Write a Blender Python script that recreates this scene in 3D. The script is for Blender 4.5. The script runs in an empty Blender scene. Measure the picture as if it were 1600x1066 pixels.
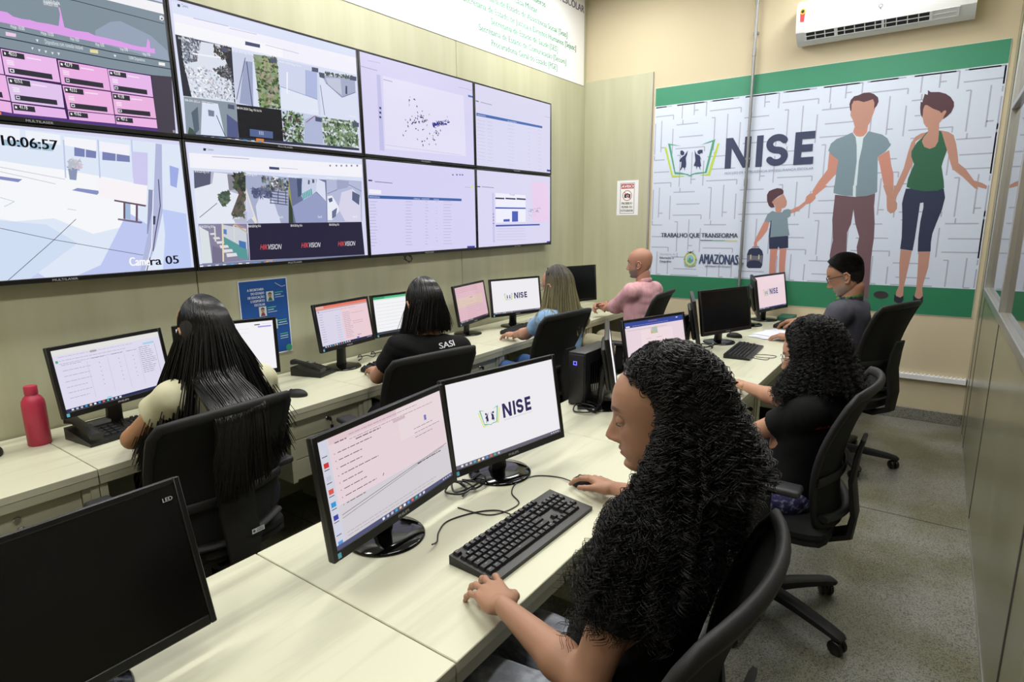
import bpy, bmesh, math, random
import numpy as np
from mathutils import Vector, Matrix
rnd = random.Random(7)
SC = bpy.context.scene
COL = SC.collection
PI = math.pi
# ------------------------------------------------------------------ camera
CAM = Vector((3.0234, 0.1283, 1.6067)); YAW, PITCH, ROLL, FPX = 0.6203, 0.2021, -0.0116, 925.7
cy, sy = math.cos(YAW), math.sin(YAW)
FW = Vector((-sy*math.cos(PITCH), cy*math.cos(PITCH), -math.sin(PITCH)))
RT = Vector((cy, sy, 0)); UP = RT.cross(FW)
R2 = RT*math.cos(ROLL)+UP*math.sin(ROLL); U2 = -RT*math.sin(ROLL)+UP*math.cos(ROLL)
cd = bpy.data.cameras.new('camera'); cam = bpy.data.objects.new('camera', cd); COL.objects.link(cam)
cd.sensor_width = 36; cd.lens = FPX/1600*36; cd.clip_start = 0.02
cam.matrix_world = Matrix(((R2.x, U2.x, -FW.x, CAM.x), (R2.y, U2.y, -FW.y, CAM.y), (R2.z, U2.z, -FW.z, CAM.z), (0, 0, 0, 1)))
SC.camera = cam
# ------------------------------------------------------------------ world, exposure, ceiling lamps' light
SC.view_settings.view_transform = 'Standard'; SC.view_settings.look = 'None'
SC.view_settings.exposure = 0.0; SC.view_settings.gamma = 1; SC.view_settings.use_curve_mapping = False
w = bpy.data.worlds.new('world'); SC.world = w; w.use_nodes = True
w.node_tree.nodes['Background'].inputs[0].default_value = (.9, .95, 1, 1); w.node_tree.nodes['Background'].inputs[1].default_value = .3
LY = 5.678; PX = 3.311; CEIL = 3.75; YB = -2.6
LAMPS = [(0.66, 0.2), (0.66, 2.5), (0.66, 4.5), (2.45, -0.9), (2.45, 1.3), (2.45, 3.4), (2.45, 5.0)]
for i, (lx, ly) in enumerate(LAMPS):
    ld = bpy.data.lights.new('tube_light', 'AREA'); ld.shape = 'RECTANGLE'; ld.size = .30; ld.size_y = 1.15; ld.energy = [32,32,32,24,24,24,24][i]; ld.color = (1, .985, .95)
    lo = bpy.data.objects.new('tube_light', ld); COL.objects.link(lo); lo.location = (lx, ly, CEIL-.095)

# ------------------------------------------------------------------ helpers
def s2l(c):
    return c/12.92 if c <= .04045 else ((c+.055)/1.055)**2.4
def hx(h):
    return tuple(s2l(int(h[i:i+2], 16)/255) for i in (0, 2, 4))+(1,)
MATS = {}
def mat(name, col='808080', rough=.5, metal=0, spec=.5, noise=None, bump=None, emis=0, trans=0, alpha=1, coat=0):
    if name in MATS: return MATS[name]
    m = bpy.data.materials.new(name); m.use_nodes = True; MATS[name] = m
    nt = m.node_tree; b = nt.nodes['Principled BSDF']
    c = hx(col) if isinstance(col, str) else col
    b.inputs['Base Color'].default_value = c
    b.inputs['Roughness'].default_value = rough; b.inputs['Metallic'].default_value = metal
    b.inputs['Specular IOR Level'].default_value = spec; b.inputs['Transmission Weight'].default_value = trans
    b.inputs['Alpha'].default_value = alpha; b.inputs['Coat Weight'].default_value = coat
    if emis: b.inputs['Emission Color'].default_value = c; b.inputs['Emission Strength'].default_value = emis
    tc = nt.nodes.new('ShaderNodeTexCoord')
    if noise:   # (col2, scale xyz, detail, lo, hi)
        col2, sc, lo, hi = noise
        mp = nt.nodes.new('ShaderNodeMapping'); mp.inputs['Scale'].default_value = sc
        n = nt.nodes.new('ShaderNodeTexNoise'); n.inputs['Scale'].default_value = 1; n.inputs['Detail'].default_value = 5
        r = nt.nodes.new('ShaderNodeValToRGB'); r.color_ramp.elements[0].position = lo; r.color_ramp.elements[1].position = hi
        r.color_ramp.elements[0].color = c; r.color_ramp.elements[1].color = hx(col2)
        L = nt.links.new; L(tc.outputs['Object'], mp.inputs[0]); L(mp.outputs[0], n.inputs['Vector']); L(n.outputs[0], r.inputs[0]); L(r.outputs[0], b.inputs['Base Color'])
    if bump:    # (scale xyz, strength, dist)
        sc, st, di = bump
        mp = nt.nodes.new('ShaderNodeMapping'); mp.inputs['Scale'].default_value = sc
        n = nt.nodes.new('ShaderNodeTexNoise'); n.inputs['Scale'].default_value = 1; n.inputs['Detail'].default_value = 4
        bp = nt.nodes.new('ShaderNodeBump'); bp.inputs['Strength'].default_value = st; bp.inputs['Distance'].default_value = di
        L = nt.links.new; L(tc.outputs['Object'], mp.inputs[0]); L(mp.outputs[0], n.inputs['Vector']); L(n.outputs[0], bp.inputs['Height']); L(bp.outputs[0], b.inputs['Normal'])
    return m
def attr_mat(name, rough=.5, emis=0, spec=.4, bump=None):
    if name in MATS: return MATS[name]
    m = mat(name, '000000' if emis else '808080', rough, spec=spec, bump=bump); nt = m.node_tree; b = nt.nodes['Principled BSDF']
    a = nt.nodes.new('ShaderNodeAttribute'); a.attribute_name = 'Col'
    if emis:
        nt.links.new(a.outputs['Color'], b.inputs['Emission Color']); b.inputs['Emission Strength'].default_value = emis
    else: nt.links.new(a.outputs['Color'], b.inputs['Base Color'])
    return m
def rotm(rx=0, ry=0, rz=0):
    return Matrix.Rotation(rz, 4, 'Z') @ Matrix.Rotation(ry, 4, 'Y') @ Matrix.Rotation(rx, 4, 'X')
def T(x, y=0, z=0):
    return Matrix.Translation((x, y, z)) if not isinstance(x, Vector) else Matrix.Translation(x)
class MB:
    def __init__(s): s.v = []; s.f = []; s.mi = []; s.M = Matrix.Identity(4); s.k = 0
    def add(s, vs, fs, k=None):
        n = len(s.v); M = s.M
        s.v += [tuple(M @ Vector(p)) for p in vs]; s.f += [tuple(i+n for i in f) for f in fs]; s.mi += [s.k if k is None else k]*len(fs); return s
    def bm(s, b, k=None):
        b.verts.index_update(); s.add([v.co[:] for v in b.verts], [[v.index for v in f.verts] for f in b.faces], k); b.free(); return s
    def box(s, x0, x1, y0, y1, z0, z1, bev=0, seg=2, R=None, k=None):
        b = bmesh.new(); bmesh.ops.create_cube(b, size=1)
        for v in b.verts: v.co = Vector(((v.co.x)*(x1-x0), v.co.y*(y1-y0), v.co.z*(z1-z0)))
        if bev: bmesh.ops.bevel(b, geom=b.edges[:], offset=bev, segments=seg, affect='EDGES', profile=.5)
        c = Vector(((x0+x1)/2, (y0+y1)/2, (z0+z1)/2))
        for v in b.verts: v.co = (R.to_3x3() @ v.co if R else v.co)+c
        return s.bm(b, k)
    def lathe(s, prof, n=32, c=(0, 0, 0), R=None, k=None, cap=True):
        vs = []; fs = []; R = R or Matrix.Identity(4)
        for r, z in prof:
            for i in range(n):
                a = 2*PI*i/n; vs.append(Vector(c)+R.to_3x3() @ Vector((r*math.cos(a), r*math.sin(a), z)))
        for j in range(len(prof)-1):
            for i in range(n):
                a = j*n+i; b2 = j*n+(i+1) % n; fs.append((a, b2, b2+n, a+n))
        if cap: fs.append(tuple(range(n-1, -1, -1))); fs.append(tuple((len(prof)-1)*n+i for i in range(n)))
        return s.add(vs, fs, k)
    def tube(s, pts, r, n=8, k=None, closed=False, sx=1, up=None):
        pts = [Vector(p) for p in pts]; m = len(pts); vs = []; fs = []; prev = None
        for i, p in enumerate(pts):
            if closed: t = pts[(i+1) % m]-pts[i-1]
            else: t = pts[min(i+1, m-1)]-pts[max(i-1, 0)]
            t = t.normalized() if t.length > 1e-9 else Vector((0, 0, 1))
            if up is not None: u = Vector(up)
            elif prev is None: u = Vector((0, 0, 1)) if abs(t.z) < .9 else Vector((1, 0, 0))
            else: u = prev
            u = (u-t*u.dot(t)); u = u.normalized() if u.length > 1e-6 else Vector((1, 0, 0)); prev = u; w_ = t.cross(u)
            rr = r[i] if isinstance(r, (list, tuple)) else r
            for j in range(n):
                a = 2*PI*j/n; vs.append(p+u*(rr*math.cos(a))+w_*(rr*sx*math.sin(a)))
        for i in range(m if closed else m-1):
            for j in range(n):
                a = i*n+j; b = i*n+(j+1) % n; c = ((i+1) % m)*n; fs.append((a, b, c+(j+1) % n, c+j))
        if not closed: fs.append(tuple(range(n-1, -1, -1))); fs.append(tuple((m-1)*n+j for j in range(n)))
        return s.add(vs, fs, k)
    def sweep(s, pts, w, h, k=None, up=(0, 0, 1), cap=True):
        """rectangular section swept along pts"""
        pts = [Vector(p) for p in pts]; m = len(pts); vs = []; fs = []
        for i, p in enumerate(pts):
            t = (pts[min(i+1, m-1)]-pts[max(i-1, 0)]).normalized(); u = Vector(up); u = (u-t*u.dot(t)).normalized(); q = t.cross(u)
            ww = w[i] if isinstance(w, list) else w; hh = h[i] if isinstance(h, list) else h
            for a, b in ((-1, -.6), (-.6, -1), (.6, -1), (1, -.6), (1, .6), (.6, 1), (-.6, 1), (-1, .6)): vs.append(p+q*(a*ww/2)+u*(b*hh/2))
        for i in range(m-1):
            for j in range(8): a = i*8+j; b = i*8+(j+1) % 8; fs.append((a, b, b+8, a+8))
        if cap: fs.append(tuple(range(7, -1, -1))); fs.append(tuple((m-1)*8+j for j in range(8)))
        return s.add(vs, fs, k)
    def prism(s, poly, z0, z1, k=None):
        n = len(poly); vs = [(x, y, z0) for x, y in poly]+[(x, y, z1) for x, y in poly]
        return s.add(vs, [tuple(range(n-1, -1, -1)), tuple(range(n, 2*n))]+[(i, (i+1) % n, (i+1) % n+n, i+n) for i in range(n)], k)
    def sph(s, c, r, n=16, R=None, k=None):
        b = bmesh.new(); bmesh.ops.create_uvsphere(b, u_segments=n, v_segments=max(6, n*2//3), radius=1)
        r = (r, r, r) if isinstance(r, (int, float)) else r
        for v in b.verts:
            q = Vector((v.co.x*r[0], v.co.y*r[1], v.co.z*r[2])); v.co = (R.to_3x3() @ q if R else q)+Vector(c)
        return s.bm(b, k)
    def build(s, name, mats, parent=None, smooth=40, loc=None):
        me = bpy.data.meshes.new(name); me.from_pydata(s.v, [], s.f); me.update()
        for m in (mats if isinstance(mats, (list, tuple)) else [mats]): me.materials.append(m)
        me.polygons.foreach_set('material_index', s.mi)
        bm_ = bmesh.new(); bm_.from_mesh(me); bmesh.ops.recalc_face_normals(bm_, faces=bm_.faces[:]); bm_.to_mesh(me); bm_.free()
        if smooth:
            me.polygons.foreach_set('use_smooth', [True]*len(me.polygons)); me.set_sharp_from_angle(angle=math.radians(smooth))
        o = bpy.data.objects.new(name, me); COL.objects.link(o)
        if parent: o.parent = parent
        return o
def tag(o, label=None, cat=None, group=None, kind=None):
    if label: o['label'] = label
    if cat: o['category'] = cat
    if group: o['group'] = group
    if kind: o['kind'] = kind
    return o
def empty(name, loc=(0, 0, 0), rz=0, label=None, cat=None, group=None):
    o = bpy.data.objects.new(name, None); COL.objects.link(o); o.location = loc; o.rotation_euler = (0, 0, rz); o.empty_display_size = .05
    return tag(o, label, cat, group)
def struct(o): o['kind'] = 'structure'; return o
def copy_tree(o, parent=None):
    c = o.copy(); COL.objects.link(c)
    if parent: c.parent = parent
    for ch in list(o.children): copy_tree(ch, c)
    return c
# ---- flat artwork: prints and pictures on screens (one mesh, colour per face)
_tc = {}
def text_mesh(s, bold=False):
    key = (s, bold)
    if key in _tc: return _tc[key]
    cu = bpy.data.curves.new('t', 'FONT'); cu.body = s; cu.size = 1; cu.resolution_u = 3
    ob = bpy.data.objects.new('t', cu); COL.objects.link(ob)
    dg = bpy.context.evaluated_depsgraph_get(); me = ob.evaluated_get(dg).to_mesh()
    vs = [(v.co.x, v.co.y) for v in me.vertices]; fs = [tuple(p.vertices) for p in me.polygons]
    ob.evaluated_get(dg).to_mesh_clear(); bpy.data.objects.remove(ob); bpy.data.curves.remove(cu)
    if vs:
        x0 = min(v[0] for v in vs); x1 = max(v[0] for v in vs); vs = [((x-x0)/(x1-x0), y/.7) for x, y in vs]
    _tc[key] = (vs, fs); return _tc[key]
class Art:
    """2-D drawing in metres; v grows upward"""
    def __init__(s, eps=2.5e-5): s.v = []; s.f = []; s.c = []; s.n = 0; s.e = eps
    def poly(s, pts, col, tri=True):
        s.n += 1; b = len(s.v); z = s.n*s.e; s.v += [(x, y, z) for x, y in pts]
        # ngons: orientation made counter-clockwise
        a = sum(pts[i][0]*pts[(i+1) % len(pts)][1]-pts[(i+1) % len(pts)][0]*pts[i][1] for i in range(len(pts)))
        idx = list(range(b, b+len(pts)))
        s.f.append(tuple(idx if a > 0 else idx[::-1])); s.c.append(hx(col)); return s
    def rect(s, x0, y0, x1, y1, col): return s.poly([(x0, y0), (x1, y0), (x1, y1), (x0, y1)], col)
    def line(s, pts, w_, col):
        for (a, b), (c, d) in zip(pts, pts[1:]):
            l = math.hypot(c-a, d-b) or 1; nx, ny = -(d-b)/l*w_/2, (c-a)/l*w_/2
            s.poly([(a-nx, b-ny), (c-nx, d-ny), (c+nx, d+ny), (a+nx, b+ny)], col)
        return s
    def circ(s, x, y, r, col, n=24, ry=None):
        return s.poly([(x+r*math.cos(2*PI*i/n), y+(ry or r)*math.sin(2*PI*i/n)) for i in range(n)], col)
    def ring(s, x, y, r, w_, col, n=28):
        for i in range(n):
            a, b = 2*PI*i/n, 2*PI*(i+1)/n
            s.poly([(x+(r-w_)*math.cos(a), y+(r-w_)*math.sin(a)), (x+r*math.cos(a), y+r*math.sin(a)), (x+r*math.cos(b), y+r*math.sin(b)), (x+(r-w_)*math.cos(b), y+(r-w_)*math.sin(b))], col); s.n -= 1
        return s
    def text(s, t, a, b, h, col, bold=False, slant=0):
        """baseline from a to b, cap height h"""
        if bold:
            for q in (-.024, .0, .024): s.text(t, (a[0]+q*h*1.6, a[1]), (b[0]+q*h*1.6, b[1]), h, col, False, slant)
            return s
        vs, fs = text_mesh(t); s.n += 1; z = s.n*s.e; n = len(s.v)
        dx, dy = b[0]-a[0], b[1]-a[1]; l = math.hypot(dx, dy) or 1; ux, uy = -dy/l*h, dx/l*h
        s.v += [(a[0]+dx*x+(ux+slant*dx/l*h)*y, a[1]+dy*x+(uy+slant*dy/l*h)*y, z) for x, y in vs]
        s.f += [tuple(i+n for i in f) for f in fs]; s.c += [hx(col)]*len(fs); return s
    def speck(s, n, size, cols, q, rd):
        s.n += 1
        for i in range(n):
            a, b = rd.random(), rd.random()
            (x0, y0), (x1, y1), (x2, y2), (x3, y3) = q
            x = (1-b)*((1-a)*x0+a*x1)+b*((1-a)*x3+a*x2); y = (1-b)*((1-a)*y0+a*y1)+b*((1-a)*y3+a*y2)
            th = rd.random()*6.3; r1 = size*(.4+rd.random()); r2 = size*(.2+.5*rd.random())
            s.n += .02; z = s.n*s.e; k = len(s.v)
            for j in range(4):
                g = (1, 0, -1, 0)[j]*r1; h = (0, 1, 0, -1)[j]*r2
                s.v.append((x+g*math.cos(th)-h*math.sin(th), y+g*math.sin(th)+h*math.cos(th), z))
            s.f.append((k, k+1, k+2, k+3)); s.c.append(hx(rd.choice(cols)))
        return s
    def build(s, name, m, M, parent=None):
        me = bpy.data.meshes.new(name); me.from_pydata([tuple(M @ Vector(p)) for p in s.v], [], s.f)
        ca = me.color_attributes.new('Col', 'FLOAT_COLOR', 'CORNER'); arr = []
        for f, c in zip(s.f, s.c): arr += list(c)*len(f)
        ca.data.foreach_set('color', arr); me.materials.append(m); me.update()
        o = bpy.data.objects.new(name, me); COL.objects.link(o)
        if parent: o.parent = parent
        return o
def frame_m(o, u, v, n):
    """matrix: local x->u, y->v, z->n at o"""
    u, v, n, o = Vector(u), Vector(v), Vector(n), Vector(o)
    return Matrix(((u.x, v.x, n.x, o.x), (u.y, v.y, n.y, o.y), (u.z, v.z, n.z, o.z), (0, 0, 0, 1)))

# ------------------------------------------------------------------ materials
M_lam = mat('wall_laminate', 'b1b193', .42, noise=('bfbfa4', (9, 9, .9), .3, .75), bump=((60, 60, 3), .05, .01))
M_lam2 = mat('partition_laminate', '7c7b62', .24, noise=('84836a', (9, 9, .9), .35, .7))
M_paint = mat('beige_paint', 'cdc0a2', .75, bump=((90, 90, 90), .12, .003))
M_white = mat('white_paint', 'e6e4de', .8)
M_desk = mat('pale_wood_laminate', 'cfcfb6', .38, noise=('a9a893', (14, 1.0, 9), .52, .80))
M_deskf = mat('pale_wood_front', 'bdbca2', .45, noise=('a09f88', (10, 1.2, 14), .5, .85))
M_gap = mat('dark_gap', '35342c', .9)
M_black = mat('black_plastic', '0d0d0e', .38)
M_blackm = mat('black_matt_plastic', '141415', .6)
M_glossb = mat('gloss_black', '060607', .08)
M_grey = mat('grey_plastic', '77787a', .5)
M_dgrey = mat('dark_grey_plastic', '2b2c2e', .5)
M_alu = mat('aluminium', 'b9b9b4', .32, metal=.85)
M_steel = mat('galvanised_steel', '98999a', .45, metal=.7)
M_chrome = mat('chrome', 'c8c8c8', .15, metal=1)
M_wplast = mat('white_plastic', 'e9eaec', .3)
M_mesh = mat('chair_mesh_fabric', '0b0b0c', .85, bump=((700, 700, 700), .5, .002))
M_print = attr_mat('printed_surface', .45)
M_printm = attr_mat('matt_print', .7, spec=.3)
M_scr = attr_mat('lit_screen', .25, emis=.92, spec=.3)
M_tvs = attr_mat('lit_television', .2, emis=.95, spec=.3)
M_off = mat('dark_screen', '050506', .22)
def terrazzo(name, base, rough):
    m = mat(name, base, rough); nt = m.node_tree; b = nt.nodes['Principled BSDF']; L = nt.links.new
    tc = nt.nodes.new('ShaderNodeTexCoord'); n1 = nt.nodes.new('ShaderNodeTexNoise'); n1.inputs['Scale'].default_value = 2.2; n1.inputs['Detail'].default_value = 3
    r1 = nt.nodes.new('ShaderNodeValToRGB'); r1.color_ramp.elements[0].color = hx('6a6956'); r1.color_ramp.elements[1].color = hx('83827b'); r1.color_ramp.elements[0].position = .4; r1.color_ramp.elements[1].position = .6
    v1 = nt.nodes.new('ShaderNodeTexVoronoi'); v1.inputs['Scale'].default_value = 300; v2 = nt.nodes.new('ShaderNodeTexVoronoi'); v2.inputs['Scale'].default_value = 95
    ra = nt.nodes.new('ShaderNodeValToRGB'); ra.color_ramp.interpolation = 'CONSTANT'; e = ra.color_ramp.elements
    e[0].color = hx('4c4b42'); e[1].position = .26; e[1].color = (.5, .5, .5, 1); k = e.new(.72); k.color = hx('d0d0c4')
    sep = nt.nodes.new('ShaderNodeSeparateColor'); mx = nt.nodes.new('ShaderNodeMix'); mx.data_type = 'RGBA'; mx.blend_type = 'OVERLAY'; mx.inputs[0].default_value = .75
    L(tc.outputs['Object'], n1.inputs['Vector']); L(n1.outputs[0], r1.inputs[0]); L(tc.outputs['Object'], v1.inputs['Vector']); L(v1.outputs['Color'], sep.inputs[0]); L(sep.outputs[0], ra.inputs[0])
    L(r1.outputs[0], mx.inputs[6]); L(ra.outputs[0], mx.inputs[7]); L(mx.outputs[2], b.inputs['Base Color'])
    return m
M_floor = terrazzo('terrazzo_floor', '85857a', .3)

# ------------------------------------------------------------------ room shell
def slab(name, *a, m=M_white, k='structure'):
    o = MB().box(*a).build(name, m, smooth=0); o['kind'] = k; return o
fl = MB().box(-.1, 5.0, YB-.1, LY+.1, -.1, 0); slab_floor = struct(fl.build('floor', M_floor, smooth=0))
fj = MB()
for yy in (1.9, 3.77, ): fj.box(.02, PX-.01, yy-.003, yy+.003, 0, .0012)
struct(fj.build('trim_1', mat('floor_joint', '4a4942', .6), smooth=0))
slab('ceiling', -.1, 5.0, YB-.1, LY+.1, CEIL, CEIL+.1)
slab('wall_back', -.1, 5.0, LY, LY+.1, 0, CEIL, m=M_paint)
slab('wall_front', -.1, 5.0, YB-.1, YB, 0, CEIL, m=M_paint)
slab('wall_outer', 4.9, 5.0, YB, LY, 0, CEIL, m=M_paint)
# left wall clad in tall laminate boards with dark joints between
wl = MB(); wl.box(-.1, -.012, YB, LY, 0, CEIL, k=1); ys = [YB, -1.9, -.1, 1.64, 3.70, LY]
for a, b in zip(ys, ys[1:]): wl.box(-.012, 0, a+.0025, b-.0025, .0, CEIL, bev=.001, seg=1, k=0)
struct(wl.build('wall_left', [M_lam, M_gap], smooth=0))
# laminate board on the back wall next to the corner
struct(MB().box(0, .70, LY-.022, LY, 0, 2.928, bev=.002, seg=1).box(.70, .712, LY-.026, LY, 0, 2.93, k=1).build('trim_2', [M_lam, M_alu], smooth=0))
bb = MB().box(.712, PX, LY-.014, LY, 0, .095, bev=.003, seg=1); struct(bb.build('baseboard_back', terrazzo('terrazzo_skirting', '77776c', .5), smooth=0))
# partition: laminate boards below, aluminium frame and glass above
pt = MB(); pys = [YB, -.2, 1.05, 2.24, 3.90, 5.10, LY]
for a, b in zip(pys, pys[1:]): pt.box(PX, PX+.035, a+.003, b-.003, .02, 1.10 if b < 5.5 else CEIL, bev=.0015, seg=1)
pt.box(PX+.006, PX+.03, YB, LY, .0, 1.09, k=1)
for a in pys[1:-1]: pt.box(PX-.0015, PX+.001, a-.012, a+.012, .02, 1.09, k=1)
pt.box(PX-.0015, PX+.001, 5.40, 5.42, .02, CEIL, k=1); pt.box(PX+.002, PX+.033, YB, 5.5, 2.9, CEIL)
pt.box(PX-.003, PX, YB, LY, 0, .02, k=2)
struct(pt.build('wall_right', [M_lam2, M_gap, M_alu], smooth=0))
fr = MB(); PZ0, PZ1 = 1.10, 2.9
def post(y, w_=.045): fr.box(PX-.012, PX+.045, y-w_/2, y+w_/2, PZ0, PZ1, bev=.003, seg=1)
for y in (5.10, 3.86, 2.62, 1.38, .14, -1.1, -2.34): post(y)
fr.box(PX-.014, PX+.047, YB, 5.12, PZ0-.012, PZ0+.035, bev=.004, seg=1); fr.box(PX-.012, PX+.045, YB, 5.12, PZ1-.04, PZ1+.01, bev=.003, seg=1); fr.box(PX-.01, PX+.043, YB, 5.10, 2.24, 2.275, bev=.003, seg=1)
wf = struct(fr.build('window_1', M_alu, smooth=0))
M_glass = mat('window_glass', 'ffffff', .02, trans=1, spec=.6)
M_glass.node_tree.nodes['Principled BSDF'].inputs['IOR'].default_value = 1.5
gys = [-2.34, -1.1, .14, 1.38, 2.62, 3.86, 5.10]
for a, b in zip(gys, gys[1:]):
    for z0, z1 in ((PZ0+.035, 2.24), (2.275, PZ1-.04)):
        g = MB().box(PX+.012, PX+.017, a+.022, b-.022, z0, z1).build('glass_pane', M_glass, wf, smooth=0)
# cable trunking on the back wall and galvanised conduit
tk = MB(); tk.box(.75, PX-.005, LY-.035, LY, .335, .375, bev=.002, seg=1)
for i in range(90): tk.box(.8+i*.028, .812+i*.028, LY-.032, LY-.004, .375, .383)
tag(tk.build('cable_trunking', M_wplast, smooth=0), 'white slotted cable trunking running low along the back wall', 'trunking')
cp = MB(); cp.tube([(1.60, LY-.035, .3), (1.60, LY-.035, CEIL)], .0125, 12)
for z in (1.9, 2.95, 3.35): cp.tube([(1.60, LY-.035, z-.03), (1.60, LY-.035, z+.03)], .016, 12)
for z in (1.2, 2.1, 3.1): cp.box(1.58, 1.62, LY-.03, LY-.004, z-.008, z+.008)
tag(cp.build('conduit_pipe', M_steel), 'galvanised steel conduit pipe running up the back wall across the printed banner', 'pipe')
# ceiling lamps
for lx, ly in LAMPS:
    e = empty('ceiling_lamp', (lx, ly, CEIL-.08), 0, 'white ceiling lamp box with a bright diffuser', 'ceiling lamp', 'ceiling lamps above the desks')
    MB().box(-.17, .17, -.62, .62, .0, .078, bev=.006).build('housing', M_wplast, e)
    MB().box(-.15, .15, -.58, .58, -.008, .0).build('diffuser', mat('lamp_diffuser', 'ffffff', .5, emis=2.5), e, smooth=0)

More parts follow.
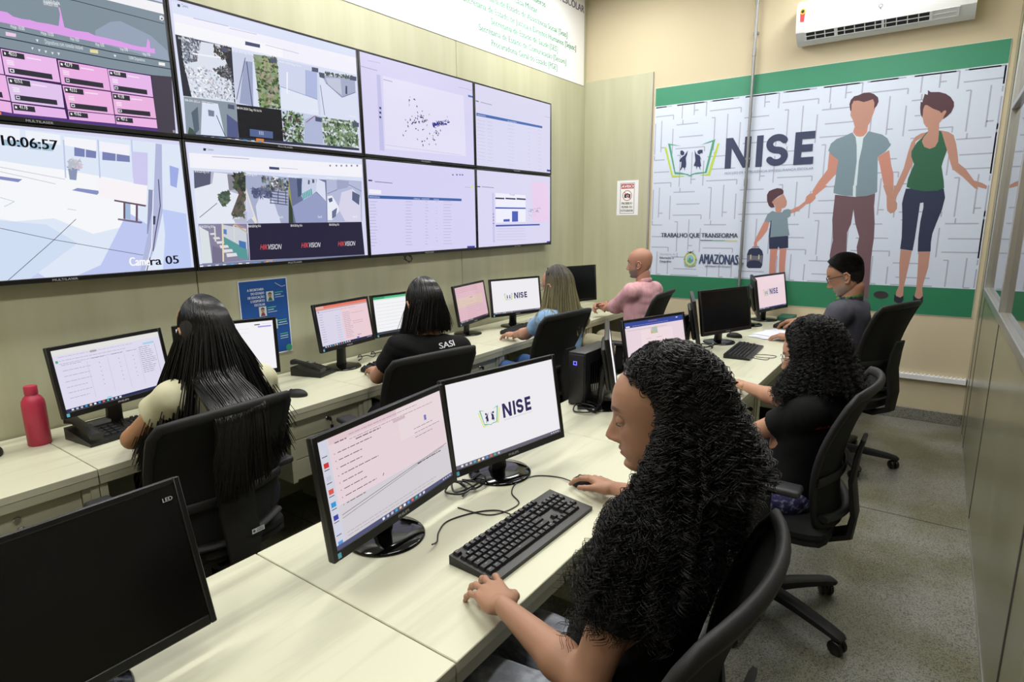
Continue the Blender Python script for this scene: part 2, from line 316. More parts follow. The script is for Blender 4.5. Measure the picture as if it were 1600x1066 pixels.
# ------------------------------------------------------------------ printed banners and notices
def wall_art_A(art, name, y, z, m=M_print, thick=.003, back=None):  # on the left wall, faces +x ; local x -> +y
    return art
FIGTXT = None
FIG=[
('6b525a',[(2.296,1.775),(2.44,1.753),(2.575,1.775),(2.577,1.723),(2.577,1.679),(2.594,1.547),(2.6,1.431),(2.597,1.342),(2.597,1.261),(2.603,1.069),(2.607,0.94),(2.54,0.973),(2.501,1.267),(2.487,1.358),(2.497,1.44),(2.459,1.548),(2.438,1.655),(2.431,1.539),(2.409,1.475),(2.414,1.375),(2.421,1.292),(2.426,1.06),(2.423,1.041),(2.331,1.045),(2.299,1.289),(2.312,1.411),(2.293,1.576)]),
('cfdfe8',[(2.384,2.285),(2.476,2.276),(2.484,2.235),(2.45,2.206),(2.474,1.791),(2.421,1.792),(2.398,2.211),(2.377,2.237)]),
('c4897a',[(2.225,2.109),(2.299,2.054),(2.29,1.937),(2.216,1.848),(2.172,1.801),(2.123,1.803),(2.165,1.884),(2.224,1.975)]),
('c4897a',[(2.157,1.853),(2.236,1.849),(2.198,1.815),(2.151,1.771),(2.156,1.752),(2.121,1.712),(2.087,1.704),(2.047,1.667),(1.996,1.635),(1.993,1.673),(2.045,1.695),(2.077,1.727),(2.095,1.773),(2.127,1.795)]),
('c4897a',[(2.566,2.053),(2.637,2.096),(2.662,1.982),(2.683,1.917),(2.696,1.783),(2.643,1.785),(2.616,1.872),(2.588,1.979)]),
('c4897a',[(2.622,1.834),(2.69,1.831),(2.693,1.762),(2.712,1.719),(2.729,1.693),(2.73,1.658),(2.714,1.628),(2.692,1.62),(2.672,1.638),(2.663,1.668),(2.653,1.755)]),
('c4897a',[(2.389,2.296),(2.479,2.288),(2.476,2.24),(2.457,2.215),(2.431,2.211),(2.405,2.218),(2.38,2.249)]),
('7a8f9c',[(2.376,2.249),(2.402,2.21),(2.415,2.144),(2.426,2.029),(2.421,1.792),(2.284,1.797),(2.29,1.979),(2.296,2.046),(2.25,2.082),(2.217,2.122),(2.231,2.175),(2.27,2.209),(2.322,2.225)]),
('7a8f9c',[(2.483,2.248),(2.52,2.236),(2.579,2.215),(2.617,2.184),(2.644,2.131),(2.613,2.085),(2.566,2.053),(2.588,1.787),(2.444,1.792),(2.441,2.028),(2.453,2.133),(2.455,2.198),(2.483,2.243)]),
('7a8f9c',[(2.282,1.848),(2.416,1.842),(2.423,1.761),(2.375,1.764),(2.325,1.774),(2.283,1.789)]),
('7a8f9c',[(2.438,1.841),(2.584,1.835),(2.584,1.783),(2.563,1.771),(2.518,1.758),(2.444,1.755)]),
('cfdfe8',[(2.417,1.842),(2.437,1.841),(2.442,1.757),(2.424,1.758)]),
('b98b7c',[(2.35,2.409),(2.353,2.464),(2.366,2.483),(2.423,2.496),(2.499,2.487),(2.514,2.407),(2.504,2.369),(2.488,2.307),(2.472,2.28),(2.445,2.263),(2.415,2.267),(2.389,2.288),(2.37,2.342),(2.351,2.376)]),
('523640',[(2.355,2.41),(2.352,2.456),(2.364,2.483),(2.395,2.482),(2.433,2.467),(2.461,2.472),(2.493,2.481),(2.505,2.455),(2.507,2.408),(2.523,2.428),(2.533,2.459),(2.525,2.491),(2.496,2.518),(2.463,2.533),(2.427,2.535),(2.392,2.522),(2.363,2.517),(2.343,2.493),(2.336,2.462),(2.346,2.413)]),
('2b3450',[(2.774,1.805),(3.01,1.796),(3.025,1.731),(3.016,1.644),(2.991,1.539),(2.976,1.467),(2.974,1.405),(2.979,1.334),(2.898,1.331),(2.891,1.431),(2.891,1.557),(2.899,1.664),(2.896,1.698),(2.875,1.695),(2.874,1.611),(2.87,1.431),(2.865,1.337),(2.783,1.349),(2.784,1.439),(2.773,1.585),(2.76,1.694),(2.765,1.748)]),
('b98b7c',[(2.786,1.347),(2.861,1.335),(2.849,1.191),(2.836,1.05),(2.839,0.979),(2.828,0.969),(2.791,0.986),(2.791,1.019),(2.805,1.067),(2.789,1.236)]),
('b98b7c',[(2.904,1.331),(2.977,1.333),(2.977,1.214),(2.964,1.122),(2.956,1.057),(2.967,0.983),(2.938,0.967),(2.914,0.989),(2.918,1.045),(2.915,1.148)]),
('2a2638',[(2.78,0.999),(2.795,0.977),(2.82,0.969),(2.84,0.989),(2.845,0.956),(2.836,0.932),(2.809,0.925),(2.783,0.942)]),
('2a2638',[(2.904,0.998),(2.922,0.973),(2.95,0.968),(2.968,0.997),(2.972,0.951),(2.959,0.919),(2.928,0.919),(2.908,0.946)]),
('b98b7c',[(2.86,2.206),(2.827,2.201),(2.796,2.181),(2.773,2.14),(2.76,2.071),(2.744,1.954),(2.718,1.867),(2.695,1.783),(2.734,1.781),(2.768,1.889),(2.799,1.99),(2.8,2.146),(2.84,2.173)]),
('b98b7c',[(2.627,1.833),(2.694,1.831),(2.694,1.754),(2.696,1.831),(2.745,1.829),(2.713,1.722),(2.729,1.695),(2.731,1.654),(2.714,1.627),(2.691,1.621),(2.669,1.641),(2.662,1.696),(2.655,1.751)]),
('b98b7c',[(2.938,2.214),(2.991,2.198),(3.026,2.173),(3.048,2.111),(3.066,2.034),(3.077,1.973),(3.122,1.932),(3.182,1.846),(3.234,1.825),(3.261,1.805),(3.26,1.784),(3.225,1.795),(3.202,1.804),(3.214,1.784),(3.195,1.789),(3.167,1.817),(3.116,1.872),(3.046,1.933),(3.019,2.007),(2.999,2.069),(2.958,2.148)]),
('2f624a',[(2.86,2.206),(2.879,2.216),(2.931,2.215),(2.952,2.202),(2.999,2.069),(2.984,1.994),(2.979,1.956),(3.003,1.854),(3.012,1.8),(2.972,1.782),(2.892,1.781),(2.823,1.795),(2.776,1.817),(2.78,1.88),(2.807,1.982),(2.784,2.038),(2.781,2.077),(2.807,2.137),(2.84,2.173)]),
('b98b7c',[(2.86,2.271),(2.931,2.264),(2.937,2.195),(2.939,2.135),(2.924,2.098),(2.893,2.086),(2.858,2.103),(2.839,2.143),(2.847,2.173),(2.87,2.209)]),
('b98b7c',[(2.819,2.404),(2.839,2.405),(2.93,2.346),(2.965,2.35),(2.965,2.331),(2.951,2.296),(2.932,2.264),(2.93,2.226),(2.856,2.242),(2.836,2.273),(2.825,2.32)]),
('523640',[(2.825,2.308),(2.809,2.344),(2.803,2.383),(2.802,2.427),(2.812,2.421),(2.821,2.479),(2.84,2.47),(2.838,2.503),(2.856,2.487),(2.909,2.481),(2.949,2.464),(2.98,2.438),(3.003,2.401),(3.007,2.371),(2.995,2.332),(2.973,2.305),(2.949,2.288),(2.956,2.314),(2.965,2.335),(2.963,2.349),(2.949,2.348),(2.938,2.332),(2.924,2.348),(2.882,2.37),(2.843,2.399),(2.83,2.399),(2.823,2.373)]),
('c4897a',[(1.834,1.332),(1.894,1.334),(1.887,1.214),(1.891,1.105),(1.84,1.103),(1.837,1.204)]),
('c4897a',[(1.911,1.336),(1.965,1.337),(1.964,1.216),(1.967,1.109),(1.921,1.107),(1.914,1.223)]),
('2b3450',[(1.817,1.431),(1.97,1.445),(1.978,1.343),(1.909,1.335),(1.898,1.354),(1.894,1.334),(1.824,1.331)]),
('c4897a',[(1.771,1.571),(1.811,1.558),(1.8,1.493),(1.758,1.427),(1.72,1.385),(1.727,1.343),(1.699,1.338),(1.695,1.38),(1.713,1.435),(1.744,1.509)]),
('c4897a',[(1.969,1.661),(2.023,1.68),(2.078,1.729),(2.086,1.768),(2.109,1.79),(2.154,1.773),(2.156,1.75),(2.13,1.72),(2.094,1.709),(2.04,1.659),(1.975,1.63)]),
('7a8f9c',[(1.828,1.655),(1.867,1.643),(1.906,1.642),(1.919,1.662),(1.953,1.669),(1.976,1.661),(1.976,1.609),(1.953,1.593),(1.965,1.517),(1.98,1.449),(1.828,1.431),(1.816,1.435),(1.825,1.534),(1.826,1.566),(1.808,1.557),(1.77,1.571),(1.791,1.628)]),
('2b3450',[(1.82,1.574),(1.827,1.574),(1.828,1.517),(1.827,1.431),(1.815,1.433)]),
('c4897a',[(1.848,1.695),(1.899,1.686),(1.901,1.654),(1.887,1.641),(1.867,1.641),(1.853,1.655)]),
('b98b7c',[(1.819,1.728),(1.837,1.748),(1.906,1.793),(1.919,1.773),(1.938,1.733),(1.938,1.701),(1.926,1.682),(1.903,1.676),(1.857,1.679),(1.839,1.71),(1.828,1.71)]),
('523640',[(1.845,1.685),(1.818,1.681),(1.798,1.696),(1.779,1.741),(1.775,1.79),(1.789,1.821),(1.819,1.834),(1.853,1.844),(1.887,1.839),(1.905,1.821),(1.906,1.797),(1.865,1.775),(1.836,1.75),(1.819,1.728),(1.836,1.707)]),
('8a8a98',[(1.682,1.338),(1.686,1.351),(1.735,1.352),(1.74,1.335),(1.731,1.343),(1.691,1.342)]),
('2b3450',[(1.646,1.215),(1.644,1.282),(1.656,1.321),(1.679,1.336),(1.744,1.338),(1.769,1.315),(1.78,1.281),(1.778,1.185),(1.768,1.164),(1.662,1.16),(1.646,1.176)]),
('6a6a7c',[(1.648,1.274),(1.68,1.271),(1.74,1.268),(1.778,1.277),(1.775,1.202),(1.747,1.226),(1.707,1.232),(1.666,1.224),(1.649,1.206)]),
('c8c090',[(1.671,1.279),(1.681,1.279),(1.682,1.237),(1.672,1.237)]),
('c8c090',[(1.74,1.28),(1.75,1.281),(1.751,1.239),(1.741,1.239)]),
('b8d050',[(0.837,2.255),(0.859,2.249),(0.933,1.995),(1.029,1.986),(1.046,1.98),(0.923,1.976)]),
('b8d050',[(1.329,2.249),(1.346,2.246),(1.277,1.976),(1.186,1.983),(1.206,1.987),(1.255,1.989)]),
('4f9f80',[(0.872,2.285),(1.001,2.251),(0.897,2.268),(0.955,2.023),(1.018,2.014),(1.076,1.998),(1.125,1.968),(1.05,1.997),(0.949,2.005)]),
('4f9f80',[(1.308,2.287),(1.177,2.247),(1.283,2.267),(1.23,2.01),(1.154,2.009),(1.108,1.997),(1.07,1.972),(1.134,1.995),(1.246,2.001)]),
('33385e',[(0.994,2.21),(1.013,2.212),(1.032,2.194),(1.031,2.174),(1.01,2.166),(0.994,2.182)]),
('33385e',[(1.063,2.209),(1.057,2.168),(1.048,2.144),(1.054,2.089),(1.052,2.059),(1.045,2.058),(1.043,2.03),(1.034,2.058),(1.021,2.063),(1.001,2.032),(0.998,2.042),(1.007,2.067),(1.008,2.112),(0.99,2.113),(0.989,2.128),(1.011,2.153),(1.036,2.169)]),
('33385e',[(1.152,2.195),(1.169,2.206),(1.199,2.204),(1.201,2.172),(1.186,2.178),(1.176,2.167),(1.157,2.172)]),
('33385e',[(1.125,2.21),(1.143,2.172),(1.175,2.155),(1.196,2.111),(1.181,2.13),(1.185,2.1),(1.194,2.061),(1.182,2.062),(1.189,2.027),(1.172,2.057),(1.159,2.063),(1.152,2.034),(1.148,2.064),(1.125,2.069),(1.138,2.113)]),
]

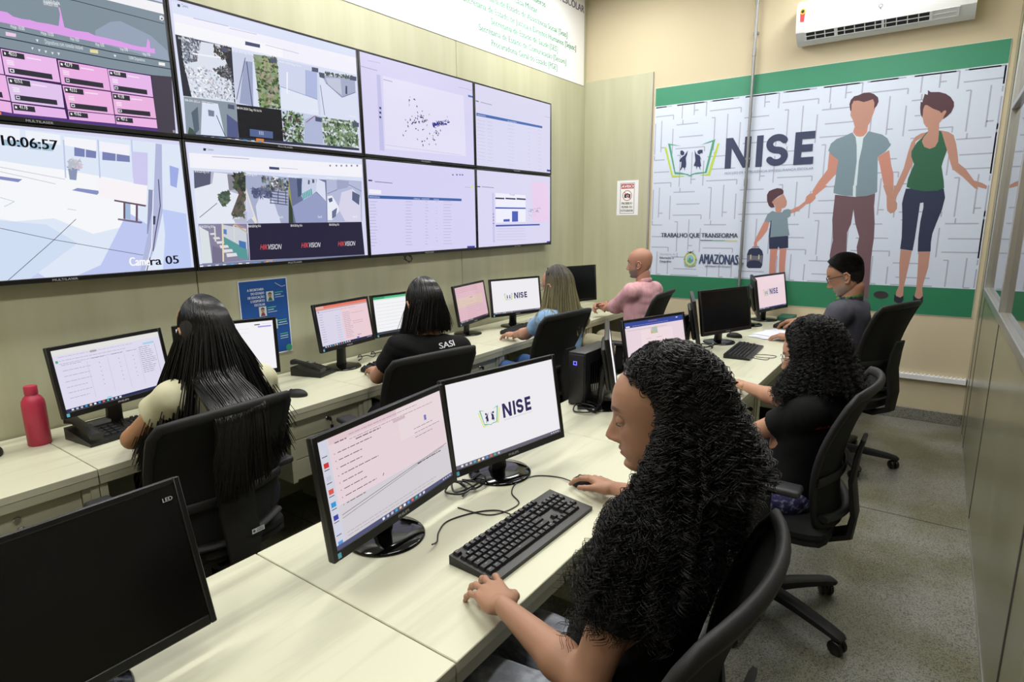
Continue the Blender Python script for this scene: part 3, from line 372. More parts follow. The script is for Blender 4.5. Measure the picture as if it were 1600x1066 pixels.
TV={'t2':[('p','dfe6fb',[(0.025,0.035),(0.987,0.017),(0.971,0.929),(0.01,0.995)]),('p','f6f4ff',[(0.025,0.116),(0.987,0.088),(0.984,0.243),(0.024,0.258)]),('p','fbfbff',[(0.027,0.174),(0.534,0.163),(0.53,0.245),(0.024,0.258)]),('t','Camera','55607a',0.02,(0.065,0.055),(0.092,0.054)),('p','2c3444',[(0.048,0.044),(0.059,0.044),(0.057,0.063),(0.047,0.063)]),('l','a9a8c8',0.004,[(0.109,0.115),(0.263,0.107)]),('l','b8b8d8',0.004,[(0.268,0.12),(0.402,0.112)]),('l','b8b8d8',0.004,[(0.442,0.176),(0.623,0.179)]),('p','4a4f74',[(0.34,0.187),(0.414,0.184),(0.412,0.211),(0.338,0.216)]),('p','33343f',[(0.024,0.261),(0.27,0.261),(0.262,0.675),(0.028,0.686)]),('p','dfe6f2',[(0.047,0.274),(0.216,0.263),(0.251,0.449),(0.257,0.677),(0.064,0.685),(0.045,0.434)]),('s',260,0.012,['59606e','8f97a6','c3ccd8','6a6474'],[(0.047,0.269),(0.13,0.267),(0.101,0.415),(0.047,0.454)]),('s',300,0.01,['9aa6b4','b9c4d0','ffffff','7b8590','c9b8c8'],[(0.046,0.463),(0.268,0.444),(0.257,0.675),(0.064,0.683)]),('s',150,0.012,['3c3e46','5a5a60','7c7c82'],[(0.174,0.452),(0.252,0.385),(0.254,0.513),(0.211,0.494)]),('s',80,0.012,['4a4038','3a3c40','8a8078'],[(0.186,0.271),(0.259,0.266),(0.246,0.365),(0.186,0.365)]),('l','f4f6ff',0.012,[(0.089,0.369),(0.214,0.356)]),('p','cfd6ec',[(0.269,0.277),(0.37,0.274),(0.353,0.685),(0.267,0.677)]),('p','9fa8c8',[(0.324,0.34),(0.366,0.335),(0.349,0.68),(0.282,0.674)]),('l','5a628a',0.006,[(0.269,0.65),(0.332,0.314)]),('l','4a527a',0.007,[(0.337,0.344),(0.345,0.686)]),('p','8f9e86',[(0.374,0.272),(0.498,0.256),(0.496,0.667),(0.382,0.683)]),('s',340,0.016,['4f6a3c','7a9a5c','9ab07a','3c5038','8a7a70','b0a090'],[(0.377,0.277),(0.498,0.256),(0.495,0.661),(0.386,0.677)]),('p','d3daf2',[(0.502,0.267),(0.735,0.259),(0.73,0.667),(0.496,0.67)]),('p','b3bde4',[(0.657,0.303),(0.724,0.299),(0.714,0.536),(0.647,0.516)]),('p','e6ebfb',[(0.508,0.483),(0.646,0.516),(0.714,0.537),(0.716,0.67),(0.496,0.667)]),('l','8d97c6',0.005,[(0.504,0.484),(0.645,0.518),(0.714,0.536)]),('p','f4f6ff',[(0.544,0.356),(0.552,0.356),(0.541,0.539),(0.534,0.534)]),('l','8d97c6',0.004,[(0.657,0.303),(0.646,0.516)]),('p','dfe4f8',[(0.737,0.264),(0.981,0.263),(0.967,0.667),(0.733,0.667)]),('p','a9b0cc',[(0.752,0.316),(0.971,0.272),(0.969,0.404),(0.874,0.471),(0.775,0.381)]),('p','c6cbe0',[(0.778,0.332),(0.872,0.309),(0.874,0.455),(0.789,0.391)]),('p','3f4660',[(0.903,0.364),(0.914,0.364),(0.911,0.439),(0.899,0.436)]),('l','5c6488',0.006,[(0.739,0.405),(0.753,0.662)]),('l','6d7498',0.006,[(0.776,0.375),(0.874,0.475),(0.969,0.404)]),('p','525a6c',[(0.735,0.296),(0.771,0.295),(0.769,0.341),(0.738,0.338)]),('s',60,0.012,['4a5a50','5c6a5a'],[(0.772,0.283),(0.971,0.259),(0.97,0.287),(0.78,0.306)]),('p','8d9aa6',[(0.029,0.69),(0.264,0.678),(0.262,0.945),(0.022,0.956)]),('p','dfe9fa',[(0.107,0.703),(0.178,0.706),(0.195,0.951),(0.084,0.961)]),('p','5b6a78',[(0.054,0.799),(0.085,0.749),(0.08,0.919),(0.058,0.959)]),('p','59628e',[(0.214,0.773),(0.265,0.828),(0.259,0.945),(0.205,0.95)]),('l','3e4670',0.006,[(0.165,0.794),(0.196,0.945)]),('l','6b4c60',0.005,[(0.082,0.709),(0.158,0.711)]),('p','7b889c',[(0.129,0.76),(0.157,0.764),(0.154,0.807),(0.129,0.807)]),('p','4a5c50',[(0.037,0.906),(0.054,0.924),(0.064,0.958),(0.028,0.959)]),('p','26262b',[(0.265,0.686),(0.497,0.675),(0.495,0.934),(0.261,0.948)]),('p','5a6a96',[(0.32,0.866),(0.44,0.866),(0.438,0.922),(0.318,0.924)]),('t','III','c8d0ea',0.03,(0.367,0.903),(0.388,0.903)),('t','08-04-2024 Seg 10:16:16','ffffff',0.018,(0.266,0.722),(0.389,0.719)),('p','c9d2ea',[(0.499,0.678),(0.734,0.677),(0.734,0.926),(0.497,0.932)]),('s',260,0.018,['43593c','6c8a58','8ea67c','5a4a50','c8d4d8','2f3a34'],[(0.501,0.69),(0.62,0.68),(0.606,0.934),(0.499,0.927)]),('p','b4bcdc',[(0.626,0.728),(0.698,0.675),(0.734,0.686),(0.73,0.921),(0.615,0.927)]),('l','8c4a60',0.006,[(0.634,0.751),(0.689,0.683),(0.732,0.706)]),('p','7a8c78',[(0.734,0.682),(0.967,0.675),(0.969,0.922),(0.737,0.926)]),('s',320,0.018,['3f5236','66845a','90a880','dfe6ea','4d5c48','c3ccd0'],[(0.735,0.685),(0.964,0.675),(0.966,0.921),(0.737,0.922)]),('t','08-04-2024 Seg 10:16','f8f8ff',0.016,(0.034,0.288),(0.079,0.287)),('t','08-04-2024 Seg 10:16','f8f8ff',0.016,(0.27,0.291),(0.37,0.285)),('t','08-04-2024 Seg 10:16','f8f8ff',0.016,(0.505,0.29),(0.629,0.288)),('t','08-04-2024 Seg 10:16','f8f8ff',0.016,(0.736,0.707),(0.867,0.709)),('t','08-04-2024 Seg 10:16','f8f8ff',0.016,(0.032,0.722),(0.157,0.719)),('p','555a74',[(0.222,0.274),(0.252,0.271),(0.25,0.303),(0.22,0.306)]),('p','555a74',[(0.461,0.269),(0.495,0.267),(0.494,0.301),(0.458,0.304)]),('p','555a74',[(0.694,0.267),(0.733,0.264),(0.731,0.301),(0.692,0.303)]),('p','555a74',[(0.936,0.264),(0.981,0.261),(0.979,0.299),(0.934,0.303)]),('p','555a74',[(0.224,0.696),(0.254,0.698),(0.253,0.731),(0.222,0.73)]),('p','555a74',[(0.693,0.688),(0.733,0.69),(0.731,0.728),(0.691,0.727)]),('p','555a74',[(0.934,0.682),(0.979,0.683),(0.977,0.723),(0.932,0.722)]),('t','Camera 03','f8f8ff',0.016,(0.441,0.646),(0.479,0.651)),('t','Camera 03','f8f8ff',0.016,(0.674,0.643),(0.715,0.643)),('t','Camera 03','f8f8ff',0.016,(0.909,0.635),(0.958,0.64)),('p','3a3f55',[(0.013,0.958),(0.495,0.934),(0.969,0.922),(0.97,0.943),(0.494,0.958),(0.012,0.988)]),('p','ffffff',[(0.021,0.966),(0.036,0.966),(0.034,0.992),(0.019,0.992)]),('p','c8ccd8',[(0.055,0.966),(0.071,0.964),(0.069,0.99),(0.054,0.99)]),('p','c8ccd8',[(0.093,0.964),(0.109,0.963),(0.107,0.988),(0.091,0.99)]),('p','c8ccd8',[(0.128,0.963),(0.144,0.961),(0.143,0.988),(0.126,0.988)]),('p','48b0d8',[(0.168,0.961),(0.184,0.961),(0.183,0.987),(0.166,0.987)]),('p','f0c890',[(0.205,0.959),(0.223,0.959),(0.221,0.985),(0.204,0.987)]),('p','f4f0f0',[(0.243,0.958),(0.261,0.958),(0.259,0.985),(0.242,0.985)]),('p','58a8e0',[(0.282,0.956),(0.3,0.956),(0.298,0.983),(0.28,0.983)]),('p','cfe6f4',[(0.322,0.956),(0.34,0.955),(0.338,0.982),(0.32,0.983)]),('p','e08838',[(0.348,0.935),(0.388,0.935),(0.385,0.979),(0.346,0.98)]),('p','5898d0',[(0.36,0.951),(0.375,0.951),(0.374,0.972),(0.359,0.972)])],
't6':[('p','dde4fa',[(0.023,0.04),(0.984,0.033),(0.964,0.985),(0.005,0.982)]),('p','f8f7ff',[(0.024,0.097),(0.984,0.075),(0.981,0.197),(0.022,0.207)]),('t','Camera','55607a',0.018,(0.107,0.067),(0.135,0.067)),('p','2c3444',[(0.09,0.053),(0.102,0.053),(0.1,0.072),(0.088,0.072)]),('l','a9a8c8',0.005,[(0.125,0.112),(0.304,0.107)]),('p','4a4f74',[(0.404,0.157),(0.459,0.158),(0.458,0.179),(0.404,0.179)]),('l','b8b8d8',0.004,[(0.467,0.162),(0.564,0.162)]),('p','7c82a4',[(0.761,0.101),(0.771,0.101),(0.77,0.117),(0.761,0.117)]),('p','7c82a4',[(0.803,0.096),(0.813,0.096),(0.812,0.112),(0.802,0.112)]),('p','7c82a4',[(0.836,0.093),(0.846,0.093),(0.845,0.109),(0.835,0.109)]),('p','7c82a4',[(0.871,0.088),(0.881,0.088),(0.88,0.106),(0.87,0.106)]),('p','7c82a4',[(0.905,0.085),(0.916,0.085),(0.915,0.101),(0.904,0.101)]),('p','7c82a4',[(0.945,0.08),(0.956,0.08),(0.955,0.097),(0.944,0.097)]),('p','b9bccf',[(0.036,0.226),(0.277,0.229),(0.256,0.631),(0.026,0.626)]),('p','e9edf8',[(0.028,0.354),(0.112,0.319),(0.126,0.231),(0.191,0.236),(0.191,0.374),(0.233,0.396),(0.196,0.534),(0.188,0.563),(0.203,0.631),(0.026,0.626)]),('p','5c6078',[(0.036,0.226),(0.112,0.228),(0.103,0.325),(0.03,0.362)]),('p','8b8a94',[(0.187,0.24),(0.227,0.242),(0.223,0.356),(0.188,0.369)]),('s',160,0.022,['2f3c30','4a5c44','3a3a3c','5c5a50'],[(0.224,0.237),(0.274,0.237),(0.267,0.369),(0.22,0.351)]),('p','6c5c58',[(0.223,0.356),(0.262,0.38),(0.232,0.462),(0.191,0.563),(0.185,0.558),(0.233,0.396)]),('s',110,0.02,['4a4c44','6d6258','54604c'],[(0.224,0.472),(0.264,0.39),(0.244,0.574),(0.194,0.574)]),('s',150,0.018,['5a6c5c','6c7c64','46584c'],[(0.134,0.406),(0.185,0.374),(0.18,0.454),(0.15,0.494)]),('l','6a6e80',0.005,[(0.038,0.582),(0.125,0.47)]),('p','aab2d0',[(0.277,0.229),(0.505,0.237),(0.484,0.635),(0.257,0.631)]),('p','e6e9f8',[(0.414,0.234),(0.449,0.242),(0.441,0.327),(0.404,0.319)]),('p','d9def4',[(0.344,0.396),(0.41,0.436),(0.441,0.635),(0.317,0.632),(0.313,0.491)]),('p','e9e4d8',[(0.272,0.338),(0.314,0.627),(0.301,0.632),(0.262,0.533)]),('p','cfd3ee',[(0.274,0.39),(0.298,0.574),(0.26,0.616)]),('s',110,0.016,['5f6a6c','7d8a78','40485a','857a88'],[(0.354,0.25),(0.502,0.248),(0.496,0.346),(0.354,0.364)]),('s',120,0.016,['6a7290','50587a'],[(0.302,0.346),(0.402,0.342),(0.404,0.415),(0.304,0.419)]),('l','4c4a62',0.007,[(0.395,0.361),(0.494,0.374)]),('l','4c4a62',0.007,[(0.394,0.385),(0.493,0.401)]),('l','4c4a62',0.007,[(0.393,0.411),(0.492,0.427)]),('l','4c4a62',0.007,[(0.391,0.436),(0.49,0.452)]),('l','4c4a62',0.007,[(0.39,0.46),(0.489,0.476)]),('l','4c4a62',0.007,[(0.401,0.362),(0.394,0.468)]),('l','4c4a62',0.007,[(0.441,0.359),(0.434,0.467)]),('l','4c4a62',0.007,[(0.484,0.358),(0.478,0.467)]),('p','6f789c',[(0.505,0.237),(0.734,0.24),(0.721,0.635),(0.484,0.635)]),('p','cdd4ec',[(0.586,0.231),(0.671,0.234),(0.669,0.348),(0.583,0.441),(0.571,0.386)]),('p','9aa2ca',[(0.514,0.488),(0.664,0.359),(0.724,0.436),(0.718,0.635),(0.527,0.637)]),('p','dfe3f6',[(0.674,0.234),(0.724,0.264),(0.723,0.436),(0.664,0.348)]),('p','a0a050',[(0.507,0.237),(0.51,0.356),(0.513,0.509),(0.502,0.509),(0.499,0.378)]),('p','4a5674',[(0.553,0.244),(0.582,0.247),(0.574,0.386),(0.551,0.409)]),('p','58a8a8',[(0.577,0.372),(0.585,0.367),(0.587,0.42),(0.579,0.428)]),('p','58a8a8',[(0.588,0.364),(0.595,0.359),(0.597,0.412),(0.589,0.42)]),('p','58a8a8',[(0.598,0.356),(0.606,0.351),(0.607,0.404),(0.6,0.412)]),('p','58a8a8',[(0.608,0.348),(0.616,0.343),(0.618,0.396),(0.61,0.403)]),('p','58a8a8',[(0.619,0.338),(0.626,0.334),(0.628,0.388),(0.62,0.395)]),('p','58a8a8',[(0.629,0.33),(0.637,0.325),(0.639,0.38),(0.631,0.386)]),('p','4d6a70',[(0.62,0.25),(0.63,0.252),(0.627,0.289),(0.617,0.289)]),('p','5d5a70',[(0.645,0.242),(0.658,0.244),(0.657,0.274),(0.644,0.276)]),('p','3c4636',[(0.499,0.39),(0.513,0.509),(0.513,0.631),(0.486,0.635)]),('p','b8bedc',[(0.734,0.229),(0.974,0.234),(0.961,0.627),(0.721,0.629)]),('p','dcd8ee',[(0.828,0.351),(0.908,0.311),(0.958,0.393),(0.952,0.627),(0.841,0.624),(0.799,0.505)]),('p','5c6688',[(0.903,0.335),(0.954,0.369),(0.945,0.467),(0.898,0.419)]),('p','eef0fa',[(0.733,0.39),(0.764,0.383),(0.801,0.481),(0.803,0.529),(0.752,0.611),(0.724,0.611)]),('p','5a6488',[(0.737,0.414),(0.763,0.401),(0.765,0.435),(0.744,0.448)]),('p','6c7698',[(0.756,0.529),(0.792,0.494),(0.779,0.576),(0.753,0.6)]),('l','7c84a8',0.006,[(0.735,0.367),(0.884,0.276),(0.97,0.332)]),('p','a3a9ca',[(0.8,0.236),(0.885,0.24),(0.874,0.301),(0.8,0.329)]),('p','8a86a2',[(0.029,0.632),(0.259,0.634),(0.255,0.94),(0.025,0.945)]),('p','dfe6ea',[(0.03,0.651),(0.07,0.692),(0.072,0.94),(0.025,0.94)]),('p','cfd4de',[(0.135,0.639),(0.253,0.677),(0.247,0.929),(0.133,0.775)]),('p','5c9c9c',[(0.138,0.735),(0.246,0.844),(0.247,0.934),(0.204,0.915),(0.136,0.806)]),('p','5a86c0',[(0.141,0.674),(0.156,0.68),(0.154,0.72),(0.139,0.712)]),('p','4c78b8',[(0.209,0.769),(0.244,0.786),(0.243,0.844),(0.209,0.82)]),('p','7a7490',[(0.081,0.801),(0.123,0.834),(0.127,0.947),(0.071,0.945)]),('p','e6e2e6',[(0.075,0.706),(0.098,0.703),(0.104,0.717),(0.079,0.72)]),('p','e6e2e6',[(0.088,0.738),(0.116,0.737),(0.122,0.753),(0.092,0.756)]),('p','e6e2e6',[(0.101,0.772),(0.134,0.77),(0.139,0.788),(0.104,0.791)]),('p','e6e2e6',[(0.114,0.804),(0.153,0.804),(0.158,0.825),(0.118,0.828)]),('p','e6e2e6',[(0.128,0.838),(0.172,0.838),(0.176,0.86),(0.131,0.865)]),('p','e6e2e6',[(0.142,0.871),(0.191,0.871),(0.195,0.897),(0.144,0.902)]),('p','e9dcb8',[(0.135,0.634),(0.143,0.634),(0.127,0.937),(0.12,0.937)]),('p','dcdcd8',[(0.098,0.653),(0.104,0.653),(0.101,0.772),(0.094,0.772)]),('p','dcdcd8',[(0.189,0.645),(0.196,0.645),(0.192,0.778),(0.184,0.778)]),('l','c8b890',0.012,[(0.195,0.64),(0.257,0.709)]),('l','c890a0',0.008,[(0.202,0.637),(0.259,0.679)]),('p','2c2840',[(0.264,0.634),(0.956,0.631),(0.964,0.96),(0.256,0.94)]),('t','HIK','e85a5a',0.045,(0.315,0.855),(0.354,0.857)),('t','VISION','ececf4',0.045,(0.354,0.857),(0.428,0.859)),('t','HIK','e85a5a',0.045,(0.547,0.857),(0.59,0.857)),('t','VISION','ececf4',0.045,(0.59,0.857),(0.661,0.859)),('t','HIK','e85a5a',0.045,(0.78,0.859),(0.824,0.86)),('t','VISION','ececf4',0.045,(0.824,0.86),(0.896,0.862)),('t','08-04-2024 Seg 10:16','ffffff',0.02,(0.264,0.666),(0.329,0.664)),('t','08-04-2024 Seg 10:16','ffffff',0.02,(0.494,0.666),(0.562,0.666)),('t','08-04-2024 Seg 10:16','ffffff',0.02,(0.731,0.664),(0.797,0.663)),('t','08-04-2024 Seg 10:16','ffffff',0.02,(0.038,0.24),(0.103,0.24)),('t','08-04-2024 Seg 10:16','ffffff',0.02,(0.269,0.242),(0.334,0.242)),('t','08-04-2024 Seg 10:16','ffffff',0.02,(0.502,0.24),(0.567,0.24)),('t','08-04-2024 Seg 10:16','ffffff',0.02,(0.734,0.236),(0.804,0.237)),('t','08-04-2024 Seg 10:16','ffffff',0.02,(0.031,0.663),(0.099,0.663)),('t','Cam 01','ffffff',0.02,(0.197,0.594),(0.224,0.597)),('t','Cam 01','ffffff',0.02,(0.427,0.59),(0.454,0.592)),('t','Cam 01','ffffff',0.02,(0.662,0.59),(0.688,0.59)),('t','Cam 01','ffffff',0.02,(0.894,0.589),(0.924,0.589)),('p','8088a8',[(0.009,0.945),(0.256,0.942),(0.965,0.956),(0.964,0.985),(0.372,0.973),(0.005,0.982)]),('p','ffffff',[(0.014,0.956),(0.029,0.956),(0.028,0.982),(0.013,0.981)]),('p','e0e0ea',[(0.049,0.956),(0.064,0.956),(0.063,0.982),(0.047,0.981)]),('p','e0e0ea',[(0.085,0.956),(0.101,0.956),(0.099,0.982),(0.084,0.982)]),('p','e0e0ea',[(0.121,0.956),(0.136,0.958),(0.134,0.984),(0.119,0.982)]),('p','58b8e8',[(0.158,0.956),(0.174,0.958),(0.173,0.984),(0.157,0.982)]),('p','f4f0e0',[(0.198,0.956),(0.214,0.958),(0.213,0.984),(0.196,0.984)]),('p','ffffff',[(0.234,0.958),(0.252,0.958),(0.25,0.985),(0.233,0.984)]),('p','58a8f0',[(0.274,0.958),(0.291,0.958),(0.289,0.985),(0.272,0.984)]),('p','303848',[(0.312,0.958),(0.329,0.96),(0.327,0.985),(0.31,0.985)]),('p','e89858',[(0.34,0.95),(0.374,0.95),(0.373,0.981),(0.339,0.981)]),('p','5898e0',[(0.353,0.956),(0.366,0.956),(0.365,0.974),(0.351,0.974)])],
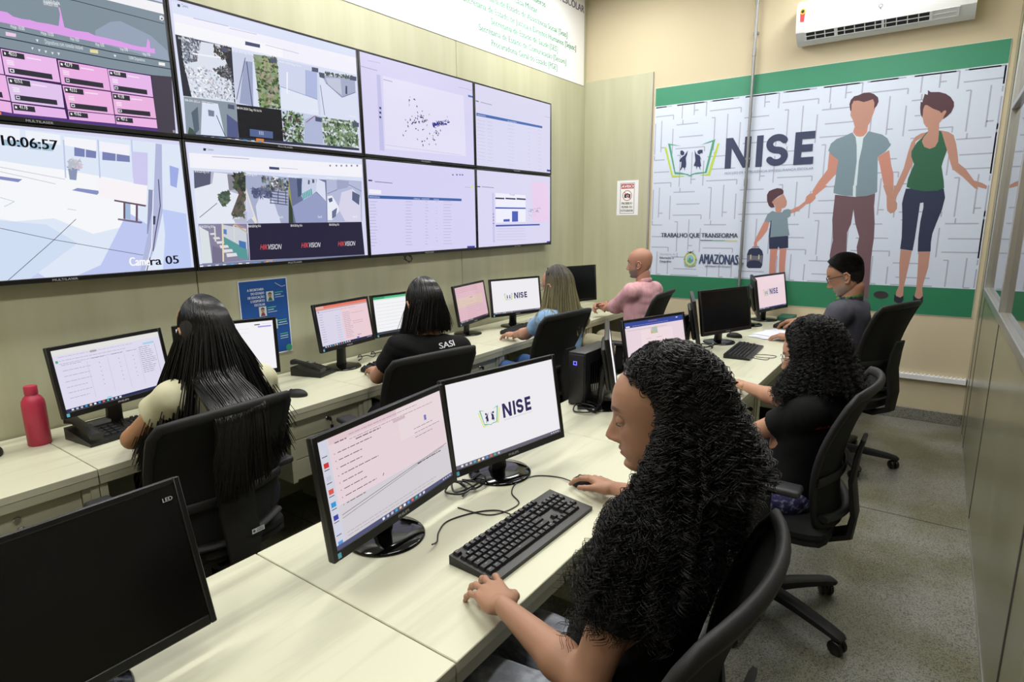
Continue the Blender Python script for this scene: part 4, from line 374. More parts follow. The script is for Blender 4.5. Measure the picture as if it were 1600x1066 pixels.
't1':[('p','8494a0',[(0.192,0.075),(0.991,0.063),(0.988,0.561),(0.978,0.972),(0.901,0.985),(0.148,0.881),(0.143,0.627)]),('p','f6f6fa',[(0.527,0.121),(0.792,0.084),(0.987,0.073),(0.988,0.141),(0.783,0.144),(0.524,0.158)]),('l','20242c',0.004,[(0.384,0.229),(0.671,0.198),(0.984,0.206)]),('p','9aa6bc',[(0.724,0.356),(0.782,0.277),(0.818,0.258),(0.925,0.308),(0.983,0.386),(0.988,0.454),(0.895,0.452),(0.719,0.428)]),('p','e2a4ee',[(0.251,0.352),(0.374,0.34),(0.438,0.362),(0.459,0.361),(0.474,0.378),(0.499,0.381),(0.521,0.377),(0.542,0.381),(0.572,0.377),(0.606,0.377),(0.616,0.303),(0.614,0.263),(0.619,0.264),(0.622,0.33),(0.624,0.377),(0.657,0.383),(0.698,0.377),(0.722,0.388),(0.76,0.388),(0.804,0.391),(0.848,0.399),(0.881,0.399),(0.902,0.394),(0.911,0.333),(0.918,0.351),(0.917,0.397),(0.934,0.391),(0.934,0.425),(0.869,0.428),(0.654,0.43),(0.433,0.425),(0.244,0.426)]),('t','Visibilidade','f4f4f8',0.025,(0.57,0.258),(0.621,0.247)),('t','10/04/2024 10:00','f4f4f8',0.022,(0.57,0.269),(0.614,0.263)),('l','2c3440',0.006,[(0.274,0.433),(0.43,0.457),(0.775,0.471),(0.988,0.462)]),('l','2c3440',0.006,[(0.269,0.491),(0.425,0.511),(0.773,0.518),(0.989,0.511)]),('t','Hoje 10:00','f8f8fc',0.022,(0.462,0.447),(0.501,0.446)),('t','Hoje 10:00','f8f8fc',0.022,(0.548,0.449),(0.586,0.447)),('t','Hoje 10:00','f8f8fc',0.022,(0.637,0.449),(0.665,0.449)),('t','Hoje 10:00','f8f8fc',0.022,(0.719,0.452),(0.748,0.449)),('t','Hoje 10:00','f8f8fc',0.022,(0.804,0.452),(0.831,0.447)),('t','Hoje 10:00','f8f8fc',0.022,(0.886,0.454),(0.914,0.449)),('t','Dispositivos com conexão instável','e4e8ee',0.026,(0.556,0.5),(0.674,0.494)),('t','10/84 Dispositivos','e8ecf2',0.022,(0.832,0.497),(0.89,0.494)),('p','f3d0ec',[(0.445,0.475),(0.474,0.475),(0.472,0.495),(0.444,0.497)]),('p','ece0a0',[(0.697,0.481),(0.724,0.478),(0.723,0.5),(0.696,0.502)]),('p','f4f4f4',[(0.943,0.478),(0.968,0.476),(0.967,0.497),(0.942,0.499)]),('p','e8e8f0',[(0.512,0.537),(0.519,0.537),(0.514,0.553)]),('p','e8e8f0',[(0.531,0.542),(0.539,0.54),(0.534,0.558)]),('p','e8e8f0',[(0.55,0.542),(0.558,0.542),(0.553,0.558)]),('p','e8e8f0',[(0.57,0.544),(0.578,0.544),(0.573,0.56)]),('p','e8e8f0',[(0.589,0.54),(0.597,0.54),(0.592,0.558)]),('p','e8e8f0',[(0.776,0.487),(0.786,0.486),(0.781,0.505)]),('p','e8e8f0',[(0.529,0.484),(0.537,0.484),(0.533,0.502)]),('p','eaeaf2',[(0.969,0.16),(0.977,0.153),(0.985,0.161),(0.985,0.177),(0.977,0.19),(0.967,0.185)]),('p','4c5462',[(0.974,0.171),(0.98,0.169),(0.98,0.179),(0.973,0.181)]),('p','3c2258',[(0.234,0.553),(0.421,0.571),(0.75,0.582),(0.908,0.577),(0.906,0.98),(0.39,0.95),(0.203,0.906)]),('p','4a4452',[(0.908,0.577),(0.988,0.564),(0.978,0.972),(0.904,0.98)]),('p','563a84',[(0.203,0.913),(0.394,0.948),(0.589,0.947),(0.905,0.945),(0.907,0.985),(0.737,0.995),(0.392,0.99),(0.198,0.961)]),('p','f08850',[(0.383,0.948),(0.394,0.948),(0.393,0.985),(0.383,0.987)]),('p','efbdf0',[(0.423,0.579),(0.582,0.58),(0.584,0.723),(0.424,0.725)]),('p','34343e',[(0.426,0.585),(0.487,0.587),(0.487,0.619),(0.426,0.619)]),('t','4033','ffffff',0.026,(0.443,0.608),(0.465,0.608)),('p','ffffff',[(0.431,0.593),(0.435,0.597),(0.435,0.608),(0.431,0.608)]),('p','34343e',[(0.435,0.68),(0.561,0.68),(0.562,0.712),(0.435,0.712)]),('p','f0f0ff',[(0.438,0.686),(0.451,0.686),(0.451,0.706),(0.439,0.706)]),('p','34343e',[(0.441,0.691),(0.448,0.691),(0.448,0.701),(0.441,0.701)]),('l','ffffff',0.004,[(0.434,0.64),(0.454,0.64)]),('l','ffffff',0.004,[(0.434,0.65),(0.454,0.65)]),('l','ffffff',0.004,[(0.434,0.659),(0.454,0.661)]),('l','fbe8fb',0.007,[(0.493,0.605),(0.535,0.605)]),('p','f0b4e8',[(0.587,0.587),(0.746,0.587),(0.748,0.728),(0.587,0.731)]),('p','34343e',[(0.59,0.593),(0.652,0.593),(0.652,0.627),(0.59,0.627)]),('t','4279','ffffff',0.026,(0.606,0.616),(0.63,0.616)),('p','ffffff',[(0.594,0.601),(0.6,0.603),(0.6,0.616),(0.594,0.614)]),('p','34343e',[(0.599,0.686),(0.725,0.686),(0.725,0.717),(0.599,0.719)]),('p','f0f0ff',[(0.603,0.693),(0.614,0.693),(0.614,0.712),(0.603,0.712)]),('p','34343e',[(0.604,0.698),(0.613,0.698),(0.613,0.707),(0.604,0.707)]),('l','ffffff',0.004,[(0.597,0.646),(0.617,0.646)]),('l','ffffff',0.004,[(0.597,0.656),(0.617,0.656)]),('l','ffffff',0.004,[(0.597,0.667),(0.617,0.667)]),('l','fbe8fb',0.007,[(0.656,0.611),(0.7,0.611)]),('p','ecbcf0',[(0.748,0.589),(0.904,0.585),(0.904,0.728),(0.75,0.731)]),('p','34343e',[(0.752,0.597),(0.812,0.595),(0.812,0.627),(0.752,0.629)]),('t','4358','ffffff',0.026,(0.768,0.617),(0.791,0.616)),('p','ffffff',[(0.756,0.603),(0.762,0.606),(0.762,0.617),(0.756,0.617)]),('p','34343e',[(0.761,0.688),(0.883,0.685),(0.883,0.717),(0.762,0.72)]),('p','f0f0ff',[(0.764,0.694),(0.776,0.694),(0.776,0.712),(0.764,0.712)]),('p','34343e',[(0.766,0.699),(0.774,0.698),(0.774,0.709),(0.766,0.709)]),('l','ffffff',0.004,[(0.759,0.648),(0.779,0.648)]),('l','ffffff',0.004,[(0.759,0.659),(0.779,0.658)]),('l','ffffff',0.004,[(0.76,0.669),(0.779,0.669)]),('l','fbe8fb',0.007,[(0.816,0.611),(0.859,0.611)]),('p','e6c8f2',[(0.426,0.735),(0.585,0.739),(0.584,0.878),(0.428,0.879)]),('p','34343e',[(0.429,0.741),(0.491,0.743),(0.491,0.776),(0.43,0.775)]),('t','4319-X','ffffff',0.026,(0.446,0.764),(0.469,0.764)),('p','ffffff',[(0.434,0.749),(0.439,0.752),(0.439,0.764),(0.434,0.764)]),('p','34343e',[(0.44,0.836),(0.564,0.836),(0.564,0.866),(0.44,0.866)]),('p','f0f0ff',[(0.443,0.841),(0.454,0.841),(0.454,0.86),(0.443,0.86)]),('p','34343e',[(0.445,0.845),(0.453,0.845),(0.453,0.855),(0.445,0.855)]),('l','ffffff',0.004,[(0.437,0.794),(0.457,0.796)]),('l','ffffff',0.004,[(0.438,0.805),(0.457,0.805)]),('l','ffffff',0.004,[(0.438,0.815),(0.457,0.815)]),('l','fbe8fb',0.007,[(0.495,0.76),(0.539,0.762)]),('p','f2b6e6',[(0.589,0.741),(0.748,0.736),(0.749,0.882),(0.594,0.886)]),('p','34343e',[(0.593,0.749),(0.654,0.746),(0.654,0.78),(0.594,0.781)]),('t','4332','ffffff',0.026,(0.61,0.77),(0.633,0.768)),('p','ffffff',[(0.597,0.755),(0.603,0.759),(0.603,0.77),(0.597,0.77)]),('p','34343e',[(0.604,0.842),(0.727,0.839),(0.727,0.871),(0.604,0.874)]),('p','f0f0ff',[(0.607,0.847),(0.619,0.847),(0.619,0.866),(0.607,0.866)]),('p','34343e',[(0.609,0.852),(0.617,0.852),(0.617,0.861),(0.61,0.863)]),('l','ffffff',0.004,[(0.602,0.802),(0.621,0.8)]),('l','ffffff',0.004,[(0.602,0.812),(0.621,0.812)]),('l','ffffff',0.004,[(0.602,0.821),(0.622,0.821)]),('l','fbe8fb',0.007,[(0.659,0.764),(0.702,0.762)]),('p','f0b8e6',[(0.752,0.739),(0.904,0.735),(0.905,0.874),(0.752,0.881)]),('p','34343e',[(0.754,0.746),(0.814,0.744),(0.814,0.776),(0.754,0.78)]),('t','4138','ffffff',0.026,(0.771,0.767),(0.793,0.767)),('p','ffffff',[(0.759,0.754),(0.764,0.755),(0.764,0.767),(0.759,0.768)]),('p','34343e',[(0.764,0.839),(0.884,0.833),(0.884,0.865),(0.764,0.869)]),('p','f0f0ff',[(0.766,0.844),(0.778,0.844),(0.778,0.861),(0.766,0.863)]),('p','34343e',[(0.769,0.849),(0.776,0.847),(0.776,0.858),(0.769,0.858)]),('l','ffffff',0.004,[(0.762,0.799),(0.781,0.797)]),('l','ffffff',0.004,[(0.762,0.808),(0.781,0.808)]),('l','ffffff',0.004,[(0.762,0.818),(0.781,0.818)]),('l','fbe8fb',0.007,[(0.818,0.762),(0.86,0.76)]),('p','ecbcf0',[(0.429,0.886),(0.584,0.889),(0.587,0.945),(0.428,0.948)]),('p','34343e',[(0.432,0.894),(0.492,0.895),(0.493,0.927),(0.431,0.927)]),('t','4178','ffffff',0.026,(0.448,0.916),(0.471,0.916)),('p','ffffff',[(0.436,0.902),(0.441,0.905),(0.441,0.916),(0.435,0.916)]),('p','f0b8ea',[(0.594,0.892),(0.749,0.887),(0.749,0.943),(0.594,0.947)]),('p','34343e',[(0.596,0.898),(0.657,0.897),(0.657,0.927),(0.596,0.929)]),('t','4162','ffffff',0.026,(0.613,0.918),(0.635,0.916)),('p','ffffff',[(0.601,0.905),(0.606,0.906),(0.606,0.918),(0.601,0.918)]),('p','f0b8ea',[(0.753,0.89),(0.905,0.882),(0.905,0.943),(0.752,0.945)]),('p','34343e',[(0.755,0.897),(0.814,0.894),(0.814,0.926),(0.754,0.927)]),('t','4012','ffffff',0.026,(0.771,0.916),(0.794,0.914)),('p','ffffff',[(0.76,0.903),(0.764,0.905),(0.764,0.916),(0.759,0.916)]),('p','efbdf0',[(0.285,0.572),(0.42,0.579),(0.42,0.725),(0.285,0.72)]),('p','34343e',[(0.288,0.579),(0.34,0.582),(0.34,0.616),(0.288,0.613)]),('t','4021','ffffff',0.026,(0.303,0.603),(0.322,0.603)),('p','ffffff',[(0.292,0.587),(0.296,0.59),(0.296,0.601),(0.292,0.601)]),('p','34343e',[(0.295,0.675),(0.402,0.68),(0.402,0.712),(0.295,0.709)]),('p','f0f0ff',[(0.298,0.682),(0.308,0.682),(0.308,0.701),(0.298,0.701)]),('p','34343e',[(0.3,0.686),(0.306,0.686),(0.306,0.698),(0.3,0.696)]),('l','ffffff',0.004,[(0.294,0.633),(0.311,0.635)]),('l','ffffff',0.004,[(0.294,0.645),(0.311,0.645)]),('l','ffffff',0.004,[(0.294,0.654),(0.311,0.656)]),('l','fbe8fb',0.007,[(0.344,0.6),(0.381,0.601)]),('p','f0b8ea',[(0.286,0.727),(0.423,0.731),(0.425,0.876),(0.288,0.866)]),('p','34343e',[(0.289,0.733),(0.342,0.736),(0.343,0.768),(0.289,0.765)]),('t','4044','ffffff',0.026,(0.304,0.755),(0.324,0.755)),('p','ffffff',[(0.293,0.741),(0.297,0.743),(0.298,0.754),(0.294,0.754)]),('p','34343e',[(0.298,0.825),(0.405,0.831),(0.406,0.863),(0.299,0.855)]),('p','f0f0ff',[(0.301,0.831),(0.312,0.831),(0.312,0.849),(0.301,0.849)]),('p','34343e',[(0.303,0.834),(0.309,0.834),(0.31,0.845),(0.303,0.844)]),('l','ffffff',0.004,[(0.296,0.784),(0.314,0.786)]),('l','ffffff',0.004,[(0.296,0.796),(0.314,0.796)]),('l','ffffff',0.004,[(0.296,0.805),(0.314,0.805)]),('l','fbe8fb',0.007,[(0.346,0.752),(0.384,0.754)]),('p','f0b8ea',[(0.289,0.873),(0.425,0.884),(0.424,0.948),(0.293,0.93)]),('p','34343e',[(0.293,0.879),(0.344,0.884),(0.345,0.918),(0.294,0.911)]),('t','4050','ffffff',0.026,(0.307,0.902),(0.327,0.905)),('p','ffffff',[(0.296,0.887),(0.301,0.89),(0.302,0.902),(0.297,0.902)]),('t','10:16','f0f0f8',0.018,(0.966,0.961),(0.982,0.961))],
't5':[('p','e2ecfc',[(0.116,0.03),(0.995,0.046),(0.981,0.997),(0.031,0.998)]),('p','fafcff',[(0.104,0.178),(0.453,0.255),(0.555,0.272),(0.698,0.309),(0.833,0.353),(0.76,0.631),(0.616,0.69),(0.497,0.584),(0.379,0.602),(0.075,0.496)]),('p','c8d2f4',[(0.304,0.992),(0.279,0.769),(0.362,0.825),(0.441,0.985),(0.43,1.008)]),('p','c2ccf6',[(0.749,0.542),(0.819,0.632),(0.796,0.868),(0.772,0.99),(0.54,0.995),(0.626,0.905)]),('p','d4e2f8',[(0.105,0.547),(0.47,0.624),(0.559,0.749),(0.393,0.997),(0.068,0.971)]),('p','a8c4d8',[(0.257,0.085),(0.328,0.089),(0.324,0.138),(0.253,0.138)]),('l','e8ecfa',0.006,[(0.292,0.086),(0.287,0.139)]),('p','a8c4d8',[(0.387,0.086),(0.447,0.096),(0.444,0.147),(0.382,0.142)]),('l','e8ecfa',0.006,[(0.417,0.091),(0.412,0.147)]),('p','a8c4d8',[(0.464,0.096),(0.533,0.106),(0.528,0.158),(0.458,0.154)]),('l','e8ecfa',0.006,[(0.497,0.101),(0.493,0.158)]),('p','7c86b8',[(0.597,0.118),(0.669,0.13),(0.664,0.184),(0.593,0.178)]),('l','e8ecfa',0.006,[(0.633,0.123),(0.628,0.184)]),('p','7c86b8',[(0.69,0.13),(0.786,0.139),(0.783,0.195),(0.685,0.192)]),('l','e8ecfa',0.006,[(0.738,0.133),(0.733,0.197)]),('p','f2f6ff',[(0.261,0.04),(0.439,0.036),(0.433,0.11),(0.255,0.102)]),('p','f4f8ff',[(0.454,0.043),(0.558,0.051),(0.555,0.115),(0.451,0.104)]),('p','f8faff',[(0.57,0.059),(0.674,0.065),(0.668,0.138),(0.565,0.114)]),('p','f8f6ff',[(0.684,0.069),(0.791,0.078),(0.785,0.152),(0.679,0.136)]),('p','a8bfe0',[(0.742,0.478),(0.764,0.483),(0.756,0.597),(0.737,0.586)]),('l','c0ccec',0.008,[(0.566,0.08),(0.554,0.322)]),('l','c0ccec',0.008,[(0.68,0.061),(0.668,0.313)]),('l','c0ccec',0.008,[(0.8,0.04),(0.789,0.303)]),('l','d0c4d8',0.004,[(0.363,0.274),(0.551,0.332)]),('l','d0c4d8',0.004,[(0.361,0.301),(0.519,0.364)]),('l','d0c4d8',0.004,[(0.669,0.417),(0.823,0.497)]),('p','8890c4',[(0.358,0.329),(0.421,0.343),(0.408,0.361),(0.356,0.348)]),('p','8a94c8',[(0.568,0.401),(0.587,0.385),(0.664,0.401),(0.649,0.427)]),('p','8e9ab8',[(0.566,0.261),(0.596,0.263),(0.587,0.335),(0.566,0.332)]),('l','7a86a8',0.006,[(0.563,0.252),(0.602,0.268)]),('s',60,0.014,['c4bcd0','b8c4cc','d8c8d8'],[(0.576,0.2),(0.611,0.207),(0.607,0.256),(0.572,0.256)]),('p','d2cef4',[(0.796,0.12),(0.855,0.122),(0.836,0.386),(0.786,0.346)]),('p','fdf8fc',[(0.655,0.314),(0.838,0.353),(0.823,0.492),(0.656,0.438)]),('p','6b5468',[(0.707,0.457),(0.823,0.492),(0.819,0.504),(0.706,0.468)]),('p','6b5468',[(0.739,0.467),(0.746,0.468),(0.737,0.592),(0.73,0.589)]),('p','6b5468',[(0.784,0.481),(0.792,0.484),(0.782,0.614),(0.774,0.611)]),('p','7c6a80',[(0.711,0.586),(0.799,0.611),(0.796,0.624),(0.709,0.597)]),('p','8e94b8',[(0.84,0.38),(0.866,0.385),(0.846,0.542),(0.82,0.7),(0.811,0.7)]),('p','b4bce0',[(0.891,0.051),(0.915,0.053),(0.884,0.542),(0.838,0.791),(0.787,0.993),(0.766,0.99),(0.814,0.7),(0.852,0.475)]),('l','5c4c68',0.007,[(0.884,0.305),(0.878,0.497),(0.844,0.701),(0.826,0.825)]),('l','f4f4ff',0.007,[(0.858,0.385),(0.823,0.791),(0.787,0.987)]),('l','504058',0.006,[(0.811,0.87),(0.791,0.987)]),('p','c2d0fa',[(0.885,0.52),(0.981,0.553),(0.978,0.995),(0.856,0.979),(0.883,0.703)]),('p','e2eafc',[(0.896,0.361),(0.985,0.39),(0.981,0.547),(0.886,0.513)]),('p','a4b0ea',[(0.936,0.2),(0.973,0.218),(0.954,0.362),(0.929,0.346)]),('p','40445c',[(0.844,0.57),(0.854,0.57),(0.848,0.632),(0.84,0.632)]),('l','4c5468',0.0035,[(0.333,0.642),(0.486,0.722),(0.785,0.851)]),('l','4c5468',0.0035,[(0.566,0.59),(0.486,0.722),(0.329,0.997)]),('l','b8c0d4',0.003,[(0.348,0.456),(0.387,0.48),(0.356,0.512)]),('l','b0b8d0',0.003,[(0.544,0.523),(0.571,0.531)]),('t','10:06:57','101018',0.062,(0.369,0.144),(0.544,0.149)),('t','Came','ffffff',0.062,(0.73,0.923),(0.807,0.926)),('t','ra 05','181820',0.062,(0.81,0.928),(0.925,0.926))],
't3':[('p','dcd8f8',[(0.002,0.017),(0.997,0.004),(0.987,0.966),(0.004,0.974)]),('p','e8e4fb',[(0.177,0.19),(0.892,0.19),(0.902,0.873),(0.167,0.897)]),('p','c6c4ec',[(0.13,0.192),(0.158,0.19),(0.159,0.918),(0.124,0.918)]),('p','30305a',[(0.137,0.497),(0.151,0.495),(0.152,0.515),(0.139,0.516)]),('p','30305a',[(0.135,0.54),(0.149,0.54),(0.15,0.56),(0.137,0.56)]),('p','30305a',[(0.134,0.584),(0.147,0.584),(0.148,0.603),(0.135,0.603)]),('p','4c74c0',[(0.94,0.166),(0.991,0.168),(0.991,0.187),(0.94,0.189)]),('l','a09cc4',0.005,[(0.017,0.152),(0.137,0.155)]),('l','b4b0d4',0.004,[(0.843,0.107),(0.982,0.105)]),('l','8c88b4',0.005,[(0.179,0.224),(0.25,0.226)]),('l','b4b0d4',0.004,[(0.07,0.084),(0.163,0.076)]),('s',34,0.01,['1c1c3c'],[(0.384,0.314),(0.554,0.465),(0.51,0.765),(0.304,0.76)]),('s',26,0.012,['2a2a8a','202050'],[(0.364,0.558),(0.496,0.491),(0.528,0.563),(0.387,0.609)]),('s',75,0.012,['2424a0','18184c'],[(0.574,0.561),(0.744,0.491),(0.735,0.539),(0.584,0.597)]),('s',26,0.009,['1c1c44'],[(0.586,0.537),(0.734,0.438),(0.654,0.659),(0.556,0.757)]),('s',12,0.01,['1c1c3c'],[(0.433,0.752),(0.667,0.601),(0.626,0.786),(0.441,0.823)]),('l','c4c0dc',0.004,[(0.169,0.858),(0.849,0.866)])],
't4':[('p','dedcf6',[(0.024,0.014),(1.004,-0.02),(1.023,0.956),(0.01,0.972)]),('p','4a6cb4',[(0.025,0.348),(0.867,0.335),(0.867,0.365),(0.024,0.383)]),('l','8c88b4',0.007,[(0.075,0.214),(0.203,0.216)]),('p','404068',[(0.02,0.208),(0.054,0.208),(0.054,0.218),(0.02,0.218)]),('t','NOME DA ESCOLA','e8ecff',0.014,(0.036,0.375),(0.13,0.372)),('t','MUNICÍPIO','e8ecff',0.014,(0.394,0.373),(0.507,0.369)),('l','c4c0e0',0.004,[(0.032,0.43),(0.12,0.428)]),('l','c4c0e0',0.004,[(0.149,0.426),(0.208,0.425)]),('l','c4c0e0',0.004,[(0.393,0.417),(0.474,0.415)]),('l','c4c0e0',0.004,[(0.66,0.409),(0.695,0.407)]),('l','c4c0e0',0.004,[(0.804,0.402),(0.852,0.401)]),('l','c4c0e0',0.004,[(0.032,0.471),(0.119,0.47)]),('l','c4c0e0',0.004,[(0.148,0.468),(0.207,0.466)]),('l','c4c0e0',0.004,[(0.392,0.462),(0.473,0.458)]),('l','c4c0e0',0.004,[(0.66,0.454),(0.695,0.454)]),('l','c4c0e0',0.004,[(0.804,0.45),(0.852,0.449)]),('l','c4c0e0',0.004,[(0.031,0.513),(0.118,0.511)]),('l','c4c0e0',0.004,[(0.147,0.51),(0.206,0.508)]),('l','c4c0e0',0.004,[(0.392,0.505),(0.473,0.503)]),('l','c4c0e0',0.004,[(0.66,0.5),(0.694,0.5)]),('l','c4c0e0',0.004,[(0.804,0.497),(0.852,0.497)]),('l','c4c0e0',0.004,[(0.03,0.553),(0.117,0.553)]),('l','c4c0e0',0.004,[(0.146,0.552),(0.205,0.552)]),('l','c4c0e0',0.004,[(0.391,0.55),(0.472,0.548)]),('l','c4c0e0',0.004,[(0.659,0.547),(0.694,0.545)]),('l','c4c0e0',0.004,[(0.804,0.545),(0.852,0.544)]),('l','c4c0e0',0.004,[(0.029,0.595),(0.117,0.595)]),('l','c4c0e0',0.004,[(0.146,0.595),(0.205,0.595)]),('l','c4c0e0',0.004,[(0.391,0.593),(0.472,0.593)]),('l','c4c0e0',0.004,[(0.659,0.593),(0.694,0.592)]),('l','c4c0e0',0.004,[(0.804,0.592),(0.852,0.592)]),('l','c4c0e0',0.004,[(0.028,0.637),(0.116,0.637)]),('l','c4c0e0',0.004,[(0.145,0.637),(0.204,0.637)]),('l','c4c0e0',0.004,[(0.39,0.638),(0.471,0.638)]),('l','c4c0e0',0.004,[(0.659,0.638),(0.694,0.64)]),('l','c4c0e0',0.004,[(0.804,0.64),(0.852,0.64)]),('l','c4c0e0',0.004,[(0.027,0.678),(0.115,0.678)]),('l','c4c0e0',0.004,[(0.144,0.678),(0.204,0.68)]),('l','c4c0e0',0.004,[(0.389,0.682),(0.471,0.683)]),('l','c4c0e0',0.004,[(0.658,0.685),(0.694,0.686)]),('l','c4c0e0',0.004,[(0.803,0.688),(0.852,0.688)]),('l','c4c0e0',0.004,[(0.026,0.719),(0.114,0.722)]),('l','c4c0e0',0.004,[(0.144,0.722),(0.203,0.723)]),('l','c4c0e0',0.004,[(0.389,0.727),(0.47,0.728)]),('l','c4c0e0',0.004,[(0.658,0.731),(0.694,0.733)]),('l','c4c0e0',0.004,[(0.803,0.735),(0.852,0.736)]),('l','c4c0e0',0.004,[(0.025,0.76),(0.114,0.764)]),('l','c4c0e0',0.004,[(0.143,0.764),(0.202,0.765)]),('l','c4c0e0',0.004,[(0.388,0.772),(0.47,0.773)]),('l','c4c0e0',0.004,[(0.658,0.78),(0.694,0.78)]),('l','c4c0e0',0.004,[(0.803,0.783),(0.852,0.784)]),('l','c4c0e0',0.004,[(0.024,0.802),(0.113,0.805)]),('l','c4c0e0',0.004,[(0.142,0.807),(0.202,0.808)]),('l','c4c0e0',0.004,[(0.388,0.816),(0.469,0.818)]),('l','c4c0e0',0.004,[(0.657,0.826),(0.694,0.828)]),('l','c4c0e0',0.004,[(0.803,0.831),(0.852,0.833)]),('l','c4c0e0',0.004,[(0.024,0.844),(0.112,0.849)]),('l','c4c0e0',0.004,[(0.142,0.85),(0.201,0.852)]),('l','c4c0e0',0.004,[(0.387,0.86),(0.469,0.865)]),('l','c4c0e0',0.004,[(0.657,0.873),(0.693,0.874)]),('l','c4c0e0',0.004,[(0.803,0.879),(0.852,0.881)]),('l','c4c0e0',0.004,[(0.023,0.886),(0.112,0.89)]),('l','c4c0e0',0.004,[(0.141,0.892),(0.2,0.895)]),('l','c4c0e0',0.004,[(0.386,0.905),(0.468,0.91)]),('l','c4c0e0',0.004,[(0.657,0.919),(0.693,0.921)]),('l','c4c0e0',0.004,[(0.803,0.927),(0.851,0.93)]),('p','4444a0',[(0.935,0.918),(1.019,0.921),(1.019,0.945),(0.935,0.947)]),('l','b4b0d4',0.005,[(0.897,0.2),(0.994,0.198)])],
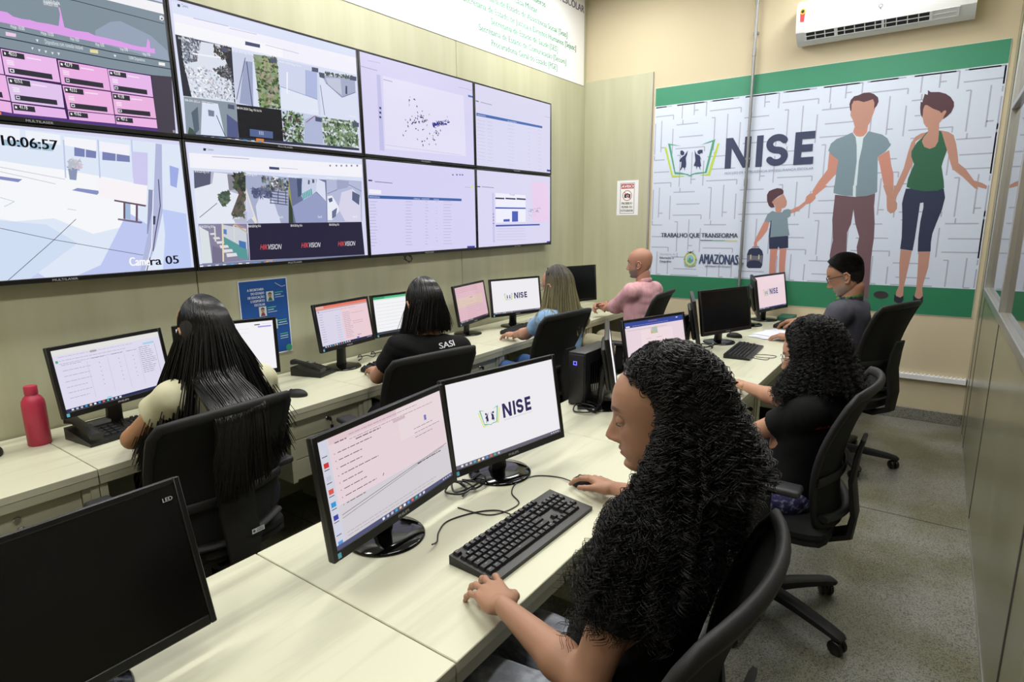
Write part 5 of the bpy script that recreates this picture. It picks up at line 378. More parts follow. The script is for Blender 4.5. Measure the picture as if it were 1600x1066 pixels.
't7':[('p','dad6f8',[(0.01,0.028),(0.986,0.022),(0.983,0.974),(0.002,0.974)]),('p','f4f4ff',[(0.025,0.308),(0.117,0.313),(0.117,0.353),(0.025,0.351)]),('p','3c64a8',[(0.019,0.367),(0.842,0.372),(0.841,0.401),(0.017,0.399)]),('l','7c78a4',0.007,[(0.072,0.231),(0.21,0.236)]),('p','3c3c64',[(0.024,0.215),(0.054,0.216),(0.054,0.229),(0.025,0.229)]),('t','NOME DA ESCOLA','e8ecff',0.014,(0.025,0.39),(0.104,0.391)),('t','CÓDIGO   MUNICÍPIO','e8ecff',0.014,(0.381,0.395),(0.524,0.395)),('t','STATUS','e8ecff',0.014,(0.564,0.396),(0.613,0.396)),('p','e8e84c',[(0.946,0.215),(0.968,0.216),(0.967,0.244),(0.945,0.242)]),('l','a4a0c4',0.004,[(0.88,0.234),(0.94,0.236)]),('l','a8a6c8',0.004,[(0.024,0.431),(0.083,0.43)]),('l','a8a6c8',0.004,[(0.311,0.423),(0.364,0.422)]),('l','a8a6c8',0.004,[(0.484,0.417),(0.503,0.417)]),('l','a8a6c8',0.004,[(0.583,0.415),(0.602,0.414)]),('l','a8a6c8',0.004,[(0.656,0.412),(0.736,0.411)]),('l','a8a6c8',0.004,[(0.023,0.462),(0.068,0.462)]),('l','a8a6c8',0.004,[(0.309,0.456),(0.368,0.454)]),('l','a8a6c8',0.004,[(0.483,0.451),(0.506,0.451)]),('l','a8a6c8',0.004,[(0.582,0.449),(0.584,0.449)]),('l','a8a6c8',0.004,[(0.655,0.446),(0.741,0.444)]),('l','a8a6c8',0.004,[(0.021,0.494),(0.071,0.492)]),('l','a8a6c8',0.004,[(0.308,0.488),(0.352,0.488)]),('l','a8a6c8',0.004,[(0.482,0.484),(0.51,0.484)]),('l','a8a6c8',0.004,[(0.581,0.483),(0.588,0.481)]),('l','a8a6c8',0.004,[(0.654,0.481),(0.722,0.48)]),('l','a8a6c8',0.004,[(0.02,0.525),(0.073,0.525)]),('l','a8a6c8',0.004,[(0.307,0.52),(0.354,0.52)]),('l','a8a6c8',0.004,[(0.481,0.518),(0.514,0.517)]),('l','a8a6c8',0.004,[(0.58,0.517),(0.592,0.517)]),('l','a8a6c8',0.004,[(0.653,0.515),(0.726,0.513)]),('l','a8a6c8',0.004,[(0.018,0.557),(0.075,0.557)]),('l','a8a6c8',0.004,[(0.305,0.553),(0.358,0.553)]),('l','a8a6c8',0.004,[(0.48,0.55),(0.495,0.55)]),('l','a8a6c8',0.004,[(0.579,0.55),(0.595,0.55)]),('l','a8a6c8',0.004,[(0.652,0.549),(0.73,0.549)]),('l','a8a6c8',0.004,[(0.017,0.587),(0.061,0.587)]),('l','a8a6c8',0.004,[(0.304,0.586),(0.361,0.586)]),('l','a8a6c8',0.004,[(0.478,0.584),(0.499,0.584)]),('l','a8a6c8',0.004,[(0.578,0.584),(0.578,0.584)]),('l','a8a6c8',0.004,[(0.651,0.584),(0.734,0.584)]),('l','a8a6c8',0.004,[(0.015,0.619),(0.064,0.619)]),('l','a8a6c8',0.004,[(0.304,0.618),(0.364,0.619)]),('l','a8a6c8',0.004,[(0.477,0.618),(0.503,0.618)]),('l','a8a6c8',0.004,[(0.576,0.618),(0.582,0.618)]),('l','a8a6c8',0.004,[(0.65,0.618),(0.739,0.619)]),('l','a8a6c8',0.004,[(0.014,0.65),(0.065,0.651)]),('l','a8a6c8',0.004,[(0.302,0.651),(0.348,0.651)]),('l','a8a6c8',0.004,[(0.476,0.651),(0.506,0.651)]),('l','a8a6c8',0.004,[(0.575,0.651),(0.585,0.651)]),('l','a8a6c8',0.004,[(0.649,0.651),(0.72,0.653)]),('l','a8a6c8',0.004,[(0.013,0.682),(0.068,0.684)]),('l','a8a6c8',0.004,[(0.301,0.684),(0.351,0.685)]),('l','a8a6c8',0.004,[(0.475,0.685),(0.489,0.685)]),('l','a8a6c8',0.004,[(0.574,0.685),(0.589,0.687)]),('l','a8a6c8',0.004,[(0.648,0.687),(0.724,0.688)]),('l','a8a6c8',0.004,[(0.012,0.714),(0.071,0.716)]),('l','a8a6c8',0.004,[(0.3,0.717),(0.354,0.719)]),('l','a8a6c8',0.004,[(0.474,0.719),(0.493,0.719)]),('l','a8a6c8',0.004,[(0.574,0.72),(0.593,0.72)]),('l','a8a6c8',0.004,[(0.647,0.72),(0.728,0.724)]),('l','a8a6c8',0.004,[(0.01,0.745),(0.056,0.746)]),('l','a8a6c8',0.004,[(0.298,0.749),(0.357,0.753)]),('l','a8a6c8',0.004,[(0.473,0.753),(0.496,0.754)]),('l','a8a6c8',0.004,[(0.573,0.754),(0.574,0.754)]),('l','a8a6c8',0.004,[(0.646,0.756),(0.733,0.759)]),('l','a8a6c8',0.004,[(0.009,0.777),(0.058,0.778)]),('l','a8a6c8',0.004,[(0.297,0.783),(0.341,0.785)]),('l','a8a6c8',0.004,[(0.472,0.786),(0.5,0.788)]),('l','a8a6c8',0.004,[(0.572,0.788),(0.579,0.788)]),('l','a8a6c8',0.004,[(0.645,0.79),(0.714,0.793)]),('l','a8a6c8',0.004,[(0.007,0.809),(0.061,0.81)]),('l','a8a6c8',0.004,[(0.296,0.815),(0.344,0.818)]),('l','a8a6c8',0.004,[(0.471,0.82),(0.504,0.822)]),('l','a8a6c8',0.004,[(0.57,0.823),(0.583,0.823)]),('l','a8a6c8',0.004,[(0.644,0.825),(0.717,0.828)]),('l','a8a6c8',0.004,[(0.006,0.839),(0.064,0.844)]),('l','a8a6c8',0.004,[(0.294,0.849),(0.347,0.852)]),('l','a8a6c8',0.004,[(0.47,0.854),(0.486,0.855)]),('l','a8a6c8',0.004,[(0.569,0.857),(0.586,0.859)]),('l','a8a6c8',0.004,[(0.643,0.859),(0.722,0.863)]),('l','a8a6c8',0.004,[(0.004,0.871),(0.048,0.875)]),('l','a8a6c8',0.004,[(0.294,0.881),(0.351,0.886)]),('l','a8a6c8',0.004,[(0.468,0.887),(0.489,0.889)]),('l','a8a6c8',0.004,[(0.568,0.891),(0.568,0.891)]),('l','a8a6c8',0.004,[(0.642,0.894),(0.726,0.9)]),('p','4444a0',[(0.888,0.94),(0.972,0.942),(0.972,0.971),(0.887,0.968)]),('p','7c78a4',[(0.75,0.093),(0.765,0.094),(0.765,0.11),(0.75,0.11)]),('p','7c78a4',[(0.792,0.088),(0.807,0.089),(0.806,0.107),(0.791,0.106)]),('p','7c78a4',[(0.823,0.086),(0.838,0.088),(0.838,0.104),(0.823,0.102)]),('p','7c78a4',[(0.849,0.083),(0.865,0.085),(0.864,0.102),(0.849,0.101)])],
't8':[('p','dedaf6',[(0.014,0.022),(1.014,0.011),(1.025,1.001),(-0.0,0.976)]),('p','ecd2f0',[(0.71,0.106),(0.955,0.104),(0.968,0.664),(0.725,0.661)]),('p','c8c6ee',[(0.187,0.285),(0.209,0.289),(0.211,0.918),(0.189,0.916)]),('p','f2f2ff',[(0.23,0.284),(0.623,0.298),(0.621,0.659),(0.227,0.664)]),('p','2c2c4c',[(0.226,0.342),(0.339,0.343),(0.339,0.362),(0.226,0.361)]),('p','2c2c4c',[(0.353,0.34),(0.484,0.342),(0.484,0.362),(0.352,0.359)]),('p','2c2c4c',[(0.498,0.338),(0.623,0.342),(0.623,0.362),(0.497,0.359)]),('p','3c50b0',[(0.224,0.465),(0.622,0.465),(0.622,0.483),(0.224,0.484)]),('p','4a5cb8',[(0.323,0.621),(0.404,0.618),(0.404,0.651),(0.323,0.653)]),('p','4a5cb8',[(0.435,0.515),(0.516,0.515),(0.515,0.653),(0.434,0.656)]),('p','3c50a8',[(0.227,0.692),(0.827,0.692),(0.827,0.712),(0.226,0.714)]),('t','Total','7c78a4',0.02,(0.404,0.308),(0.471,0.308)),('s',40,0.008,['3c6c8c','5c5c9c'],[(0.661,0.48),(0.839,0.456),(0.82,0.537),(0.664,0.52)]),('s',30,0.006,['e07c9c'],[(0.664,0.504),(0.782,0.491),(0.752,0.626),(0.671,0.618)]),('p','303060',[(0.192,0.549),(0.204,0.549),(0.204,0.558),(0.192,0.558)]),('p','303060',[(0.192,0.587),(0.204,0.587),(0.204,0.597),(0.192,0.597)]),('p','303060',[(0.191,0.626),(0.204,0.626),(0.203,0.635),(0.191,0.635)]),('p','303060',[(0.19,0.667),(0.203,0.667),(0.203,0.677),(0.19,0.677)]),('l','bcb8dc',0.004,[(0.239,0.743),(0.616,0.749)]),('l','bcb8dc',0.004,[(0.238,0.775),(0.616,0.783)]),('l','bcb8dc',0.004,[(0.237,0.815),(0.615,0.825)]),('l','bcb8dc',0.004,[(0.237,0.847),(0.615,0.86)]),('l','bcb8dc',0.004,[(0.236,0.886),(0.615,0.902)]),('l','7c78a4',0.007,[(0.067,0.218),(0.21,0.221)]),('p','3c3c64',[(0.016,0.213),(0.05,0.213),(0.05,0.226),(0.015,0.224)]),('p','4444a0',[(0.936,0.947),(1.021,0.948),(1.022,0.979),(0.936,0.976)]),('l','e4c8e4',0.004,[(0.707,0.667),(0.897,0.663)])],
}
# big banner on the back wall
PX0, PX1, PZa, PZb = .735, 3.28, .85, 2.78
a = Art(4e-5)
a.rect(PX0, PZa, PX1, PZb, 'd0daec')
def pattern(a, x0, x1, z0, z1, col, rd):
    # interrupted woven key pattern
    s = .30
    for i in range(int((x1-x0)/s)+2):
        for j in range(int((z1-z0)/s)+2):
            ox, oz = x0+i*s-.1, z0+j*s-.08
            if (i+j) % 2:
                segs = [((0, .04), (.27, .04)), ((.27, .04), (.27, .0)), ((.03, .14), (.25, .14)), ((0, .25), (.2, .25)), ((.06, .25), (.06, .29))]
            else:
                segs = [((.05, 0), (.05, .28)), ((.05, .28), (.02, .28)), ((.16, .02), (.16, .3)), ((.16, .06), (.2, .06)), ((.27, 0), (.27, .22))]
            for p, q in segs:
                p = (ox+p[0], oz+p[1]); q = (ox+q[0], oz+q[1])
                p = (min(max(p[0], x0), x1), min(max(p[1], z0), z1)); q = (min(max(q[0], x0), x1), min(max(q[1], z0), z1))
                if math.hypot(p[0]-q[0], p[1]-q[1]) > .01: a.line([p, q], .0095, col); a.n -= 1
    a.n += 2
pattern(a, PX0+.01, PX1-.01, 1.07, 2.61, 'a9aec2', rnd)
a.rect(PX0, 2.622, PX1, PZb, '3c8c6c'); a.rect(PX0, PZa, PX1, 1.062, '2c7c58')
for col, pts in FIG: a.poly(pts, col)
a.circ(2.69, .985, .05, '3a3438', ry=.03)
NVY = '353f63'
def nise(a, x0, x1, zb, h, col=NVY):
    W = x1-x0
    for ch, u0, u1 in (('N', 0, .27), ('I', .345, .41), ('S', .475, .725), ('E', .79, 1)):
        if ch == 'N': st = .075*W; X0, X1 = x0+u0*W, x0+u1*W+.03*W; a.rect(X0, zb, X0+st, zb+h, col); a.rect(X1-st, zb, X1, zb+h, col); a.poly([(X0, zb+h), (X0+st*1.1, zb+h), (X1, zb), (X1-st*1.1, zb)], col)
        elif ch == 'I': a.rect(x0+u0*W+.02*W, zb, x0+u1*W+.03*W, zb+h, col)
        elif ch == 'E':
            X0, X1 = x0+u0*W, x0+u1*W; a.rect(X0, zb, X0+.078*W, zb+h, col)
            for q in (0, .39, .78): a.rect(X0, zb+q*h, X1-(.015*W if q == .39 else 0), zb+(q+.22)*h, col)
        else:
            X0, X1 = x0+u0*W, x0+u1*W; cx, w2 = (X0+X1)/2, (X1-X0)/2; r = h*.27; st = h*.21
            rv, rh = (h-st)/4, w2-st/2; pts = []
            for k in range(0, 15): th = math.radians(30+k*240/14); pts.append((cx+rh*math.cos(th), zb+h-st/2-rv+rv*math.sin(th)))
            for k in range(1, 15): th = math.radians(90-k*240/14); pts.append((cx+rh*math.cos(th), zb+st/2+rv+rv*math.sin(th)))
            a.line(pts, st, col)
            for p in pts: a.circ(p[0], p[1], st/2, col, 10)
nise(a, 1.403, 2.113, 2.027, .258, '37405e')
a.text('NÚCLEO DE INTELIGÊNCIA EM SEGURANÇA ESCOLAR', (1.409, 1.979), (2.121, 1.983), .019, '7c86a4')
a.text('TRABALHO QUE TRANSFORMA', (.841, 1.426), (1.554, 1.426), .040, '3c4054', bold=True)
a.rect(1.222, 1.397, 1.335, 1.403, '343c5c'); a.rect(1.335, 1.397, 1.445, 1.403, '5c9c7c'); a.rect(1.445, 1.397, 1.553, 1.403, 'c8cc5c')
a.text('Secretaria de', (.835, 1.258), (.99, 1.258), .018, 'a8a4b8'); a.text('Educação e', (.836, 1.221), (.975, 1.223), .019, '3c3c50', bold=True); a.text('Desporto', (.838, 1.186), (.952, 1.188), .019, '3c3c50', bold=True)
a.text('AMAZONAS', (1.221, 1.187), (1.571, 1.187), .088, '3c4a6c', bold=True); a.text('GOVERNO DO ESTADO', (1.277, 1.157), (1.512, 1.158), .014, '4c5470', bold=True)
# crest: leafy wreath, oval field with river and hill, eagle above
a.circ(1.135, 1.222, .058, '9cb878', ry=.066); a.circ(1.135, 1.222, .045, 'd8d4a0', ry=.053)
for i in range(18):
    th = 2*PI*i/18; a.circ(1.135+.054*math.cos(th), 1.222+.062*math.sin(th), .009, ('7ca45c', 'c8b464', '88b49c')[i % 3], 8)
a.circ(1.135, 1.222, .033, '88bcd4', ry=.042); a.poly([(1.108, 1.2), (1.13, 1.245), (1.15, 1.215), (1.14, 1.185)], '6c9c5c'); a.poly([(1.132, 1.186), (1.163, 1.235), (1.166, 1.205)], '5c94c4')
a.poly([(1.10, 1.303), (1.125, 1.29), (1.136, 1.298), (1.148, 1.292), (1.172, 1.312), (1.15, 1.285), (1.136, 1.278), (1.12, 1.283)], '4c4448')
for sx in (-1, 1): a.poly([(1.135, 1.148), (1.135+sx*.05, 1.166), (1.135+sx*.058, 1.185), (1.135+sx*.03, 1.168)], '8cb8a8')
bn = a.build('printed_banner', M_print, frame_m((0, LY-.006, 0), (1, 0, 0), (0, 0, 1), (0, -1, 0)))
# give the print its vinyl sheet
MB().box(PX0-.002, PX1+.002, LY-.0058, LY-.001, PZa-.002, PZb+.002).build('vinyl_sheet', M_wplast, bn, smooth=0)
tag(bn, 'large green-edged wall banner with a walking family, the book logo and NISE lettering', 'banner')
# white banner high on the left wall
a = Art(4e-5); a.rect(-1.5, 2.89, 5.62, CEIL-.02, 'f2f3f5'); G = '1c8662'
for t_, y0, y1, z in (('Procuradoria Geral do Estado [PGE]', 4.124, 5.116, 2.943), ('Secretaria de Estado de Comunicação [Secom]', 3.97, 5.275, 3.021), ('Secretaria de Estado de Saúde [SES]', 4.123, 5.123, 3.099),
                      ('Secretaria de Estado de Justiça e Direitos Humanos [Sejusc]', 3.79, 5.459, 3.177), ('Secretaria de Estado de Assistência Social [Seas]', 3.95, 5.294, 3.258), ('Casa Militar', 4.44, 4.785, 3.338), ('Corpo de Bombeiros', 4.35, 4.911, 3.418)):
    a.text(t_, (y0, z), (y1, z), .047, G, bold=True)
a.text('SEGURANÇA ESCOLAR', (4.62, 3.535), (5.61, 3.545), .062, '4a4468', bold=True)
wb = a.build('wall_banner', M_print, frame_m((.004, 0, 0), (0, 1, 0), (0, 0, 1), (1, 0, 0)))
MB().box(.0005, .0038, -1.5, 5.62, 2.89, CEIL-.02).build('vinyl_sheet', M_wplast, wb, smooth=0)
tag(wb, 'white wall banner with green lines of text high above the televisions', 'banner')
# notice on the laminate board
a = Art(4e-5); a.rect(-.113, -.166, .113, .166, 'eeeef2'); x0, x1 = -.078, .072
a.rect(x0, -.15, x1, .142, '4c4c50'); a.rect(x0+.004, -.146, x1-.004, .138, 'f2f2f2'); a.rect(x0+.009, .088, x1-.008, .132, 'b04048'); a.text('AVISO', (x0+.015, .097), (x1-.014, .097), .026, 'ffffff', bold=True)
a.ring(-.003, .022, .05, .006, 'a83c44'); a.poly([(-.033, .0), (.03, .0), (.03, .036), (.012, .036), (.008, .043), (-.012, .043), (-.016, .036), (-.033, .036)], '222226'); a.circ(0, .017, .014, 'e8e8ec'); a.circ(0, .017, .009, '303034')
a.line([(-.034, .055), (.032, -.012)], .007, 'b84850')
for t_, z in (('PROIBIDO', -.063), ('FILMAR OU', -.098), ('FOTOGRAFAR', -.133)): a.text(t_, (-.06 if t_[0] != 'F' or t_[1] != 'O' else -.068, z), (.052 if t_[1] != 'O' else .062, z), .022, '38383c', bold=True)
nt_ = a.build('warning_notice', M_printm, frame_m((.487, LY-.0245, 1.803), (1, 0, 0), (0, 0, 1), (0, -1, 0)))
MB().box(-.113, .113, -.0012, .0012, -.166, .166).build('backing_card', M_wplast, nt_, smooth=0).location = (.487, LY-.0233, 1.803)
tag(nt_, 'small white AVISO notice with a crossed-out camera taped beside the corner', 'notice')
# blue leaflet on the left wall
a = Art(4e-5); a.rect(-.148, -.215, .148, .215, 'dfe6f2'); a.rect(-.142, -.208, .142, .21, '2456a4')
for i, (t_, w_) in enumerate((('A SECRETARIA', .10), ('DO ESTADO', .08), ('DE EDUCAÇÃO', .10), ('E DESPORTO', .085), ('ESCOLAR', .065))): a.text(t_, (.002-w_, .155-i*.021), (.0, .155-i*.021), .013, 'e4ecf8', bold=True)
for i, (x, z, q) in enumerate(((.012, .09, .045), (-.04, .01, .045), (-.03, -.07, .045), (.02, -.07, .045))):
    a.rect(x, z, x+q, z+.055, 'c8d8dc'); a.circ(x+q/2, z+.033, .011, 'b08470', 12); a.poly([(x+.008, z+.002), (x+.037, z+.002), (x+.03, z+.022), (x+.015, z+.022)], ('3c6c5c', '8c3c4c', '3c4c6c', '5c5c6c')[i]); a.line([(x+.012, z+.04), (x+.022, z+.048), (x+.033, z+.04)], .006, '3c2c28')
    for k in range(3): a.line([(x+q+.008, z+.045-k*.013), (x+q+(.06, .045, .065)[k], z+.046-k*.013)], .005, ('58c090', 'b8d4e8', 'a0b8d8')[k])
for z in (-.07, -.15):
    for k in range(3): a.line([(.075, z+.045-k*.013), (.125, z+.046-k*.013)], .005, ('58c090', 'b8d4e8', 'a0b8d8')[k])
a.circ(.125, -.19, .02, '3c9c7c'); a.line([(.07, .19), (.11, .165), (.135, .17)], .003, 'c8d4e8')
lf = a.build('blue_leaflet', M_printm, frame_m((.004, 1.995, 1.085), (0, 1, 0), (0, 0, 1), (1, 0, 0)))
MB().box(.0008, .0036, 1.995-.148, 1.995+.148, 1.085-.215, 1.085+.215).build('paper_sheet', M_wplast, lf, smooth=0)
tag(lf, 'blue printed leaflet with small portraits taped to the wall behind a desk monitor', 'poster')

# ------------------------------------------------------------------ wall televisions, 4 x 2
TVW, TVH, TY1, TZ0 = 1.10, .623, 4.913, 1.374
rd = random.Random(3)
def tv(colm, row, ops, name_label):
    yl = TY1-(colm+1)*TVW; zt = TZ0+(2-row)*TVH
    e = empty('television', (0, yl+TVW/2, zt-TVH), 0, name_label, 'television')
    g = .002
    b = MB(); b.box(.025, .063, -TVW/2+g, TVW/2-g, g, TVH-g, bev=.006)
    iw, ih0, ih1 = .013, .022, .012
    for y0, y1, z0, z1 in ((-TVW/2+g, -TVW/2+iw, g, TVH-g), (TVW/2-iw, TVW/2-g, g, TVH-g), (-TVW/2+iw, TVW/2-iw, g, ih0), (-TVW/2+iw, TVW/2-iw, TVH-ih1, TVH-g)): b.box(.055, .0705, y0, y1, z0, z1, bev=.002, seg=1)
    b.build('casing', M_black, e)
    MB().box(0, .025, -.2, .2, .15, .47).build('wall_bracket', M_dgrey, e)
    a = Art(2e-5); a.rect(-TVW/2+.012, ih0-.001, TVW/2-.012, TVH-ih1+.001, 'dcdcf8')
    c0, c1, d0, d1 = -TVW/2+.012, TVW/2-.012, ih0-.001, TVH-ih1+.001
    def F(p):
        u, v = p; return (min(max(-TVW/2+u*TVW, c0), c1), min(max(TVH-v*TVH, d0), d1))
    for op in ops:
        if op[0] == 'p':
            pts = [F(p) for p in op[2]]
            if len(set(pts)) > 2: a.poly(pts, op[1])
        elif op[0] == 'l': a.line([F(p) for p in op[3]], op[2]*TVH, op[1])
        elif op[0] == 's':
            q = [F(p) for p in op[4]]; a.speck(op[1], op[2]*.8, op[3], q, rd)
        else: a.text(op[1], F(op[4] if op[1] != '10:06:57' else (op[4][0]+.012, op[4][1])), F(op[5]), op[3]*TVH, op[2], bold=(op[1] in ('10:06:57', 'Came', 'ra 05')), slant=.2 if op[1] in ('HIK', 'VISION') else 0)
    a.build('screen', M_tvs, frame_m((.0645, 0, 0), (0, 1, 0), (0, 0, 1), (1, 0, 0)), e)
    a = Art(); a.text('MULTILASER', (-.045, .006), (.045, .006), .009, 'b8b8bc'); a.build('badge', M_print, frame_m((.0708, 0, 0), (0, 1, 0), (0, 0, 1), (1, 0, 0)), e)
tv(3, 0, TV['t1'], 'wall television with a pink and grey device dashboard, top left')
tv(3, 1, TV['t5'], 'wall television with a bright courtyard view stamped 10:06:57, bottom left')
tv(2, 0, TV['t2'], 'wall television with a camera grid of paths and plants, upper row')
tv(2, 1, TV['t6'], 'wall television with a camera grid and three dark HIKVISION cells, lower row')
tv(1, 0, TV['t3'], 'wall television with a scatter of blue map dots, upper row')
tv(1, 1, TV['t7'], 'wall television with a long table under a blue heading, lower row')
tv(0, 0, TV['t4'], 'wall television with a pale table and blue heading bar, top right end')
tv(0, 1, TV['t8'], 'wall television with a small bar chart and map, bottom right end')
cl = MB()
cl.tube([(.05, 3.02, 1.40), (.06, 3.03, 1.36), (.05, 3.06, 1.335), (.06, 3.09, 1.33), (.05, 3.10, 1.36), (.05, 3.06, 1.38), (.05, 3.03, 1.35), (.05, 3.08, 1.325), (.05, 3.11, 1.345), (.045, 3.08, 1.40)], .004, 6)
tag(cl.build('dangling_cable', M_black), 'short looped black cable hanging below the camera-grid television', 'cable')

# ------------------------------------------------------------------ air conditioner
ac = empty('air_conditioner', (2.50, LY, 2.93), 0, 'white split air conditioner on the back wall above the banner', 'air conditioner')
AW = .56
prof = [(0, .02), (-.05, 0), (-.115, .012), (-.185, .07), (-.20, .12), (-.205, .22), (-.19, .28), (-.12, .31), (0, .31)]
b = MB(); n = len(prof); vs = [(-AW, y, z) for y, z in prof]+[(AW, y, z) for y, z in prof]
b.add(vs, [tuple(range(n)), tuple(range(2*n-1, n-1, -1))]+[(i, i+n, (i+1) % n+n, (i+1) % n) for i in range(n)]); b.build('body', M_wplast, ac, smooth=30)
g = MB(); rr = rotm(rx=-.86); 
def acp(x, t, off=0):   # along the sloping outlet
    y = -.118-(.066)*t; z = .012+.058*t; nx = Vector((0, -.66, -.75)); return Vector((x, y, z))+nx*off
def acq(x0, x1, t0, t1, o0, o1, k): 
    p = [acp(x, t, o) for o in (o0, o1) for x, t in ((x0, t0), (x1, t0), (x1, t1), (x0, t1))]
    g.add(p, [(0, 1, 2, 3), (4, 5, 6, 7), (0, 1, 5, 4), (1, 2, 6, 5), (2, 3, 7, 6), (3, 0, 4, 7)], k)
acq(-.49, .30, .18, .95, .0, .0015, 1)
for t_ in (.15, .55, .93): acq(-.50, .47, t_, t_+.06, .001, .005, 0)
for i in range(13):
    x = -.49+i*.066; acq(x-.003, x+.003, .18, .95, .001, .004, 0)
for x in (-.28, .02, .31, .46): acq(x-.008, x+.008, .15, .99, .001, .007, 0)
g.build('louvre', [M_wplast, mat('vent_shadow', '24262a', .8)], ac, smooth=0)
a = Art(); a.poly([(-.535, .22), (-.515, .225), (-.5, .2), (-.505, .14), (-.53, .145)], 'c84848'); a.circ(-.517, .215, .02, 'e0c040'); a.circ(-.517, .215, .012, '40342c'); a.build('energy_sticker', M_print, frame_m((0, -.2062, 0), (1, 0, 0), (0, 0, 1), (0, -1, 0)), ac)
a = Art(); a.ring(0, .155, .014, .005, '74787c'); a.rect(-.004, .132, .004, .142, '74787c'); a.build('maker_mark', M_print, frame_m((0, -.2045, 0), (1, 0, 0), (0, 0, 1), (0, -1, 0)), ac)

# ------------------------------------------------------------------ desks
def key_lock(parent, x, y, z, keys=True, s=1):
    b = MB(); b.lathe([(.010, 0), (.0115, .003), (.009, .006)], 20, (x, y, z), rotm(ry=PI/2)); b.build('lock', M_chrome, parent)
    if keys:
        k = MB(); k.box(x+.004, x+.02, y-.001, y+.001, z-.004, z+.004); k.lathe([(.011, -.0015), (.011, .0015)], 14, (x+.026, y, z), rotm(rx=PI/2)); k.tube([(x+.03, y, z-.008), (x+.034, y+.004, z-.02), (x+.03, y+.002, z-.03)], .0018, 6)
        k.box(x+.022, x+.034, y-.002, y+.012, z-.07, z-.03, bev=.003); k.build('key', M_black, parent)
def desk(name, y0, y1, xb, xf, ped, label, group, drawers=True, keys=True, knob=False):
    """ped = (ya, yb) of the drawer pedestal"""
    e = empty(name, ((xb+xf)/2, (y0+y1)/2, 0), 0, label, 'desk', group)
    cx_, cy_ = (xb+xf)/2, (y0+y1)/2
    X0, X1, Y0, Y1 = xb-cx_, xf-cx_, y0-cy_+.0015, y1-cy_-.0015
    MB().box(X0, X1, Y0, Y1, .722, .75, bev=.0018, seg=1).build('desktop', M_desk, e, smooth=0)
    MB().box(X1-.03, X1-.002, Y0+.001, Y1-.001, .692, .722).build('front_rail', M_deskf, e, smooth=0)
    for a_, b_ in ((Y0, Y0+.026), (Y1-.026, Y1)): MB().box(X0+.03, X1-.012, a_, b_, .0, .7215, bev=.001, seg=1).build('side_panel', M_deskf, e, smooth=0)
    MB().box(X0+.035, X0+.05, Y0+.026, Y1-.026, .25, .7215).build('modesty_panel', M_deskf, e, smooth=0)
    if ped:
        a_, b_ = ped[0]-cy_, ped[1]-cy_; z0 = .385
        c = MB(); c.box(X0+.06, X1-.04, a_, a_+.02, z0, .6915); c.box(X0+.06, X1-.04, b_-.02, b_, z0, .6915); c.box(X0+.06, X1-.04, a_+.02, b_-.02, z0, z0+.02); c.box(X0+.06, X0+.075, a_+.02, b_-.02, z0+.02, .6915)
        fw = .04; c.box(X1-.04, X1-.018, a_, a_+fw*.6, z0, .6915); c.box(X1-.04, X1-.018, b_-fw*.6, b_, z0, .6915)
        c.build('pedestal', M_deskf, e, smooth=0)
        hs = [(.592, .686), (.494, .588), (.392, .490)]
        for i, (u, v) in enumerate(hs):
            dq = MB().box(X1-.16, X1-.026, a_+.026, b_-.026, u, v, bev=.0015, seg=1).build('drawer', M_deskf, e, smooth=0)
            if i == 0: key_lock(dq, X1-.026, (a_+b_)/2, (u+v)/2+.012, keys)
            if knob and i == 0: MB().lathe([(.004, 0), (.005, .012), (.014, .018), (.014, .022), (.008, .026)], 20, (X1-.026, (a_+b_)/2+.002, u+.026), rotm(ry=PI/2)).build('knob', M_chrome, dq)
    return e
G1 = 'desks along the television wall'
D1 = .662
desk('wall_desk', -.40, .88, .012, D1, (.43, .852), 'pale wooden wall desk nearest the camera, its drawer with a round steel knob', G1, keys=False, knob=True)
desk('wall_desk', .88, 2.13, .012, D1, (1.66, 2.10), 'pale wooden wall desk of the woman with long straight black hair', G1)
desk('wall_desk', 2.13, 3.33, .012, D1, (2.90, 3.30), 'pale wooden wall desk of the woman in the black SASI shirt', G1)
desk('wall_desk', 3.33, 4.62, .012, D1, (4.20, 4.59), 'pale wooden wall desk of the woman in the light blue blouse', G1)
desk('wall_desk', 4.62, LY-.03, .012, D1, None, 'pale wooden wall desk in the far corner, in front of the man in pink', G1)
G2 = 'desks in the middle row'
C0, C1 = 1.640, 2.335
for a_, b_, ped, lb in ((-.37, .89, None, 'pale wooden middle desk carrying the large switched-off monitor in the foreground'),
                    (.89, 2.13, (1.70, 2.10), 'pale wooden middle desk under the two nearest lit monitors'),
                    (2.13, 3.40, (2.97, 3.37), 'pale wooden middle desk holding the blue-lit mini computer'),
                    (3.40, 4.55, (4.10, 4.52), 'pale wooden middle desk of the curly-haired woman with glasses'),
                    (4.55, LY-.03, None, 'pale wooden middle desk of the man with glasses, against the back wall')):
    desk('middle_desk', a_, b_, C0, C1, ped, lb, G2)
